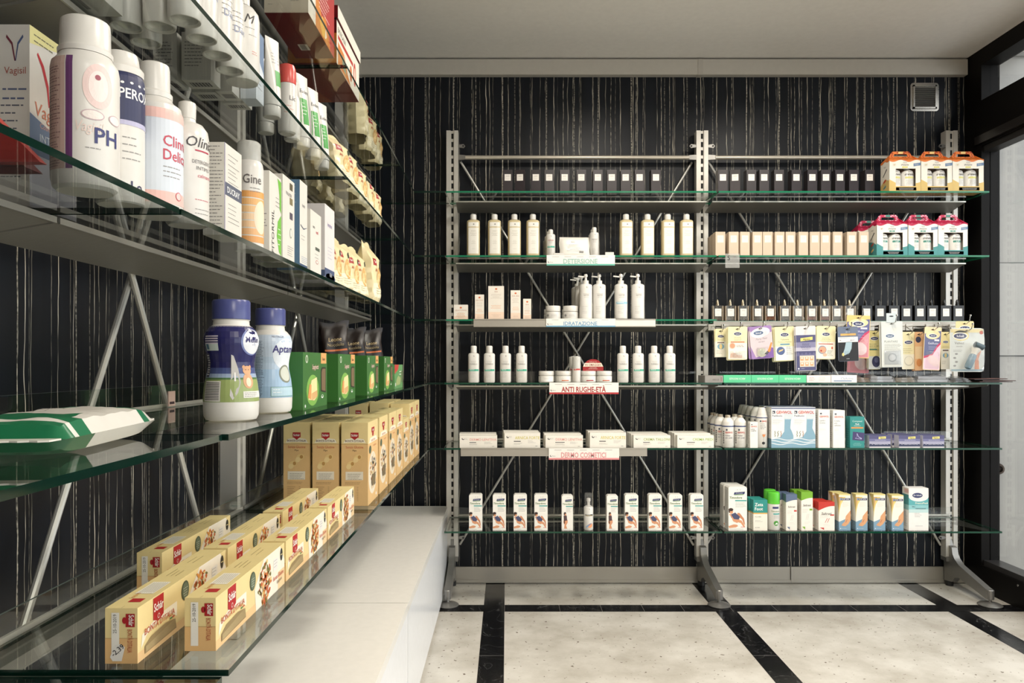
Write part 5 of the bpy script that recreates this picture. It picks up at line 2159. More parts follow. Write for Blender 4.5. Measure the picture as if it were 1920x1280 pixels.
def d_party(b, g, w, h):
    b.poly(g, [(-w / 2, h * .9), (-w / 2, h * .4), (-w * .30, h * .05), (w / 2, h * .05), (w / 2, h * .80), (-w * .3, h * .68)], (214, 196, 200), 1)
    b.poly(g, [(w / 2, h * .30), (w / 2, 0.002), (0, .002), (-w * .30, h * .04), (w * .0, h * .10), (w * .20, h * .16), (w * .34, h * .34)], (130, 90, 170), 2)
    b.ell(g, -w * .02, h * .80, w * .44, h * .15, (228, 220, 224), 2, 24, .15)
    oval(b, g, -w * .10, h * .79, w * .22, 'Scholl', (88, 110, 150))
    b.text(g, 'Party Feet', .02 * w, h * .58, h * .060, (150, 150, 156), 4, w=w * .66, shear=.3, rot=.08)
    b.text(g, 'Gel Spot', .02 * w, h * .50, h * .040, (150, 150, 156), 4, w=w * .4, shear=.3, rot=.08)
    b.ell(g, -w * .02, h * .18, w * .20, w * .20, (222, 220, 190), 3)
    b.ell(g, -w * .02, h * .18, w * .11, w * .11, (200, 206, 180), 4)
    b.poly(g, [(w * .10, h * .14), (w * .26, h * .24), (w * .42, h * .48), (w * .48, h * .46), (w * .36, h * .20), (w * .24, h * .14)], (226, 140, 60), 4)
    b.poly(g, [(w * .08, h * .13), (w * .22, h * .22), (w * .30, h * .18), (w * .20, h * .11)], (40, 36, 50), 5)
    return bubble(w * .5, h * .30, w * .02, -h * .80, .010)


def d_heel(b, g, w, h):
    b.rect(g, -w / 2 + .002, .002, w / 2 - .002, h * .42, (240, 238, 226), 1)
    oval(b, g, 0, h * .76, w * .20)
    b.text(g, 'Tallonera', 0, h * .60, h * .045, (120, 130, 110), 3, w=w * .62)
    b.text(g, 'Punture e Pressioni', 0, h * .535, h * .035, (120, 130, 110), 3, w=w * .70)
    b.rect(g, -w * .24, h * .46, w * .24, h * .50, (90, 150, 180), 2)
    b.ell(g, -w * .22, h * .29, w * .21, w * .21, (80, 100, 150), 2)
    b.poly(g, [(-w * .34, h * .25), (-w * .12, h * .30), (-w * .08, h * .35), (-w * .30, h * .31)], (220, 190, 130), 3)
    b.lines(g, w * .06, w * .44, h * .40, 5, h * .05, .0022, (96, 106, 120), 2)


def d_alpino(b, g, w, h):
    b.rect(g, -w / 2 + .0015, .0015, w / 2 - .0015, h * .80, (76, 76, 120), 1)
    b.rect(g, -w / 2 + .0015, h * .52, w / 2 - .0015, h * .64, (130, 128, 164), 2)
    b.rect(g, -w / 2 + .0015, h * .44, w / 2 - .0015, h * .52, (184, 180, 200), 2)
    b.poly(g, [(-w * .26, h * .66), (w * .34, h * .69), (w * .34, h * .76), (-w * .26, h * .73)], (226, 212, 110), 3)
    b.text(g, 'Alpino', w * .04, h * .685, h * .042, (60, 50, 40), 4, w=w * .48, rot=.04, bold=.02)
    b.lines(g, -w * .28, w * .28, h * .61, 5, h * .03, .0022, (58, 56, 96), 3, 'c')
    rn = random.Random(2)
    top = [(-w / 2 + .0015 + (w - .003) * i / 10, h * (.36 + (.07 if i % 2 else .0) * rn.uniform(.5, 1))) for i in range(11)]
    for i in range(10):
        b.poly(g, [(top[i][0], h * .33), (top[i + 1][0], h * .33), top[i + 1], top[i]], (100, 98, 140), 3)
    b.rect(g, -w * .32, h * .09, w * .40, h * .34, (226, 206, 190), 4)
    for i in range(3):
        for j in range(2):
            b.rect(g, -w * .29 + i * w * .24, h * (.11 + j * .12), -w * .29 + i * w * .24 + w * .16, h * (.19 + j * .12), (222, 160, 110), 5)
            b.ell(g, -w * .21 + i * w * .24, h * (.165 + j * .12), w * .05, h * .02, (240, 226, 206), 6, 10)
    b.ell(g, -w * .38, h * .05, w * .04, w * .04, (230, 230, 235), 3, 10)
    b.lines(g, -w * .28, 0, h * .055, 1, .004, .0022, (180, 180, 200), 3)


def d_protect(b, g, w, h):
    b.rect(g, -w / 2 + .002, .002, w / 2 - .002, h * .52, (238, 234, 218), 1)
    oval(b, g, 0, h * .75, w * .19)
    b.lines(g, -w * .28, w * .28, h * .64, 4, h * .045, .0018, (150, 140, 100), 2, 'c')
    b.rect(g, -w * .38, h * .445, w * .38, h * .47, (200, 60, 40), 2)
    b.ell(g, -w * .18, h * .28, w * .22, w * .22, (140, 150, 170), 2)
    b.ell(g, -w * .16, h * .28, w * .18, w * .17, (226, 160, 124), 3)
    b.ell(g, -w * .24, h * .25, w * .05, w * .04, (180, 50, 40), 4)
    b.ell(g, -w * .04, h * .13, w * .11, w * .09, (226, 180, 150), 4)
    b.poly(g, [(w * .28, h * .34), (w * .33, h * .39), (w * .38, h * .34), (w * .33, h * .29)], (220, 90, 50), 3)
    b.lines(g, w * .08, w * .44, h * .26, 5, h * .035, .0020, (110, 104, 100), 2)


def d_foot(b, g, w, h):
    b.rect(g, -w / 2 + .001, .001, w / 2 - .001, h * .55, (20, 20, 24), 1)
    b.rect(g, -w * .5 + .001, h * .55, w * .5 - .001, h * .70, (236, 232, 226), 2)
    b.lines(g, -w * .45, w * .4, h * .68, 1, .006, .0018, (120, 120, 124), 3)
    b.lines(g, -w * .42, -w * .30, h * .615, 1, .006, .003, (60, 60, 64), 3)
    b.lines(g, w * .1, w * .38, h * .615, 1, .006, .003, (60, 60, 64), 3)
    b.rect(g, -w * .36, h * .74, w * .40, h * .80, (220, 168, 86), 2)
    b.lines(g, -w * .1, w * .2, h * .85, 1, .006, .0024, (210, 214, 220), 3)
    b.poly(g, [(-w * .10, h * .56), (w * .20, h * .56), (w * .16, h * .36), (w * .06, h * .24), (-w * .16, h * .18), (-w * .34, h * .17), (-w * .26, h * .24), (-w * .18, h * .36)], (160, 186, 198), 2)
    b.ell(g, -w * .26, h * .20, w * .06, h * .05, (210, 196, 120), 3, 10)
    for k in range(4):
        b.rect(g, -w * .18 + k * w * .06, h * .19, -w * .165 + k * w * .06, h * .30, (110, 136, 150), 3)
    b.lines(g, -w * .1, w * .1, h * .08, 1, .006, .0024, (190, 190, 194), 3)


def d_gel(b, g, w, h, lower=(232, 140, 150), upper=(96, 98, 150)):
    b.poly(g, [(-w / 2 + .002, h * .58), (-w / 2 + .002, h * .84), (w / 2 - .002, h * .92), (w / 2 - .002, h * .42), (0, h * .34), (-w / 2 + .002, h * .30)], upper, 1)
    b.poly(g, [(-w / 2 + .002, h * .31), (0, h * .36), (w * .30, h * .56), (w / 2 - .002, h * .64), (w / 2 - .002, h * .03), (w * .44, .003), (-w * .44, .003), (-w / 2 + .002, h * .03)], lower, 2)
    b.poly(g, [(-w / 2 + .002, h * .27), (0, h * .33), (w * .30, h * .53), (w / 2 - .002, h * .61), (w / 2 - .002, h * .66), (w * .26, h * .58), (0, h * .38), (-w / 2 + .002, h * .32)], (206, 50, 96), 3)
    b.ell(g, 0, h * .82, w * .42, h * .10, (238, 216, 160), 2, 22, .08)
    oval(b, g, 0, h * .80, w * .22)
    b.text(g, 'GelActiv', w * .04, h * .60, h * .050, (214, 214, 230), 4, w=w * .6, bold=.01)
    b.rect(g, w * .10, h * .68, w * .38, h * .72, (226, 220, 226), 4)
    b.lines(g, -w * .22, w * .30, h * .55, 3, h * .03, .0016, (180, 180, 210), 4)
    b.ell(g, w * .12, h * .22, w * .26, h * .16, (240, 206, 206), 4, 22, .9)
    return bubble(w * .8, h * .40, w * .02, -h * .76, .012)


def d_plantare(b, g, w, h):
    b.rect(g, -w / 2 + .0015, .0015, w / 2 - .0015, h * .86, (214, 216, 208), 1)
    oval(b, g, -w * .10, h * .68, w * .20, 'Scholl', (84, 108, 140))
    b.text(g, 'PLANTARE', -w * .36, h * .535, h * .045, (110, 120, 120), 3, al='l', w=w * .62)
    b.lines(g, -w * .36, w * .42, h * .50, 5, h * .026, .0020, (120, 124, 124), 2)
    b.rect(g, -w * .38, h * .06, w * .40, h * .36, (196, 202, 204), 2)
    b.ell(g, 0, h * .21, w * .21, w * .21, (150, 158, 162), 3)
    b.ell(g, 0, h * .21, w * .15, w * .15, (206, 210, 212), 4)
    return bubble(w * .80, h * .34, 0, -h * .79, .016)


def d_cream(b, g, w, h):
    oval(b, g, 0, h * .72, w * .28)
    b.lines(g, -w * .4, w * .4, h * .55, 3, h * .05, .0018, (150, 140, 90), 2)
    b.rect(g, -w / 2 + .001, .001, w / 2 - .001, h * .40, (238, 232, 208), 1)
    b.ell(g, 0, h * .22, w * .34, h * .13, (206, 200, 180), 2)
    b.ell(g, 0, h * .23, w * .28, h * .11, (238, 232, 208), 3)


def d_navy(b, g, w, h):
    b.rect(g, -w / 2 + .001, .001, w / 2 - .001, h * .34, (200, 206, 206), 1)
    oval(b, g, 0, h * .80, w * .30)
    b.lines(g, -w * .4, w * .4, h * .66, 4, h * .05, .0026, (110, 116, 100), 2)
    b.rect(g, -w * .4, h * .50, w * .2, h * .53, (60, 140, 130), 2)
    b.ell(g, w * .14, h * .20, w * .34, h * .15, (50, 54, 90), 2)
    b.ell(g, w * .18, h * .24, w * .18, h * .07, (90, 94, 130), 3)


def d_peach(b, g, w, h):
    b.ell(g, -w * .1, h * .80, w * .30, h * .08, (50, 54, 80), 2)
    b.rect(g, -w * .45, h * .30, w * .3, h * .62, (226, 196, 150), 1)
    b.ell(g, 0, h * .20, w * .3, h * .10, (206, 130, 70), 2)


def d_velvet(b, g, w, h):
    b.ell(g, -w * .18, h * .83, w * .24, h * .12, (232, 212, 130), 1, 24)
    b.rect(g, -w * .48, h * .90, w * .48, h * .98, (232, 214, 150), 1)
    oval(b, g, -w * .20, h * .82, w * .19)
    b.text(g, 'Velvet', -w * .22, h * .63, h * .060, (120, 120, 116), 3, w=w * .34, shear=.15)
    b.text(g, 'smooth', -w * .22, h * .57, h * .034, (140, 140, 136), 3, w=w * .26, shear=.15)
    b.lines(g, -w * .40, -w * .05, h * .50, 2, h * .03, .0020, GREYINK, 2)
    for k in range(4):
        b.ell(g, -w * (.36 - .05 * (k % 2)), h * (.14 + .09 * k), w * .045, h * .022, (150, 150, 150), 2, 10)
    b.ell(g, w * .42, h * .90, w * .055, w * .055, (206, 80, 50), 3, 14)
    b.poly(g, [(w * .22, h * .06), (w * .36, h * .06), (w * .34, h * .30), (w * .42, h * .48), (w * .32, h * .52), (w * .24, h * .34)], (226, 150, 116), 2)
    b.rect(g, -w * .46, h * .02, w * .46, h * .06, (150, 178, 190), 2)


specs = [
    (1341, 1362, 616, 669, 3.44, CREAM, d_small, 'small cream foot plaster pack at the left end of the hook rail', 2, 0),
    (1365, 1401, 612, 674, 3.40, CREAM, d_corn, 'cream corn plaster pack with orange line, second from left on the rail', 3, 0),
    (1404, 1446, 611, 672, 3.40, (160, 124, 184, .35), d_party, 'tilted lilac and purple pack reading Party Feet', 2, -5),
    (1452, 1489, 612, 676, 3.40, CREAM, d_heel, 'cream heel pad pack reading Tallonera', 4, -2),
    (1491, 1529, 611, 695, 3.38, (222, 216, 212, .3), d_alpino, 'violet plaster pack with mountains hanging under the clear bottles', 2, -1.5),
    (1531, 1567, 611, 673, 3.40, CREAM, d_protect, 'cream plaster pack with red line, right of the violet mountain pack', 2, 1),
    (1570, 1608, 612, 677, 3.37, (100, 112, 136, .35), d_foot, 'black and grey pack with a pale blue foot', 1, -2),
    (1588, 1632, 591, 671, 3.41, (232, 196, 110, .35), d_gel, 'tall yellow, violet and pink gel insole pack under the dark bottles', 1, 2),
    (1592, 1633, 619, 699, 3.50, (222, 130, 140, .35), d_gel, 'pink gel insole pack hanging lower behind the tall yellow one', 1, 3),
    (1628, 1651, 620, 692, 3.46, (226, 212, 140, .4), d_navy, 'narrow yellow and navy pack left of the grey PLANTARE pack', 2, 0),
    (1652, 1692, 602, 688, 3.40, (206, 210, 206, .35), d_plantare, 'grey pack reading PLANTARE with ring-shaped pad', 2, -1),
    (1690, 1716, 622, 692, 3.45, CREAM, d_cream, 'cream pack partly hidden right of the grey PLANTARE pack', 1, -1),
    (1715, 1732, 622, 694, 3.44, (222, 170, 120, .4), d_peach, 'peach insole pack left of the pink and violet gel pack', 3, 0),
    (1734, 1766, 613, 694, 3.39, (236, 208, 160, .35), lambda b, g, w, h: d_gel(b, g, w, h, (236, 196, 212), (92, 98, 140)), 'pink and violet gel pack left of the large clear roller pack', 1, 3),
    (1764, 1782, 622, 692, 3.46, (236, 218, 150, .4), d_small, 'narrow yellow pack between the pink gel pack and the roller pack', 1, 0),
    (1792, 1826, 602, 650, 3.50, (236, 214, 150, .35), d_cream, 'gold topped pack hanging behind the large clear roller pack', 1, 0),
]
for a, c, y0, y1, zc, base, dr, lb, n, tilt in specs:
    dz = .011 if 'pink' in lb or 'gel' in lb or 'PLANTARE' in lb else .007
    card(a, c, y0, y1, zc, base, dr, lb, 'foot care packs on the hook rail', tilt, n, dz=dz, up=.024 if y0 < 603 else .014)
# header tab of the grey pack
b = MB()
x, zt = px2x(1671, 3.40), HC + py2h(587, 3.40)
w_ = .046
b.box(-w_ / 2, w_ / 2, 0, .001, -.042, 0, (196, 206, 208, .3))
g = Flat((0, 0, 0), (1, 0, 0), (0, 0, 1))
b.ell(g, 0, -.014, .010, .003, (20, 20, 20), 2, 12)
one('hang_tab', b, 'pale grey euro-hole tab above the grey PLANTARE pack', 'hanging tab', (x, 3.3985, zt), 0, None, 0)
# big roller pack
zc = 3.37
t = card(1781, 1845, 615, 697, zc, (212, 216, 210, .3), d_velvet, 'large clear pack with blue-grey foot roller at the right end of the rail', 'foot care packs on the hook rail', 0, 1, .016)
w_, h_ = 64 * zc / F, 82 * zc / F
b = MB()      # the roller itself, tilted
b.lathe([(.006, 0), (.0135, .004), (.0155, .020), (.0150, .062), (.0125, .070)], (104, 134, 150, .25), 20)
b.lathe([(.0126, .0705), (.0135, .082), (.0190, .094), (.0200, .108), (.0150, .118), (.006, .121)], (226, 222, 210, .25), 20)
b.lathe([(.006, 0), (.013, .001), (.013, .040), (.006, .041)], (66, 84, 92, .5), 18, x=0, y=0)
for k in range(len(b.v) - 4 * 18, len(b.v)):
    v = b.v[k]
    b.v[k] = (v[2] - .0205, v[1] - .012, v[0] + .112)
o = b.build('foot_roller', t, (-w_ * .08, -.022, -h_ * .93))
o.rotation_euler = (0, math.radians(24), 0)
bb = bubble(w_ * .98, h_ * .98, 0, -h_ / 2, .040, 5)
bb.build('clear_blister', t)

# ------------------------------------------------------------------ products along the left wall
# left-wall cartons are turned so that their printed front looks into the aisle (+x)
Q = PI / 2


def at_left(c0, c1, ytop, X, H):
    """front face in the plane x=-X, near edge at picture column c0, far edge at c1"""
    y0, y1 = X * F / (950 - c0), X * F / (950 - c1)
    return y1 - y0, py2h(ytop, y0) - H, (y0 + y1) / 2, y0


FW, FS, FT = 'f', 'l', 't'
# folded carton, blue and white with a v-shaped mark, at the far left edge
w_, d_, h_ = .105, .078, .236
b, f = cbox(w_, d_, h_, (226, 220, 212, .35), t=(226, 214, 160))
g, l = f['f'], f['l']
b.rect(g, -w_ / 2, 0, w_ / 2, h_ * .30, (196, 196, 212))
b.poly(g, [(-w_ / 2, h_ * .30), (w_ / 2, h_ * .30), (w_ / 2, h_ * .40), (-w_ / 2, h_ * .52)], (104, 124, 160), 2)
b.poly(g, [(-w_ / 2, h_), (-w_ / 2, h_ * .90), (w_ * .1, h_ * .95), (w_ * .3, h_)], (232, 222, 150), 1)
b.lines(g, -w_ * .42, w_ * .0, h_ * .965, 2, .008, .002, (120, 116, 90), 2)
P = [(-.36, .86), (-.26, .80), (-.16, .70), (-.12, .60), (-.10, .60), (-.12, .72), (-.22, .82), (-.34, .875)]
b.poly(g, [(u * w_, v * h_) for u, v in P], (206, 50, 60), 2)
P = [(-.12, .60), (-.10, .60), (-.04, .72), (.06, .79), (.20, .80), (.20, .77), (.08, .76), (-.01, .70), (-.08, .60)]
b.poly(g, [(u * w_, v * h_) for u, v in P], (70, 120, 190), 2)
b.text(g, 'Vagisil', -w_ * .40, h_ * .52, .018, (216, 120, 90), 3, al='l', w=w_ * .8, shear=.1)
b.text(g, 'Cosmetic', -w_ * .30, h_ * .46, .007, (220, 160, 140), 3, al='l')
b.text(g, 'INTIMO', -w_ * .30, h_ * .385, .010, (206, 216, 226), 3, al='l', w=w_ * .6)
P = [(-.30, .93), (-.12, .89), (-.02, .80), (.02, .80), (-.08, .90), (-.28, .945)]
b.poly(l, [((u * .5 + .26) * d_, v * h_) for u, v in P], (120, 40, 60), 2)
P = [(.0, .80), (.03, .80), (.12, .89), (.28, .93), (.26, .945), (.08, .90)]
b.poly(l, [((u * .5 + .26) * d_, v * h_) for u, v in P], (80, 96, 140), 2)
b.text(l, 'Vagisil', d_ * .26, h_ * .73, .009, (180, 90, 80), 2, w=d_ * .36)
b.lines(l, d_ * .05, d_ * .45, h_ * .65, 2, .012, .0028, (90, 100, 140))
b.lines(l, d_ * .02, d_ * .40, h_ * .56, 4, .010, .0022, (90, 94, 110))
b.lines(l, d_ * .02, d_ * .40, h_ * .38, 6, .010, .0018, (110, 112, 120))
one('intimate_care_carton', b, 'pale carton with red and blue v mark at the far left of the middle shelf', 'medicine box', (-(.6185 + d_ / 2), .968 + w_ / 2, HC + L1), Q)

# red wedge
b = MB()
P = [(-.473, .0), (-.60, .0), (-.60, .135), (-.545, .110)]
b.prism([(.003, .002), (-.16, .002), (-.16, .150), (-.10, .105)], 'y', -.012, .0, (176, 44, 36, .35))
b.prism([(-.02, .0), (-.16, .0), (-.16, .055), (-.06, .040)], 'y', .0005, .03, (90, 24, 26, .4))
one('red_leaflet_holder', b, 'red pointed plastic wedge at the left edge of the middle shelf', 'leaflet holder', (-.478, .772, HC + L1))


def lathe_thing(name, label, cat, parts, loc, rz, group=None):
    """parts: (part name, profile, material, draw or None, extra lathe options)"""
    t = thing(name, label, cat, loc, rz, group)
    for nm, prof, m, dr, op in parts:
        b = MB()
        b.lathe(prof, m, 40, **op)
        if dr:
            dr(b, Round(prof, op.get('sx', 1), op.get('sy', 1), op.get('ex', 2.0)))
        b.build(nm, t)
    return t


def face_cam(x, y, add=0):
    """rotation that turns a thing's front from -y towards the lens, plus a turn into the aisle"""
    return math.atan2(0 - x, y) + math.radians(add) if False else math.atan2(-x, y) + math.radians(add)


# white bottle with violet stripe (PH)
def dr_ph(b, r):
    b.rect(r, -.058, .020, -.028, .150, (206, 176, 164), 1)
    b.rect(r, -.0265, .020, -.0190, .150, (104, 56, 110), 2)
    for k in range(11):
        b.lines(r, -.056, -.032, .030 + k * .0108, 3, .0030, .0015, (150, 118, 116), 2)
    b.ell(r, .008, .118, .017, .026, (236, 206, 200), 1, 24)
    b.ell(r, .008, .118, .011, .018, (244, 226, 220), 2, 24)
    b.ell(r, .007, .128, .0032, .0032, (170, 80, 96), 3, 12)
    b.text(r, 'PH', .0035, .052, .018, (52, 58, 120), 3, al='l', bold=.03)
    b.ell(r, .002, .084, .0125, .006, (200, 170, 176), 2, 20)
    b.ell(r, .002, .084, .0112, .0050, (238, 228, 220), 3, 20)
    b.ell(r, .030, .084, .0100, .006, (200, 170, 176), 2, 20)
    b.ell(r, .030, .084, .0088, .0050, (238, 228, 220), 3, 20)
    b.lines(r, -.006, .012, .046, 1, .004, .0014, GREYINK)
    b.text(r, 'Vagisil', -.016, .064, .012, (240, 216, 206), 2, al='l', shear=.2, w=.030)


x, y = -.502, .890
lathe_thing('intimate_wash_bottle', 'large white bottle with violet stripe reading PH, nearest on the middle shelf', 'bottle',
            [('bottle_body', [(.030, 0), (.0345, .004), (.0365, .014), (.0365, .142), (.035, .150), (.0295, .157), (.0285, .160)], PLAST, dr_ph, {}),
             ('cap', [(.0292, .1605), (.0296, .166), (.0272, .170), (.0268, .197), (.0262, .201), (.0235, .203)], PLAST, None, {})], (x, y, HC + L1), face_cam(x, y, 9))


def dr_can(b, r):
    b.rect(r, -.085, .104, .085, .1665, (40, 46, 88), 1)
    b.rect(r, -.085, .098, .085, .104, (184, 182, 214), 1)
    b.text(r, 'PEROX', -.002, .132, .0125, (240, 240, 240), 3, al='l', w=.046, bold=.03)
    for k in range(4):
        b.ell(r, .002 + k * .011, .151 + .001 * (k % 2), .0022, .0016, (240, 240, 240), 3, 10)
    b.lines(r, .002, .028, .083, 4, .009, .0016, GREYINK)
    b.text(r, 'Lo', .012, .016, .012, (52, 50, 90), 3, al='l', bold=.03)


x, y = -.4985, .964
lathe_thing('deodorant_can', 'white spray can with navy top band and ribbed white cap on the middle shelf', 'spray can',
            [('can_body', [(.0265, 0), (.0285, .002), (.0285, .150), (.0278, .160), (.025, .168)], PLAST, dr_can, {}),
             ('cap', [(.0272, .1655), (.0274, .174), (.0225, .180), (.0215, .188), (.020, .194), (.014, .1965)], PLAST, None, {})], (x, y, HC + L1), face_cam(x, y, 0))


def dr_clin(b, r):
    PK = (240, 190, 180)
    b.rect(r, -.090, .014, .090, .030, PK, 1)
    b.rect(r, -.090, .030, .090, .136, (214, 222, 232), 1)
    b.rect(r, -.090, .128, .090, .142, PK, 2)
    b.text(r, 'Clinnix', .000, .092, .0145, (206, 62, 84), 3, al='l', w=.055, bold=.02)
    b.text(r, 'Delicato', .000, .073, .0145, (206, 62, 84), 3, al='l', w=.060, bold=.02)
    b.lines(r, .000, .032, .064, 3, .0065, .0016, GREYINK, 2)
    b.ell(r, .024, .026, .006, .006, (206, 90, 100), 3, 16)
    b.ell(r, .024, .026, .0048, .0048, (240, 200, 196), 4, 16)


x, y = -.489, 1.036
lathe_thing('cleanser_bottle', 'white bottle with pink and pale blue label, third on the middle shelf', 'bottle',
            [('bottle_body', [(.032, 0), (.0355, .004), (.0370, .012), (.0370, .138), (.0345, .150), (.025, .157), (.0225, .162)], PLAST, dr_clin, {}),
             ('cap', [(.0235, .162), (.0235, .169), (.0205, .172), (.0200, .204), (.0190, .209), (.016, .211)], PLAST, None, {})], (x, y, HC + L1), face_cam(x, y, 17))


def dr_oli(b, r):
    b.text(r, 'Olinia', -.012, .112, .015, (60, 56, 60), 3, al='l', shear=.25, w=.048)
    b.rect(r, .000, .106, .026, .108, (190, 40, 70), 2)
    b.text(r, 'DETERGENTE', -.004, .088, .0052, (110, 106, 108), 3, al='l', w=.034)
    b.text(r, 'INTIMO', .002, .079, .0052, (110, 106, 108), 3, al='l')
    b.text(r, 'calmante', .004, .068, .0055, (210, 90, 110), 3, al='l', shear=.2)
    b.lines(r, .000, .030, .036, 1, .006, .0012, (210, 90, 110), 2)
    b.lines(r, .000, .034, .022, 2, .006, .0012, GREYINK, 2)


x, y = -.474, 1.108
lathe_thing('cleanser_bottle', 'slim white bottle with black script lettering, fourth on the middle shelf', 'bottle',
            [('bottle_body', [(.026, 0), (.0295, .004), (.0305, .010), (.0305, .128), (.0285, .140), (.022, .149), (.0125, .153), (.0115, .158)], PLAST, dr_oli, {}),
             ('cap', [(.0120, .1582), (.0125, .178), (.0118, .182), (.008, .184)], PLAST, None, {})], (x, y, HC + L1), face_cam(x, y, 20))

# cartons on the middle shelf
TXT = (130, 126, 124)


def carton_left(name, label, X, c0, c1, ytop, H, d, base, draw, tilt=0, group=None, **sd):
    w, h, yc, y0 = at_left(c0, c1, ytop, X, H)
    b, f = cbox(w, d, h, base, **sd)
    draw(b, f, w, d, h)
    o = one(name, b, label, 'carton', (-(X + d / 2), yc, HC + H), Q, group)
    return o


def dr_duc(b, f, w, d, h):
    g, l = f['f'], f['l']
    b.rect(g, -w / 2, 0, -w * .47, h, (110, 104, 160))
    b.rect(g, -w * .46, h * .44, w / 2, h * .58, (92, 98, 116))
    b.text(g, 'DUCRAY', 0, h * .475, h * .065, (236, 236, 236), 3, w=w * .8, bold=.03)
    b.lines(g, -w * .3, w * .35, h * .90, 4, .008, .0014, TXT)
    b.lines(g, -w * .3, w * .35, h * .70, 3, .007, .0012, TXT)
    b.lines(g, -w * .3, w * .35, h * .36, 5, .007, .0012, TXT)
    b.lines(l, -d * .42, d * .42, h * .96, 24, h * .038, .0016, TXT)


o = carton_left('shampoo_carton', 'slim white carton with slate band reading DUCRAY, leaning on the middle shelf', .446, 421, 453, 266, L1, .034, WHITE, dr_duc)


def dr_gine(b, r):
    O1 = (238, 180, 112)
    b.text(r, 'Gine', -.014, .120, .016, (100, 94, 92), 3, al='l', w=.034, bold=.02)
    b.lines(r, -.002, .022, .112, 2, .006, .0014, TXT, 2)
    for k in range(7):
        b.rect(r, -.020, .014 + k * .0135, .040, .0255 + k * .0135, [(232, 160, 86), (238, 180, 120), (240, 196, 146), (240, 204, 160), (238, 190, 130), (236, 176, 104), (232, 160, 80)][k], 1)
    for k in range(8):
        b.rect(r, -.034, .030 + k * .011, -.026, .036 + k * .011, TXT, 1)
    b.ell(r, .020, .060, .015, .030, (242, 220, 190), 2, 24)


x, y = -.470, 1.362
lathe_thing('foam_can', 'white can with orange stripes and clear ribbed cap on the middle shelf', 'spray can',
            [('can_body', [(.0235, 0), (.0255, .002), (.0255, .150), (.0235, .160), (.0215, .163)], PLAST, dr_gine, {}),
             ('cap', [(.0205, .163), (.0210, .167), (.0205, .196), (.0175, .199)], 'milky', None, {})], (x, y, HC + L1), face_cam(x, y, 8))


def dr_ito(b, f, w, d, h):
    g, l = f['f'], f['l']
    b.text(g, 'FITORMIL', -w * .12, h * .06, h * .085, (80, 78, 80), 3, al='l', w=h * .82, rot=Q)
    b.poly(g, [(w * .5, h * .96), (w * .18, h * .98), (w * .34, h * .80), (w * .36, h * .62), (w * .5, h * .58)], (112, 190, 60), 2)
    b.poly(g, [(w * .5, h * .56), (w * .20, h * .46), (w * .12, h * .28), (w * .30, h * .10), (w * .5, h * .06)], (112, 190, 60), 2)
    b.lines(g, w * .22, w * .46, h * .38, 4, .010, .0022, (220, 236, 210), 3)
    b.lines(g, w * .02, w * .4, h * .74, 3, .008, .0014, TXT, 2)
    b.lines(l, -d * .4, d * .4, h * .5, 9, h * .035, .002, TXT)


carton_left('supplement_carton', 'white carton with upright lettering and green swirl right of the orange-striped can', .450, 505, 527, 319, L1, .035, WHITE, dr_ito)


def dr_fol(b, f, w, d, h):
    g, l = f['f'], f['l']
    for k, c in enumerate(((92, 84, 60), (130, 118, 80), (84, 76, 90))):
        b.rect(g, w * .08, h * (.88 - .17 * k), w * .34, h * (.96 - .17 * k), c)
    b.text(g, 'FOLLICEN', 0, h * .80, h * .035, (110, 106, 110), 3, w=w * .8, bold=.02)
    b.ell(g, w * .18, h * .38, w * .10, h * .06, (140, 150, 140), 2, 12)
    b.ell(g, w * .18, h * .38, w * .07, h * .045, (232, 228, 218), 3, 12)
    b.lines(g, -w * .1, w * .42, h * .22, 5, h * .025, .0014, TXT)
    for k in range(13):
        b.rect(l, -d * .10, h * (.08 + .068 * k), d * .12, h * (.125 + .068 * k), TXT)
    b.lines(l, d * .22, d * .46, h * .92, 18, h * .045, .0014, TXT)


carton_left('supplement_carton', 'white carton with small brown squares, left of the blue-sided carton', .452, 530, 552, 325, L1, .060, WHITE, dr_fol)


def dr_blu(b, f, w, d, h):
    g, l = f['f'], f['l']
    b.rect(l, -d / 2, 0, d / 2, h, (92, 130, 164))
    b.lines(l, -d * .3, d * .35, h * .92, 14, h * .024, .0014, (170, 190, 204), 2)
    b.text(g, 'fosfat', 0, h * .72, h * .035, (70, 74, 84), 3, w=w * .7)
    b.poly(g, [(-w * .4, h * .50), (0, h * .47), (w * .45, h * .51), (w * .45, h * .515), (0, h * .485), (-w * .4, h * .515)], (80, 90, 110), 2)
    b.lines(g, -w * .3, w * .3, h * .40, 2, .008, .0014, TXT)
    for k in range(4):
        b.rect(g, -w * .3, h * (.16 - .02 * k), w * .5, h * (.165 - .02 * k), (140, 160, 186))
    b.rect(g, -w / 2, 0, w / 2, h * .08, (60, 84, 120))


carton_left('supplement_carton', 'carton with slate blue side and white front on the middle shelf', .452, 562, 576, 336, L1, .050, WHITE, dr_blu)


def dr_ris(b, f, w, d, h):
    g, l = f['f'], f['l']
    b.text(g, 'natu', -w * .2, h * .74, h * .05, (60, 56, 60), 3, w=w * .3, rot=0)
    b.text(g, 'restil', w * .10, h * .68, h * .05, (206, 50, 70), 3, w=w * .5, bold=.02)
    b.rect(g, -w * .05, h * .42, w * .35, h * .47, (80, 90, 80))
    b.ell(g, w * .1, h * .24, w * .12, h * .03, (200, 80, 80), 2, 14)
    b.ell(g, w * .1, h * .24, w * .09, h * .022, (232, 228, 218), 3, 14)
    b.lines(g, -w * .1, w * .3, h * .36, 2, .008, .0014, TXT)
    b.lines(l, -d * .3, d * .3, h * .85, 14, h * .04, .0016, TXT)


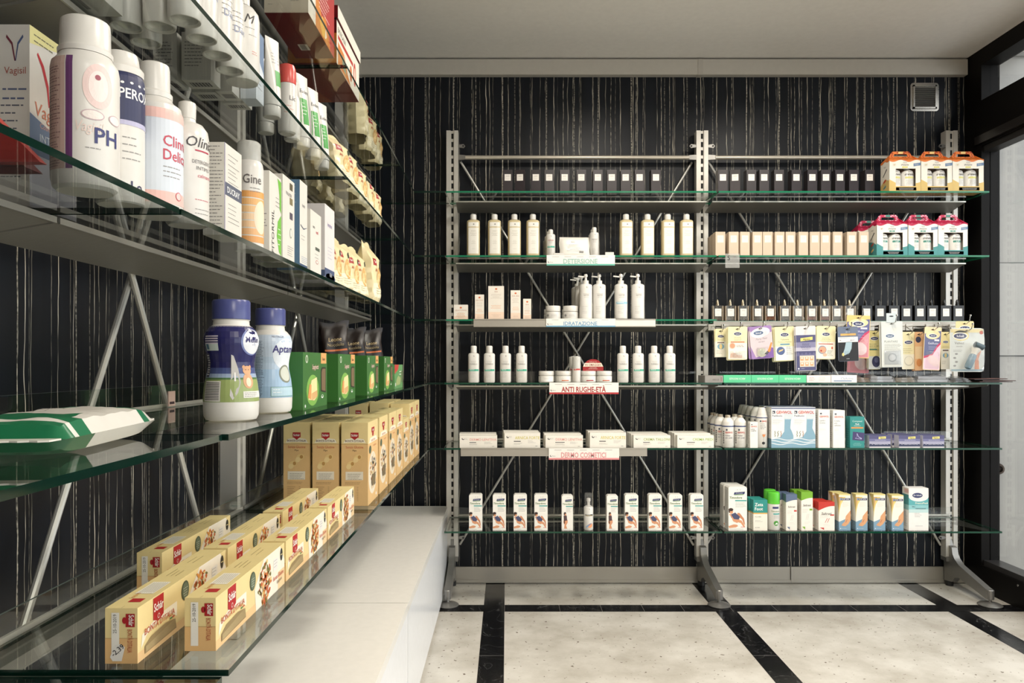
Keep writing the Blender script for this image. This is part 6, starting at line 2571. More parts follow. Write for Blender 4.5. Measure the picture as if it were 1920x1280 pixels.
carton_left('supplement_carton', 'low white carton with red word, right of the slate blue one', .452, 582, 602, 391, L1, .045, WHITE, dr_ris)


def dr_sky(b, f, w, d, h):
    g, l = f['f'], f['l']
    b.text(g, 'lymphat', 0, h * .74, h * .055, (150, 140, 190), 3, w=w * .8, shear=.2)
    b.lines(g, -w * .2, w * .3, h * .48, 4, .009, .0014, (160, 156, 190))
    b.rect(g, -w / 2, h * .08, w / 2, h * .20, (70, 86, 124))
    b.ell(g, w * .1, h * .10, w * .5, h * .05, (70, 86, 124), 1, 20)
    b.text(g, 'GEN', .1 * w, h * .11, h * .045, (220, 224, 232), 3, w=w * .5)
    b.rect(l, -d / 2, h * .09, d / 2, h * .17, (70, 86, 124))
    for k in range(8):
        b.rect(l, 0, h * (.45 + .06 * k), d * .12, h * (.48 + .06 * k), TXT)


carton_left('supplement_carton', 'tall white carton with navy band at its foot beside the flour bags', .462, 609, 627, 381, L1, .075, (226, 220, 218, .4), dr_sky)


# soft flour bags
class BagFace:
    flat = False
    R = .05

    def __init__(s, fn):
        s.fn = fn

    def at(s, u, v, h):
        return s.fn(u, v, h)


def bag(w, d, h, col, brand=True, seed=0, dark=False):
    b = MB()
    rn = random.Random(seed)
    ph = [rn.uniform(0, 6) for _ in range(6)]

    def half(v):       # half depth along the height
        t = v / h
        if t < .08:
            k = .80 + .20 * t / .08
        elif t < .70:
            k = 1.0
        else:
            k = max(.03, 1 - ((t - .70) / .26) ** 1.1) if t < .96 else .03
        return d / 2 * k

    def front(u, v, hh):
        e = max(0.0, 1 - abs(2 * u / w) ** 5) ** .35
        wr = .0030 * math.sin(95 * u + ph[0] + 60 * v) * math.sin(70 * v + ph[1] - 40 * u) + .0018 * abs(math.sin(130 * u - 90 * v + ph[2]))
        x = u * (1 + .05 * math.sin(34 * v + ph[3])) + .004 * math.sin(45 * v + ph[4]) * (v / h)
        z = v + .004 * math.sin(70 * u + ph[5]) * (v / h) ** 3
        return Vector((x, -(half(v) * e + wr * e * (.3 + .7 * half(v) / (d / 2))) - hh - .0003, z))
    N, M = 18, 24
    for s in (1, -1):
        base = len(b.v)
        for i in range(N + 1):
            for j in range(M + 1):
                p = front(-w / 2 + w * i / N, h * j / M, 0)
                b.v.append((p.x, p.y * s, p.z))
        for i in range(N):
            for j in range(M):
                q = (base + i * (M + 1) + j, base + (i + 1) * (M + 1) + j, base + (i + 1) * (M + 1) + j + 1, base + i * (M + 1) + j + 1)
                b.f.append(q if s == 1 else q[::-1])
                b.m.append(col)
    # flat side panels where the bag is deep
    g = BagFace(front)
    if not dark:
        b.rect(g, -w * .42, h * .06, w * .42, h * .30, (238, 226, 190), 2)
        b.ell(g, w * .10, h * .40, w * .18, h * .19, (206, 158, 88), 3, 20, -.3)
        b.ell(g, w * .09, h * .41, w * .13, h * .14, (226, 190, 130), 4, 20, -.3)
        b.rect(g, -w * .38, h * .60, -w * .06, h * .72, (170, 34, 36), 4)
        b.text(g, 'Sch\u00e4r', -w * .22, h * .64, h * .045, (240, 236, 228), 6, w=w * .32, bold=.02)
        b.text(g, 'Mix', -w * .20, h * .50, h * .05, (190, 100, 60), 4, w=w * .4, bold=.02)
        b.ell(g, w * .26, h * .66, w * .09, h * .05, (60, 66, 50), 4, 16)
        b.lines(g, -w * .30, w * .30, h * .22, 3, h * .04, .0016, (150, 136, 110), 4)
    else:
        b.text(g, 'Leone', 0, h * .74, h * .055, (196, 170, 120), 4, w=w * .5, shear=.1)
        b.text(g, 'Nocciolo', 0, h * .67, h * .045, (196, 170, 120), 4, w=w * .6)
        b.rect(g, -w * .38, h * .60, w * .38, h * .625, (206, 100, 40), 4)
        b.lines(g, -w * .34, w * .34, h * .55, 9, h * .05, .0016, (150, 128, 104), 4, 'c')
        b.rect(g, -w * .4, h * .04, -w * .05, h * .10, (180, 60, 40), 4)
    return b


YEL = (220, 204, 156, .34)
kb = [None]


def put_bag(loc, rz, label, group, lean=0, sc=(1, 1, 1), key='y', turn=0):
    if kb[0] is None:
        kb[0] = one('flour_bag', bag(.115, .062, .165, YEL, seed=3), label, 'flour bag', loc, rz, group)
        o = kb[0]
    else:
        o = kb[0].copy()
        COL.objects.link(o)
        o['label'] = label
        o['group'] = group
    o.location = loc
    o.rotation_euler = (math.radians(lean), 0, rz)
    o.scale = sc
    return o


# rz=Q turns the front into the aisle
BG = 'yellow flour bags'
put_bag((-.492, 2.075, HC + L1), Q - .15, 'nearest yellow flour bag on the middle shelf, beside the navy-footed carton', BG, -7, (.85, 1, .95))
put_bag((-.486, 2.175, HC + L1), Q - .25, 'yellow flour bag second from the front on the middle shelf', BG, -10, (.84, 1, 1.0))
put_bag((-.484, 2.275, HC + L1), Q - .2, 'yellow flour bag third from the front on the middle shelf', BG, -6, (.80, 1, .96))
put_bag((-.480, 2.385, HC + L1), Q - .2, 'yellow flour bag fourth from the front on the middle shelf', BG, -8, (.85, 1, 1.02))
put_bag((-.462, 2.50, HC + L1), Q - .05, 'last yellow flour bag at the far end of the middle shelf', BG, -3, (.95, 1.1, 1.2))
put_bag((-.590, 2.17, HC + L1), Q, 'yellow flour bag behind the front row on the middle shelf, nearer one', BG, -2, (.8, 1, 1.04))
put_bag((-.590, 2.32, HC + L1), Q, 'yellow flour bag behind the front row on the middle shelf, farther one', BG, -2, (.8, 1, 1.04))
for i, (X, y, lean, sz, rz) in enumerate(((.475, 2.09, -8, .84, -.2), (.480, 2.235, -6, .90, -.15), (.484, 2.40, -5, .88, -.1), (.486, 2.56, -4, .88, .05), (.488, 2.70, -3, .86, 0))):
    put_bag((-X, y, HC + L4), Q + rz, 'yellow flour bag in the front row of the second shelf, %s of five' % ('nearest', 'second', 'third', 'fourth', 'farthest')[i], BG, lean, (1.0, 1, sz))
for i, (X, y) in enumerate(((.575, 2.16), (.577, 2.34), (.578, 2.52))):
    put_bag((-X, y, HC + L4), Q, 'yellow flour bag in the back row of the second shelf, %s of three' % ('nearest', 'middle', 'farthest')[i], BG, -3, (1.05, 1.1, .9))
for i, (X, y, rz) in enumerate(((.535, 2.66, .2), (.545, 2.86, -.1), (.550, 3.03, 0))):
    put_bag((-X, y, HC + L5), Q + rz, 'yellow flour bag on the top shelf beyond the red boxes, %s of three' % ('nearest', 'middle', 'farthest')[i], BG, -2, (1.25, 1.25, 1.05))

# second shelf: cans seen from below
def wcan(h, r, ring=True, dome=False):
    t = thing('spray_can', 'x', 'spray can')
    prof = [(r * .12, .010), (r * .5, .0085), (r * .80, .003), (r * .88, .0), (r * .97, 0), (r, .004), (r, h - .050), (r * .9, h - .040)]
    b = MB()
    b.lathe(prof, [(214, 213, 208, .25, .25), (206, 205, 200, .25, .35), PLAST], 36)
    fr = Round([(r, 0), (r, h)])
    b.rect(fr, -.040, .030, -.018, .060, (236, 234, 228), 1)
    for k in range(9):
        b.rect(fr, -.038 + k * .002, .034, -.037 + k * .002, .054, INK, 2)
    b.lines(fr, .000, .030, .095, 5, .008, .0014, TXT, 1)
    b.text(fr, 'Deo', .004, .060, .012, (150, 160, 190), 2, al='l')
    b.build('can_body', t)
    b = MB()
    b.lathe([(r * .96, h - .040), (r * .96, h - .010), (r * .8, h - .001), (r * .5, h)], PLAST, 30)
    b.build('cap', t)
    return t


kw = Kit(lambda: wcan(.165, .0232))
cans = [(-.566, 1.112, 'near the wall, leftmost'), (-.5165, 1.112, 'in the middle row, nearest'), (-.4710, 1.092, 'on the aisle side, nearest'), (-.5640, 1.168, 'near the wall, second'),
        (-.472, 1.155, 'on the aisle side, second'), (-.4710, 1.215, 'on the aisle side, third'), (-.4740, 1.278, 'on the aisle side, fourth'), (-.6175, 1.122, 'touching the back, in shadow')]
for x, y, lb in cans:
    kw.put((x, y, HC + L4), random.uniform(0, 1.2), 'white spray can seen from below on the second shelf, ' + lb, 'white spray cans on the second shelf')


def dr_m(b, r):
    b.text(r, 'M', -.002, .100, .016, (50, 46, 50), 3, al='l', shear=.35)
    b.lines(r, .000, .028, .092, 1, .008, .0012, TXT, 1)
    b.lines(r, .006, .026, .080, 1, .008, .0012, TXT, 1)
    b.lines(r, .012, .024, .052, 2, .004, .0014, (214, 120, 110), 1)


x, y = -.474, 1.338
lathe_thing('lotion_bottle', 'white round-shouldered bottle with a script M on the second shelf', 'bottle',
            [('bottle_body', [(.020, 0), (.027, .002), (.030, .010), (.030, .112), (.028, .124), (.020, .135), (.012, .139)], PLAST, dr_m, {}),
             ('cap', [(.0130, .1395), (.0135, .165), (.011, .168)], PLAST, None, {})], (x, y, HC + L4), face_cam(x, y, 10))


def tiny(w, d, h, side=True):
    b, f = cbox(w, d, h, (214, 212, 206, .4))
    b.rect(f['d'], -w * .34, -d * .22, w * .34, d * .22, (80, 80, 84))
    for k in range(6):
        b.rect(f['d'], -w * .3 + k * w * .11, -d * .20, -w * .27 + k * w * .11, d * .20, (210, 208, 204), 2)
    b.lines(f['l'], -d * .4, d * .4, h * .9, 10, h * .06, .0018, (110, 108, 110))
    b.lines(f['f'], -w * .4, w * .4, h * .8, 8, h * .07, .0018, (110, 108, 110))
    return b


for x, y, w_, d_, h_, lb in ((-.560, 1.400, .044, .044, .10, 'small white carton with barcode underneath, nearest the wall on the second shelf'),
                             (-.525, 1.455, .044, .040, .10, 'small white carton with barcode underneath, middle one on the second shelf'),
                             (-.520, 1.398, .030, .050, .12, 'small white carton standing behind the script M bottle'),
                             (-.604, 1.345, .042, .050, .085, 'grey shadowed carton beside the wall behind the white cans, left one'),
                             (-.548, 1.340, .052, .044, .085, 'grey shadowed carton with small print behind the white cans, right one')):
    one('ointment_carton', tiny(w_, d_, h_), lb, 'carton', (x, y, HC + L4), 0, 'small cartons on the second shelf')
b, f = cbox(.085, .105, .12, (196, 196, 190, .4))
b.rect(f['d'], -.020, -.040, -.010, .030, (60, 60, 60))
b.rect(f['d'], .004, -.030, .010, .030, (90, 90, 88))
b.rect(f['r'], -.05, .06, .05, .075, (200, 60, 60))
one('white_carton', b, 'white carton with dark slots underneath at the near end of the second shelf', 'carton', (-.596, 1.024, HC + L4))
b, f = cbox(.044, .030, .132, (214, 222, 232, .4))
b.poly(f['f'], [(-.022, .132), (.022, .132), (.022, .060), (-.022, .090)], (110, 134, 168), 1)
b.lines(f['f'], -.015, .015, .05, 4, .008, .0016, TXT)
b.rect(f['f'], -.018, .048, -.008, .054, (206, 60, 60), 2)
one('ointment_carton', b, 'pale carton with slate blue upper part behind the script M bottle', 'carton', (-.488, 1.432, HC + L4), Q)


def tube_up(h, r, green=True, red=False):
    """squeeze tube standing on its cap: round below, flat crimp on top"""
    t = thing('cream_tube', 'x', 'cream tube')
    b = MB()
    n = 24
    rings = []
    for k in range(11):
        s = k / 10
        z = .022 + (h - .022) * s
        a = r + (r * 1.18 - r) * s
        c = r * (1 - s ** 1.6) + .0012
        rings.append((a, c, z))
    base = 0
    for a, c, z in rings:
        for i in range(n):
            t_ = 2 * PI * i / n
            b.v.append((a * math.sin(t_), -c * math.cos(t_), z))
    for k in range(len(rings) - 1):
        for i in range(n):
            j = (i + 1) % n
            b.f.append((k * n + i, k * n + j, (k + 1) * n + j, (k + 1) * n + i))
            b.m.append(PLAST)
    b.f.append(tuple((len(rings) - 1) * n + i for i in range(n)))
    b.m.append(PLAST)

    def fr(u, v, hh):
        s = max(0, min(1, (v - .022) / (h - .022)))
        a = r + (r * 1.18 - r) * s
        c = r * (1 - s ** 1.6) + .0012
        q = min(.98, abs(u) / a)
        return Vector((u, -c * math.sqrt(1 - q * q) - hh, v))
    g = BagFace(fr)
    if green:
        b.rect(g, -r * .9, h * .30, r * .2, h * .66, (60, 160, 60), 2)
        b.lines(g, -r * .7, 0, h * .60, 4, h * .05, .0022, (210, 232, 206), 3)
        b.text(g, 'Euderm', 0, h * .74, h * .055, (40, 40, 44), 3, w=r * 1.7, shear=.25)
    else:
        b.rect(g, -r * .3, h * .38, r * .8, h * .58, (60, 160, 60), 2)
        b.lines(g, -r * .6, r * .6, h * .80, 4, h * .04, .0014, TXT, 2)
    b.build('tube_body', t, smooth=60)
    b = MB()
    b.lathe([(r * .92, 0), (r * 1.0, .002), (r * 1.02, .020), (r * .96, .0218)], PLAST, 28)
    b.build('cap', t)
    return t


kt = Kit(lambda: tube_up(.168, .0185))
for i, (x, y) in enumerate(((-.4765, 1.735), (-.474, 1.825), (-.477, 1.925))):
    kt.put((x, y, HC + L4), Q - .35, '%s of the three white cream tubes with green square, second shelf' % ('nearest', 'middle', 'farthest')[i], 'cream tubes with green square')
kt = Kit(lambda: tube_up(.160, .0175, False))
kt.put((-.478, 1.52, HC + L4), Q - .4, 'plain white cream tube beside the slate blue carton, front one')
kt.put((-.524, 1.625, HC + L4), Q - .4, 'plain white cream tube standing farther back on the second shelf')
x, y = -.480, 1.632


def dr_red(b, r):
    b.text(r, 'Lic', .002, .070, .010, (90, 86, 90), 3, al='l')
    b.lines(r, -.010, .012, .058, 3, .007, .0014, (226, 150, 130), 1)


lathe_thing('roll_on_bottle', 'small white bottle with bright red cap on the second shelf', 'bottle',
            [('bottle_body', [(.015, 0), (.0185, .003), (.0195, .012), (.0195, .100), (.018, .108)], PLAST, dr_red, {}),
             ('cap', [(.0188, .1085), (.0192, .112), (.0188, .140), (.016, .149), (.010, .152)], (226, 84, 76, .25), None, {})], (x, y, HC + L4), face_cam(x, y, 10))
lathe_thing('roll_on_bottle', 'small white bottle right of the red-capped one on the second shelf', 'bottle',
            [('bottle_body', [(.014, 0), (.017, .003), (.018, .012), (.018, .090), (.014, .100)], PLAST, None, {}),
             ('cap', [(.0130, .1005), (.0135, .130), (.011, .133)], PLAST, None, {})], (-.484, 1.682, HC + L4), 0)

# top shelf: dark red gift boxes
DR = (112, 14, 22, .35)
w_, d_, h_ = .256, .100, .30
b, f = cbox(w_, d_, h_, DR)
g, l, dn = f['f'], f['l'], f['d']
b.rect(l, -d_ / 2, 0, d_ / 2, h_, (222, 208, 186))
b.text(l, 'ANTICADUTA', -.030, .052, .006, INK, 2, al='l', w=.05)
b.text(l, 'ADVANCED SERUM', .006, .038, .005, INK, 2, al='l', w=.040)
b.lines(l, .010, .036, .028, 1, .006, .0014, TXT)
b.lines(l, -.042, -.026, .020, 1, .006, .0014, TXT)
b.rect(g, -w_ / 2, 0, -w_ * .24, h_, (228, 220, 206))
b.rect(g, -w_ * .46, h_ * .18, -w_ * .34, h_ * .5, (120, 70, 60), 2)
b.rect(g, -w_ * .24, 0, w_ * .5, h_, (186, 40, 40), 1)
b.poly(g, [(-w_ * .24, h_ * .26), (-w_ * .24, 0.001), (w_ * .34, .001), (w_ * .30, h_ * .06), (w_ * .12, h_ * .22), (0, h_ * .14), (-w_ * .1, h_ * .24)], (214, 124, 30), 2)
b.poly(g, [(-w_ * .1, h_ * .10), (w_ * .02, h_ * .18), (w_ * .18, h_ * .04), (0, .004)], (240, 180, 70), 3)
b.poly(g, [(w_ * .10, h_ * .02), (w_ * .14, h_ * .14), (w_ * .18, h_ * .06)], (244, 226, 200), 4)
b.lines(g, -w_ * .12, w_ * .30, h_ * .42, 7, h_ * .035, .0032, (240, 214, 204), 3)
b.rect(dn, w_ * .16 - .0, -d_ * .22, w_ * .30, d_ * .02, (206, 196, 184), 1)
for k in range(12):
    b.rect(dn, w_ * .175 + k * .0024, -d_ * .18, w_ * .175 + k * .0024 + .0012, -d_ * .04, (30, 20, 20), 2)
one('gift_box', b, 'large dark red and white box with orange flames, near end of the top shelf', 'gift box', (-(.452 + d_ / 2), 1.70 + w_ / 2, HC + L5), Q)
t = thing('gift_box', 'dark red and orange gift box with raised white lid, second on the top shelf', 'gift box', (-(.452 + .065), 2.135, HC + L5), Q)
w_, d_, h_ = .300, .130, .115
b, f = cbox(w_, d_, h_, (108, 16, 18, .35))
g, l, dn = f['f'], f['l'], f['d']
b.rect(l, -d_ / 2, 0, d_ / 2, h_ * .55, (206, 120, 34))
b.poly(l, [(-d_ / 2, h_ * .55), (d_ / 2, h_ * .55), (d_ / 2, h_ * .7), (0, h_ * .6)], (206, 120, 34), 2)
b.rect(l, -d_ * .1, h_ * .78, d_ * .4, h_ * .82, (240, 220, 200), 2)
b.rect(g, -w_ / 2, 0, w_ / 2, h_, (232, 224, 208))
b.text(g, 'BIOSCALIN', -w_ * .45, h_ * .78, h_ * .12, (50, 70, 56), 2, al='l', w=w_ * .6, bold=.02)
b.rect(g, -w_ * .45, h_ * .62, w_ * .20, h_ * .72, (190, 50, 44), 2)
b.poly(g, [(-w_ * .45, h_ * .55), (-w_ * .2, h_ * .50), (-w_ * .05, h_ * .20), (w_ * .1, .002), (-w_ * .45, .002)], (214, 124, 50), 2)
b.poly(g, [(-w_ * .30, h_ * .40), (-w_ * .18, h_ * .40), (-w_ * .10, h_ * .10), (-w_ * .26, h_ * .12)], (130, 150, 130), 3)
b.ell(g, w_ * .28, h_ * .50, w_ * .06, h_ * .30, (200, 70, 60), 3, 16)
b.ell(g, w_ * .28, h_ * .50, w_ * .03, h_ * .18, (232, 210, 190), 4, 16)
b.ell(g, w_ * .10, h_ * .35, w_ * .05, h_ * .2, (206, 110, 60), 3, 16)
b.poly(dn, [(w_ * .5, -d_ * .5), (w_ * .5, -d_ * .1), (-w_ * .1, -d_ * .5)], (130, 54, 20), 1)
b.build('box_base', t)
b = MB()
b.box(-w_ / 2 - .002, w_ / 2 + .002, -d_ / 2 - .004, -d_ / 2 + .0, h_ + .004, h_ + .038, (120, 18, 24, .35), f=(232, 224, 210))
b.box(-w_ / 2 - .002, w_ / 2 + .002, -d_ / 2, d_ / 2 + .002, h_ + .006, h_ + .038, (120, 18, 24, .35))
b.box(-w_ / 2, w_ / 2 - .001, -d_ / 2, d_ / 2, h_ + .0005, h_ + .006, (20, 14, 14))
b.build('box_lid', t)

# fourth level: wipes packet, milk bottles, cracker boxes, dark bags
def wipes():
    w, d, h = .235, .115, .038
    b = MB()
    N, M = 26, 12
    GR, WH = (20, 112, 70, .28), (220, 216, 206, .28)

    def zz(u, v, top):
        e = max(0, 1 - abs(2 * u - 1) ** 7) ** .45 * max(0, 1 - abs(2 * v - 1) ** 5) ** .45
        wr = .0014 * math.sin(31 * u + 3 * v) * math.sin(13 * v + 9 * u)
        return (h / 2 + h / 2 * e + wr * e) if top else (h / 2 - h / 2 * e * .98)
    for top in (1, 0):
        base = len(b.v)
        for i in range(N + 1):
            for j in range(M + 1):
                u, v = i / N, j / M
                b.v.append((-w / 2 + w * u, -d / 2 + d * v, max(.0006, zz(u, v, top))))
        for i in range(N):
            for j in range(M):
                q = (base + i * (M + 1) + j, base + (i + 1) * (M + 1) + j, base + (i + 1) * (M + 1) + j + 1, base + i * (M + 1) + j + 1)
                u = (i + .5) / N
                if top:
                    m = GR if (u < .07 or .13 < u < .34 or .80 < u < .93) else WH
                    if j < 2 and u < .86 and u > .24:
                        m = WH
                else:
                    m = WH if .28 < u < .86 and j < 3 else ((20, 100, 62, .3) if u < .86 else WH)
                b.f.append(q if top else q[::-1])
                b.m.append(m)
    g = BagFace(lambda u, v, hh: Vector((u, v, zz((u + w / 2) / w, (v + d / 2) / d, True) + hh)))
    b.lines(g, -.02, .06, .040, 3, .010, .0015, (170, 168, 160), 2)
    # crimped end seals with a torn saw edge
    for s in (-1, 1):
        P = [(s * w / 2, -d * .46)]
        for k in range(13):
            P.append((s * (w / 2 + .018 + (.003 if k % 2 else 0)), -d * .44 + d * .88 * k / 12))
        P.append((s * w / 2, d * .46))
        b.prism(P, 'z', h / 2 - .0008, h / 2 + .0008, WH)
    return b


one('wipes_packet', wipes(), 'green and white wipes packet lying on the fourth glass shelf of the left wall', 'wipes packet', (-.478, .800, HC + L2), Q + .12)

COBALT = (70, 78, 140, .28)


def dr_mel(b, r):
    A = (34, 34, 96, .22)
    for z0, z1, m in ((.030, .064, (150, 168, 96, .3)), (.064, .067, (80, 120, 70, .3)), (.067, .073, (150, 170, 200, .3)), (.073, .082, (70, 84, 140, .3)), (.082, .146, A)):
        b.rect(r, -.125, z0, .125, z1, m, 1)
    b.ell(r, .040, .122, .0235, .021, (110, 124, 180), 2, 30)
    b.ell(r, .041, .122, .0215, .019, (226, 230, 236), 3, 30)
    b.text(r, 'Mellin', .024, .121, .0085, (50, 44, 110), 5, al='l', w=.036, bold=.04)
    P = [(.000, .040), (.002, .070), (.002, .102), (.006, .100), (.014, .080), (.017, .060), (.012, .044), (.004, .033)]
    b.poly(Wrap(r), P, (170, 166, 160, .3, .4), 3)
    b.text(r, '1', .008, .062, .013, (236, 234, 230), 5, bold=.04)
    for k in range(4):
        b.rect(r, -.045, .129 - k * .0036, -.018, .131 - k * .0036, (200, 190, 206), 3)
    b.rect(r, -.045, .108, -.018, .120, (196, 210, 206), 3)
    b.rect(r, -.042, .110, -.036, .118, (70, 110, 140), 4)
    b.rect(r, -.046, .031, -.014, .062, (226, 222, 214), 3)
    for k in range(11):
        b.rect(r, -.044, .0335 + k * .0025, -.016, .0346 + k * .0025, (60, 60, 60), 4)
    b.rect(r, -.050, .068, -.040, .104, (60, 60, 80), 3)
    for k in range(9):
        b.rect(r, -.049, .071 + k * .0036, -.041, .0725 + k * .0036, (214, 210, 206), 4)
    # little bear
    BR = (214, 160, 116, .6)
    b.ell(r, .031, .062, .010, .012, BR, 3, 18)
    b.ell(r, .031, .078, .009, .007, BR, 4, 18)
    b.ell(r, .024, .083, .003, .003, BR, 3, 10)
    b.ell(r, .038, .083, .003, .003, BR, 3, 10)
    b.ell(r, .031, .060, .005, .007, (236, 208, 176), 5, 12)
    b.ell(r, .028, .079, .0008, .0009, (40, 30, 30), 5, 8)
    b.ell(r, .034, .079, .0008, .0009, (40, 30, 30), 5, 8)
    b.rect(r, .020, .036, .060, .046, (226, 224, 216), 4)
    b.lines(r, .022, .050, .044, 3, .0026, .0011, GREYINK, 5)


class Wrap:
    """lets a small polygon lie on a round body as one flat facet"""
    flat = True

    def __init__(s, r):
        s.r = r

    def at(s, u, v, h):
        return s.r.at(u, v, h)


BP = [(.030, 0), (.0375, .002), (.0405, .008), (.0412, .022), (.0410, .040), (.0385, .060), (.0345, .078), (.0340, .090), (.0365, .104), (.0400, .118), (.0405, .127), (.0375, .138), (.0315, .145), (.0272, .148), (.0265, .155), (.0285, .1565)]
x, y = -.4300, 1.166
mel = lathe_thing('milk_bottle', 'dark blue waisted milk bottle with heart logo and blue cap', 'milk bottle',
                  [('bottle_body', BP, PLAST, dr_mel, {})], (x, y, HC + L2), face_cam(x, y, -3))


def blue_cap(parent, r, z0, z1):
    b = MB()
    n = 72
    prof = [(r, z0), (r, z1 - .003), (r * .94, z1)]
    base = 0
    for rr, z in prof:
        for i in range(n):
            a = 2 * PI * i / n
            q = rr * (1 + (.012 if i % 2 and z < z1 else 0))
            b.v.append((q * math.sin(a), -q * math.cos(a), z))
    for j in range(2):
        for i in range(n):
            k = (i + 1) % n
            b.f.append((j * n + i, j * n + k, (j + 1) * n + k, (j + 1) * n + i))
            b.m.append(COBALT)
    b.f.append(tuple(range(n))[::-1])
    b.m.append(COBALT)
    b.f.append(tuple(range(2 * n, 3 * n)))
    b.m.append(COBALT)
    b.build('cap', parent)


blue_cap(mel, .0282, .157, .187)


def dr_apt(b, r):
    for z0, z1, m in ((.028, .048, (146, 178, 208, .3)), (.048, .078, (158, 190, 220, .3)), (.078, .100, (178, 200, 222, .3)), (.100, .139, (190, 206, 224, .3))):
        b.rect(r, -.115, z0, .115, z1, m, 1)
    b.ell(r, .030, .105, .028, .028, (222, 230, 238), 2, 28)
    b.text(r, 'Aptamil', .001, .108, .0125, (60, 56, 130), 5, al='l', w=.056, bold=.03)
    b.text(r, 'NUTRICIA', .000, .134, .0036, (60, 70, 110), 3, al='l')
    b.lines(r, -.036, -.014, .128, 34, .0029, .0011, (96, 112, 140), 3)
    b.ell(r, .030, .070, .0155, .016, (126, 130, 110), 3, 24)
    b.ell(r, .030, .070, .0125, .013, (196, 200, 186), 4, 24)
    b.rect(r, -.002, .030, .050, .047, (110, 160, 150), 3)
    b.rect(r, -.001, .031, .049, .046, (176, 206, 220), 4)
    b.lines(r, .002, .022, .043, 2, .005, .0014, (232, 238, 240), 5)


BP2 = [(r * .925, z) for r, z in BP]
x, y = -.4265, 1.348
apt = lathe_thing('milk_bottle', 'pale blue waisted milk bottle with blue cap, behind the dark blue one', 'milk bottle',
                  [('bottle_body', BP2, PLAST, dr_apt, {})], (x, y, HC + L2), face_cam(x, y, 4))
blue_cap(apt, .0262, .157, .187)


def cracker(w, d, h):
    b, f = cbox(w, d, h, (50, 112, 42, .38), t=(84, 140, 58))
    g, l = f['f'], f['l']
    b.rect(g, w * .22, h * .80, w * .46, h * 1.0, (226, 160, 90), 2)
    b.text(g, 'Giusto', w * .34, h * .86, h * .055, (40, 26, 18), 3, w=w * .20, bold=.02)
    b.text(g, 'Spaghetti', -w * .02, h * .70, h * .085, (206, 60, 40), 3, w=w * .56, shear=.2, bold=.04)
    b.text(g, 'Spaghetti', -w * .02, h * .70, h * .085, (236, 226, 206), 4, w=w * .55, shear=.2, bold=.0)
    b.ell(g, -w * .36, h * .88, w * .045, h * .07, (220, 224, 206), 2, 16)
    b.ell(g, -w * .36, h * .88, w * .030, h * .05, (90, 130, 70), 3, 16)
    b.ell(g, -w * .12, h * .32, w * .25, h * .28, (120, 176, 70), 1, 24)
    b.poly(g, [(-w * .30, h * .16), (-w * .18, h * .50), (w * .04, h * .55), (w * .06, h * .20), (-w * .06, h * .13)], (236, 216, 150), 3)
    b.poly(g, [(-w * .32, h * .20), (-w * .26, h * .44), (-w * .18, h * .42), (-w * .20, h * .16)], (222, 150, 80), 4)
    for k in range(5):
        b.poly(g, [(-w * .18, h * (.14 + .026 * k)), (w * .06, h * (.20 + .024 * k)), (w * .06, h * (.212 + .024 * k)), (-w * .18, h * (.152 + .026 * k))], (206, 120, 60), 5)
    b.poly(g, [(w * .22, h * .28), (w * .22, h * .68), (w * .26, h * .73), (w * .44, h * .73), (w * .44, h * .24)], (44, 40, 30), 2)
    b.poly(g, [(w * .25, h * .30), (w * .25, h * .64), (w * .28, h * .70), (w * .42, h * .70), (w * .42, h * .27)], (120, 96, 66), 3)
    b.ell(g, w * .28, h * .18, w * .05, h * .035, (226, 232, 220), 3, 14)
    b.ell(g, w * .28, h * .19, w * .03, h * .020, (58, 128, 48), 4, 14)
    b.ell(g, -w * .42, h * .06, w * .02, h * .03, (226, 232, 220), 3, 10)
    return b


first = None
for i, (c0, c1) in enumerate(((568, 613), (634, 666), (688, 710), (720, 736.5))):
    X = .385
    w_, h_, yc, y0 = at_left(c0, c1, 660.5, X, L2)
    lb = '%s of the four large green spaghetti boxes on the fourth shelf' % ('nearest', 'second', 'third', 'farthest')[i]
    if first is None:
        first = o = one('pasta_box', cracker(w_, .075, .110), lb, 'pasta box', (-(X + .0375), yc, HC + L2), Q, 'large green pasta boxes')
        W0 = w_
    else:
        o = first.copy()
        COL.objects.link(o)
        o.location = (-(X + .0375), yc, HC + L2)
        o.scale = (w_ / W0, 1, 1)
        o['label'] = lb
X = .385
b, f = cbox(.20, .06, .083, (96, 158, 92, .38))
g = f['f']
b.poly(g, [(-.10, .083), (.0, .083), (-.02, .066), (-.10, .050)], (206, 60, 50), 2)
b.lines(g, .01, .08, .060, 2, .010, .004, (220, 226, 206), 3)
b.poly(g, [(-.07, .01), (.03, .012), (.05, .035), (-.02, .045), (-.06, .030)], (160, 176, 110), 3)
b.poly(g, [(.055, .02), (.09, .018), (.09, .062), (.055, .058)], (110, 124, 84), 3)
b.ell(g, -.08, .014, .008, .007, (226, 232, 220), 3, 12)
one('pasta_box', b, 'small pale green box with red corner at the end of the green row', 'pasta box', (-(X + .03), 2.665, HC + L2), Q)
first = None
for i, (x, y, rz, sc) in enumerate(((-.520, 2.27, .45, 1.07), (-.528, 2.60, .35, 1.05), (-.520, 2.88, .42, 1.10))):
    lb = '%s of the three dark brown bags standing behind the green boxes' % ('nearest', 'middle', 'farthest')[i]
    if first is None:
        first = o = one('coffee_bag', bag(.085, .060, .200, (24, 11, 8, .42), seed=5, dark=True), lb, 'coffee bag', (x, y, HC + L2), 0, 'dark brown bags')
    else:
        o = first.copy()
        COL.objects.link(o)
        o.location = (x, y, HC + L2)
        o['label'] = lb
    o.rotation_euler = (math.radians(5), math.radians(-3), rz)
    o.scale = (sc, sc, sc)
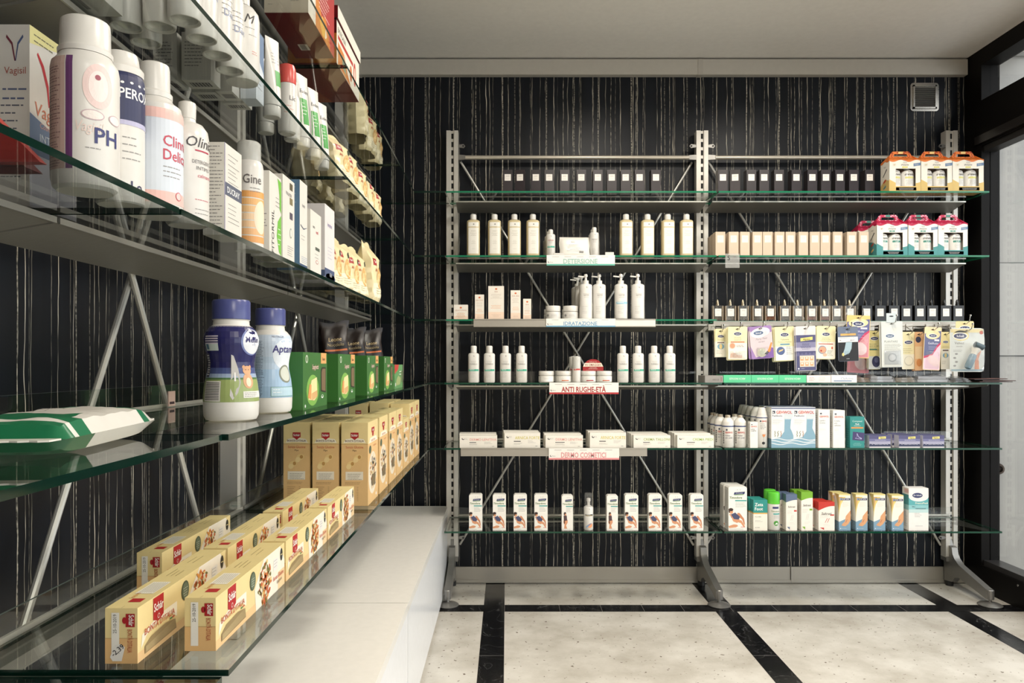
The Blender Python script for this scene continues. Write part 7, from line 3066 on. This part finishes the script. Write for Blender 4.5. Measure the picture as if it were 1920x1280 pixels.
for i, (x, y) in enumerate(((-.615, 2.75), (-.615, 3.02))):
    o = first.copy()
    COL.objects.link(o)
    o.location = (x, y, HC + L2)
    o.rotation_euler = (math.radians(4), 0, .4)
    o['label'] = 'dark brown bag in the second row behind the others, %s one' % ('nearer', 'farther')[i]

# lowest level: long spaghetti boxes and tall pasta boxes
BASE = (232, 208, 142, .38)
TAN = (228, 180, 116, .38)


def food(b, g, u, v, ru, rv, seed, n=60, lay=4, tomato=True):
    """a plate of pasta printed on the box: many small blobs"""
    rn = random.Random(seed)
    cols = [(222, 140, 60), (206, 96, 40), (236, 190, 110), (120, 110, 50), (236, 216, 170), (190, 80, 36)] if tomato else [(206, 170, 110), (236, 214, 160), (90, 80, 50), (190, 120, 70), (60, 70, 90), (226, 190, 140)]
    for k in range(n):
        a = rn.uniform(0, 2 * PI)
        q = math.sqrt(rn.uniform(0, 1))
        b.ell(g, u + ru * q * math.cos(a), v + rv * q * math.sin(a), ru * rn.uniform(.10, .26), rv * rn.uniform(.05, .12), rn.choice(cols), lay + (k % 4), 7, rn.uniform(0, 3))


def spaghetti_box(L, d, h, seed, orange=False, sticker=True):
    b, f = cbox(L, d, h, BASE, t=(228, 206, 138))
    g, l, t = f['f'], f['l'], f['t']
    # front (aisle) face: u from -L/2 (near) to L/2 (far)
    b.rect(g, -L * .5, 0, L * .5, h * .18, (232, 190, 130), 1)
    b.poly(g, [(L * .02, 0), (L * .5, 0), (L * .5, h * .60), (L * .42, h), (L * .14, h), (L * .0, h * .5)], (236, 226, 206), 2)
    b.rect(g, L * .38, 0, L * .5, h * .42, (232, 198, 146), 3)
    b.rect(g, -L * .36, h * .58, -L * .26, h * .98, (186, 28, 34), 3)
    b.poly(g, [(-L * .36, h * .58), (-L * .26, h * .58), (-L * .31, h * .50)], (186, 28, 34), 3)
    b.text(g, 'Sch\u00e4r', -L * .31, h * .72, h * .15, (240, 236, 228), 5, w=L * .09, bold=.04)
    b.ell(g, -L * .31, h * .60, L * .012, h * .05, (236, 200, 190), 5, 12)
    b.ell(g, -L * .31, h * .60, L * .008, h * .035, (186, 28, 34), 6, 12)
    b.poly(g, [(-L * .47, h * .22), (-L * .42, h * .40), (-L * .30, h * .50), (-L * .18, h * .46), (-L * .12, h * .32), (-L * .12, h * .62), (-L * .22, h * .62), (-L * .32, h * .60), (-L * .46, h * .46)], (240, 232, 208), 2)
    b.text(g, "BONT\u00c0 D'ITALIA", -L * .295, h * .42, h * .115, (196, 84, 50), 6, w=L * .33, rot=.0, bold=.02)
    b.rect(g, -L * .20, h * .36, -L * .175, h * .39, (60, 130, 70), 6)
    b.rect(g, -L * .175, h * .36, -L * .15, h * .39, (196, 50, 40), 6)
    b.poly(g, [(-L * .44, h * .08), (-L * .44, h * .22), (-L * .38, h * .32), (-L * .24, h * .36), (-L * .14, h * .30), (-L * .13, h * .10)], (150, 126, 82), 5)
    for k in range(7):
        b.poly(g, [(-L * .43, h * (.10 + .015 * k)), (-L * .14, h * (.14 + .026 * k)), (-L * .14, h * (.146 + .026 * k)), (-L * .43, h * (.108 + .015 * k))], (206, 182, 130), 6)
    b.ell(g, -L * .03, h * .72, L * .042, h * .20, (70, 84, 62), 4, 26)
    b.ell(g, -L * .03, h * .72, L * .034, h * .165, (96, 110, 86), 5, 26)
    b.lines(g, -L * .055, -L * .005, h * .78, 4, h * .05, h * .018, (190, 196, 176), 6, 'c')
    food(b, g, L * .16, h * .45, L * .10, h * .46, seed, 90, 4, True)
    if orange:
        food(b, g, L * .16, h * .5, L * .09, h * .42, seed + 5, 60, 8, True)
    b.rect(g, L * .30, h * .52, L * .375, h * .80, (226, 222, 214), 4)
    b.lines(g, L * .305, L * .37, h * .76, 3, h * .07, .001, GREYINK, 5)
    b.ell(g, L * .44, h * .78, L * .022, h * .15, (50, 50, 44), 5, 18)
    b.rect(g, L * .425, h * .77, L * .455, h * .79, (226, 206, 140), 6)
    b.text(g, 'Senza Glutine', L * .385, h * .30, h * .10, (206, 92, 70), 6, w=L * .20, bold=.02)
    b.text(g, 'Spaghetti', L * .40, h * .18, h * .075, (90, 70, 60), 6, w=L * .13)
    # near end
    b.rect(l, -d / 2, 0, d / 2, h * .46, TAN, 1)
    b.rect(l, -d * .5, h * .455, d * .5, h * .462, (170, 130, 70), 2)
    b.rect(l, -d * .30, h * .10, -d * .06, h * .92, (236, 232, 222), 3)
    b.text(l, '25-10-2019', -d * .14, h * .55, .0045, (90, 90, 90), 5, al='l', rot=Q, w=h * .34)
    b.rect(l, d * .14, h * .66, d * .42, h * .90, (176, 26, 32), 3)
    b.ell(l, d * .10, h * .78, d * .07, h * .06, (176, 26, 32), 3, 14)
    b.text(l, 'Sch\u00e4r', d * .24, h * .88, .0065, (240, 236, 228), 5, al='l', rot=-Q, w=h * .20, bold=.03)
    b.text(l, "BONT\u00c0 D'ITALIA", d * .20, h * .62, .006, (186, 90, 56), 5, al='l', rot=-Q, w=h * .42, bold=.02)
    # price sticker
    if sticker:
        b.poly(l, [(-d * .26, h * .05), (-d * .34, h * .12), (-d * .20, h * .34), (0, h * .36), (d * .12, h * .30), (d * .02, h * .05)], (232, 228, 220), 5)
        b.text(l, '-2,39', -d * .22, h * .13, .0065, (40, 40, 44), 7, al='l', rot=.7, bold=.02)
    # top
    b.rect(t, -L * .30, -d * .30, -L * .12, d * .30, (236, 230, 212), 2)
    for k in range(7):
        b.rect(t, -L * .285, -d * .25 + k * d * .075, -L * .135, -d * .235 + k * d * .075, (120, 110, 100), 3)
    b.rect(t, -L * .42, -d * .3, -L * .37, d * .1, (190, 40, 40), 2)
    b.text(t, 'Spaghetti', -L * .37, d * .12, .006, (206, 130, 60), 3, al='l', w=L * .08)
    b.lines(t, -L * .02, L * .12, d * .2, 3, d * .16, .0012, (150, 130, 80), 2)
    b.lines(t, L * .22, L * .40, d * .2, 2, d * .2, .0012, (150, 130, 80), 2)
    b.rect(t, -L / 2, -.0003, -L * .47, .0003, (170, 150, 100), 2)
    return b


rows = [[(.3886, .998, 1.305), (.3886, 1.315, 1.612), (.3886, 1.622, 1.90)],
        [(.4724, .956, 1.256), (.4724, 1.266, 1.556), (.4724, 1.575, 1.872)],
        [(.5700, 1.235, 1.540)]]
nm = {0: 'in the aisle-side row', 1: 'in the middle row', 2: 'next to the wall'}
SB = [None, None, None]
for r, row in enumerate(rows):
    for i, (X, y0, y1) in enumerate(row):
        L = .300
        orange = (r == 0 and i > 0)
        k = 1 if orange else (2 if r == 0 else 0)
        lb = 'long yellow spaghetti box %s, %s' % (nm[r], ('nearest the viewer', 'second', 'third')[i]) if r < 2 else 'single long yellow spaghetti box next to the wall rail'
        loc = (-(X + .021), (y0 + y1) / 2, HC + L3)
        if SB[k] is None:
            SB[k] = o = one('spaghetti_box', spaghetti_box(L, .0415, .071, 11 + k, orange, k == 0), lb, 'pasta box', loc, Q, 'long spaghetti boxes')
        else:
            o = SB[k].copy()
            COL.objects.link(o)
            o.location = loc
            o['label'] = lb
        o.scale = ((y1 - y0) / L, 1, 1)


def tall_pasta(w, d, h):
    """narrow text side looks along -y once turned; wide plate side into the aisle"""
    b, f = cbox(w, d, h, BASE, t=(224, 204, 140))
    g, l = f['f'], f['l']
    for fr, ww in ((g, w), (l, d)):
        b.rect(fr, -ww / 2, 0, ww / 2, h * .74, (226, 182, 118), 1)
    # text side (l)
    b.rect(l, -d * .5, h * .738, d * .5, h * .744, (180, 140, 80), 2)
    b.rect(l, -d * .15, h * .82, d * .15, h * .88, (180, 28, 34), 3)
    b.poly(l, [(-d * .12, h * .82), (d * .12, h * .82), (0, h * .79)], (180, 28, 34), 3)
    b.text(l, 'Sch\u00e4r', 0, h * .835, h * .026, (240, 236, 228), 5, w=d * .25, bold=.04)
    b.poly(l, [(-d * .42, h * .755), (-d * .34, h * .80), (0, h * .815), (d * .34, h * .80), (d * .42, h * .755), (d * .2, h * .762), (-d * .2, h * .762)], (240, 232, 208), 2)
    b.text(l, "BONT\u00c0 D'ITALIA", 0, h * .768, h * .024, (120, 84, 60), 5, w=d * .70, bold=.02)
    b.text(l, 'Senza Glutine', 0, h * .69, h * .030, (206, 92, 60), 4, w=d * .66)
    b.text(l, 'Pipe', 0, h * .655, h * .020, (80, 60, 50), 4)
    for (u, v) in ((.12, .58), (-.14, .50)):
        b.ell(l, d * u, h * v, d * .16, h * .035, (232, 196, 124), 3, 20, .4)
        b.ell(l, d * (u + .06), h * (v + .005), d * .06, h * .022, (190, 140, 70), 4, 16)
        b.ell(l, d * (u - .08), h * (v - .03), d * .10, h * .030, (236, 206, 140), 4, 16, .8)
    b.rect(l, -d * .34, h * .31, d * .32, h * .41, (232, 222, 200), 3)
    b.lines(l, -d * .26, d * .28, h * .385, 5, h * .016, .0012, (120, 110, 100), 4)
    b.lines(l, -d * .36, d * .34, h * .28, 2, h * .016, .0012, (150, 110, 70), 2)
    for k in range(9):
        b.rect(l, -d * .36, h * (.22 - .020 * k), -d * .05 - (k % 3) * d * .05, h * (.224 - .020 * k), (150, 110, 70), 2)
        b.rect(l, d * .08, h * (.22 - .020 * k), d * .14, h * (.224 - .020 * k), (150, 110, 70), 2)
    # plate side (g)
    b.ell(g, -w * .30, h * .40, w * .46, h * .27, (236, 230, 214), 2, 30) if False else None
    b.ell(g, -w * .05, h * .36, w * .40, h * .26, (228, 216, 192), 2, 30)
    food(b, g, 0, h * .36, w * .30, h * .20, 21, 70, 3, False)
    b.poly(g, [(-w * .16, h * .20), (w * .16, h * .20), (w * .20, h * .34), (-w * .12, h * .34)], (120, 104, 74), 8)
    b.rect(g, -w * .16, h * .86, w * .12, h * .92, (180, 28, 34), 3)
    b.ell(g, -w * .02, h * .84, w * .08, h * .03, (180, 28, 34), 3, 14)
    b.text(g, 'Sch\u00e4r', -w * .02, h * .875, h * .028, (240, 236, 228), 5, w=w * .25, bold=.04)
    b.poly(g, [(-w * .42, h * .74), (-w * .30, h * .80), (w * .30, h * .80), (w * .42, h * .74)], (240, 232, 208), 2)
    b.text(g, "BONT\u00c0 D'ITALIA", 0, h * .75, h * .026, (196, 84, 50), 4, w=w * .7)
    b.ell(g, -w * .30, h * .66, w * .11, h * .05, (80, 96, 72), 4, 22)
    b.text(g, 'Senza Glutine', w * .14, h * .68, h * .022, (206, 92, 60), 4, w=w * .5)
    b.ell(g, w * .30, h * .06, w * .05, h * .02, (236, 232, 222), 3, 12)
    return b


tp = None
GRP = 'tall yellow pasta boxes'
ys = [2.011, 2.190, 2.372, 2.532, 2.700, 2.865, 3.035]
for i, y0 in enumerate(ys):
    sc = .80 if i == 4 else (1.02 if i > 4 else 1.0)
    loc = (-(.3735 + .036), y0 + .0775, HC + L3)
    lb = 'tall yellow pasta box in the aisle-side row, %s of seven' % ('nearest', 'second', 'third', 'fourth', 'fifth and shorter', 'sixth', 'farthest')[i]
    if tp is None:
        tp = o = one('pasta_box', tall_pasta(.155, .0716, .224), lb, 'pasta box', loc, Q, GRP)
    else:
        o = tp.copy()
        COL.objects.link(o)
        o.location = loc
        o['label'] = lb
    o.scale = (1, 1, sc)
for j, (X, yy) in enumerate(((.4525, (2.015, 2.195, 2.86, 3.035)), (.532, (2.02, 2.20, 2.86)))):
    for i, y0 in enumerate(yy):
        o = tp.copy()
        COL.objects.link(o)
        o.location = (-(X + .036), y0 + .0775, HC + L3)
        o.scale = (1, 1, 1.0 if i < 2 else 1.03)
        o['label'] = 'tall yellow pasta box in the %s, %s' % (('second row from the aisle', 'third row, nearest the wall')[j], ('front one', 'second one', 'third one near the corner', 'last one in the corner')[i])
        o['group'] = GRP
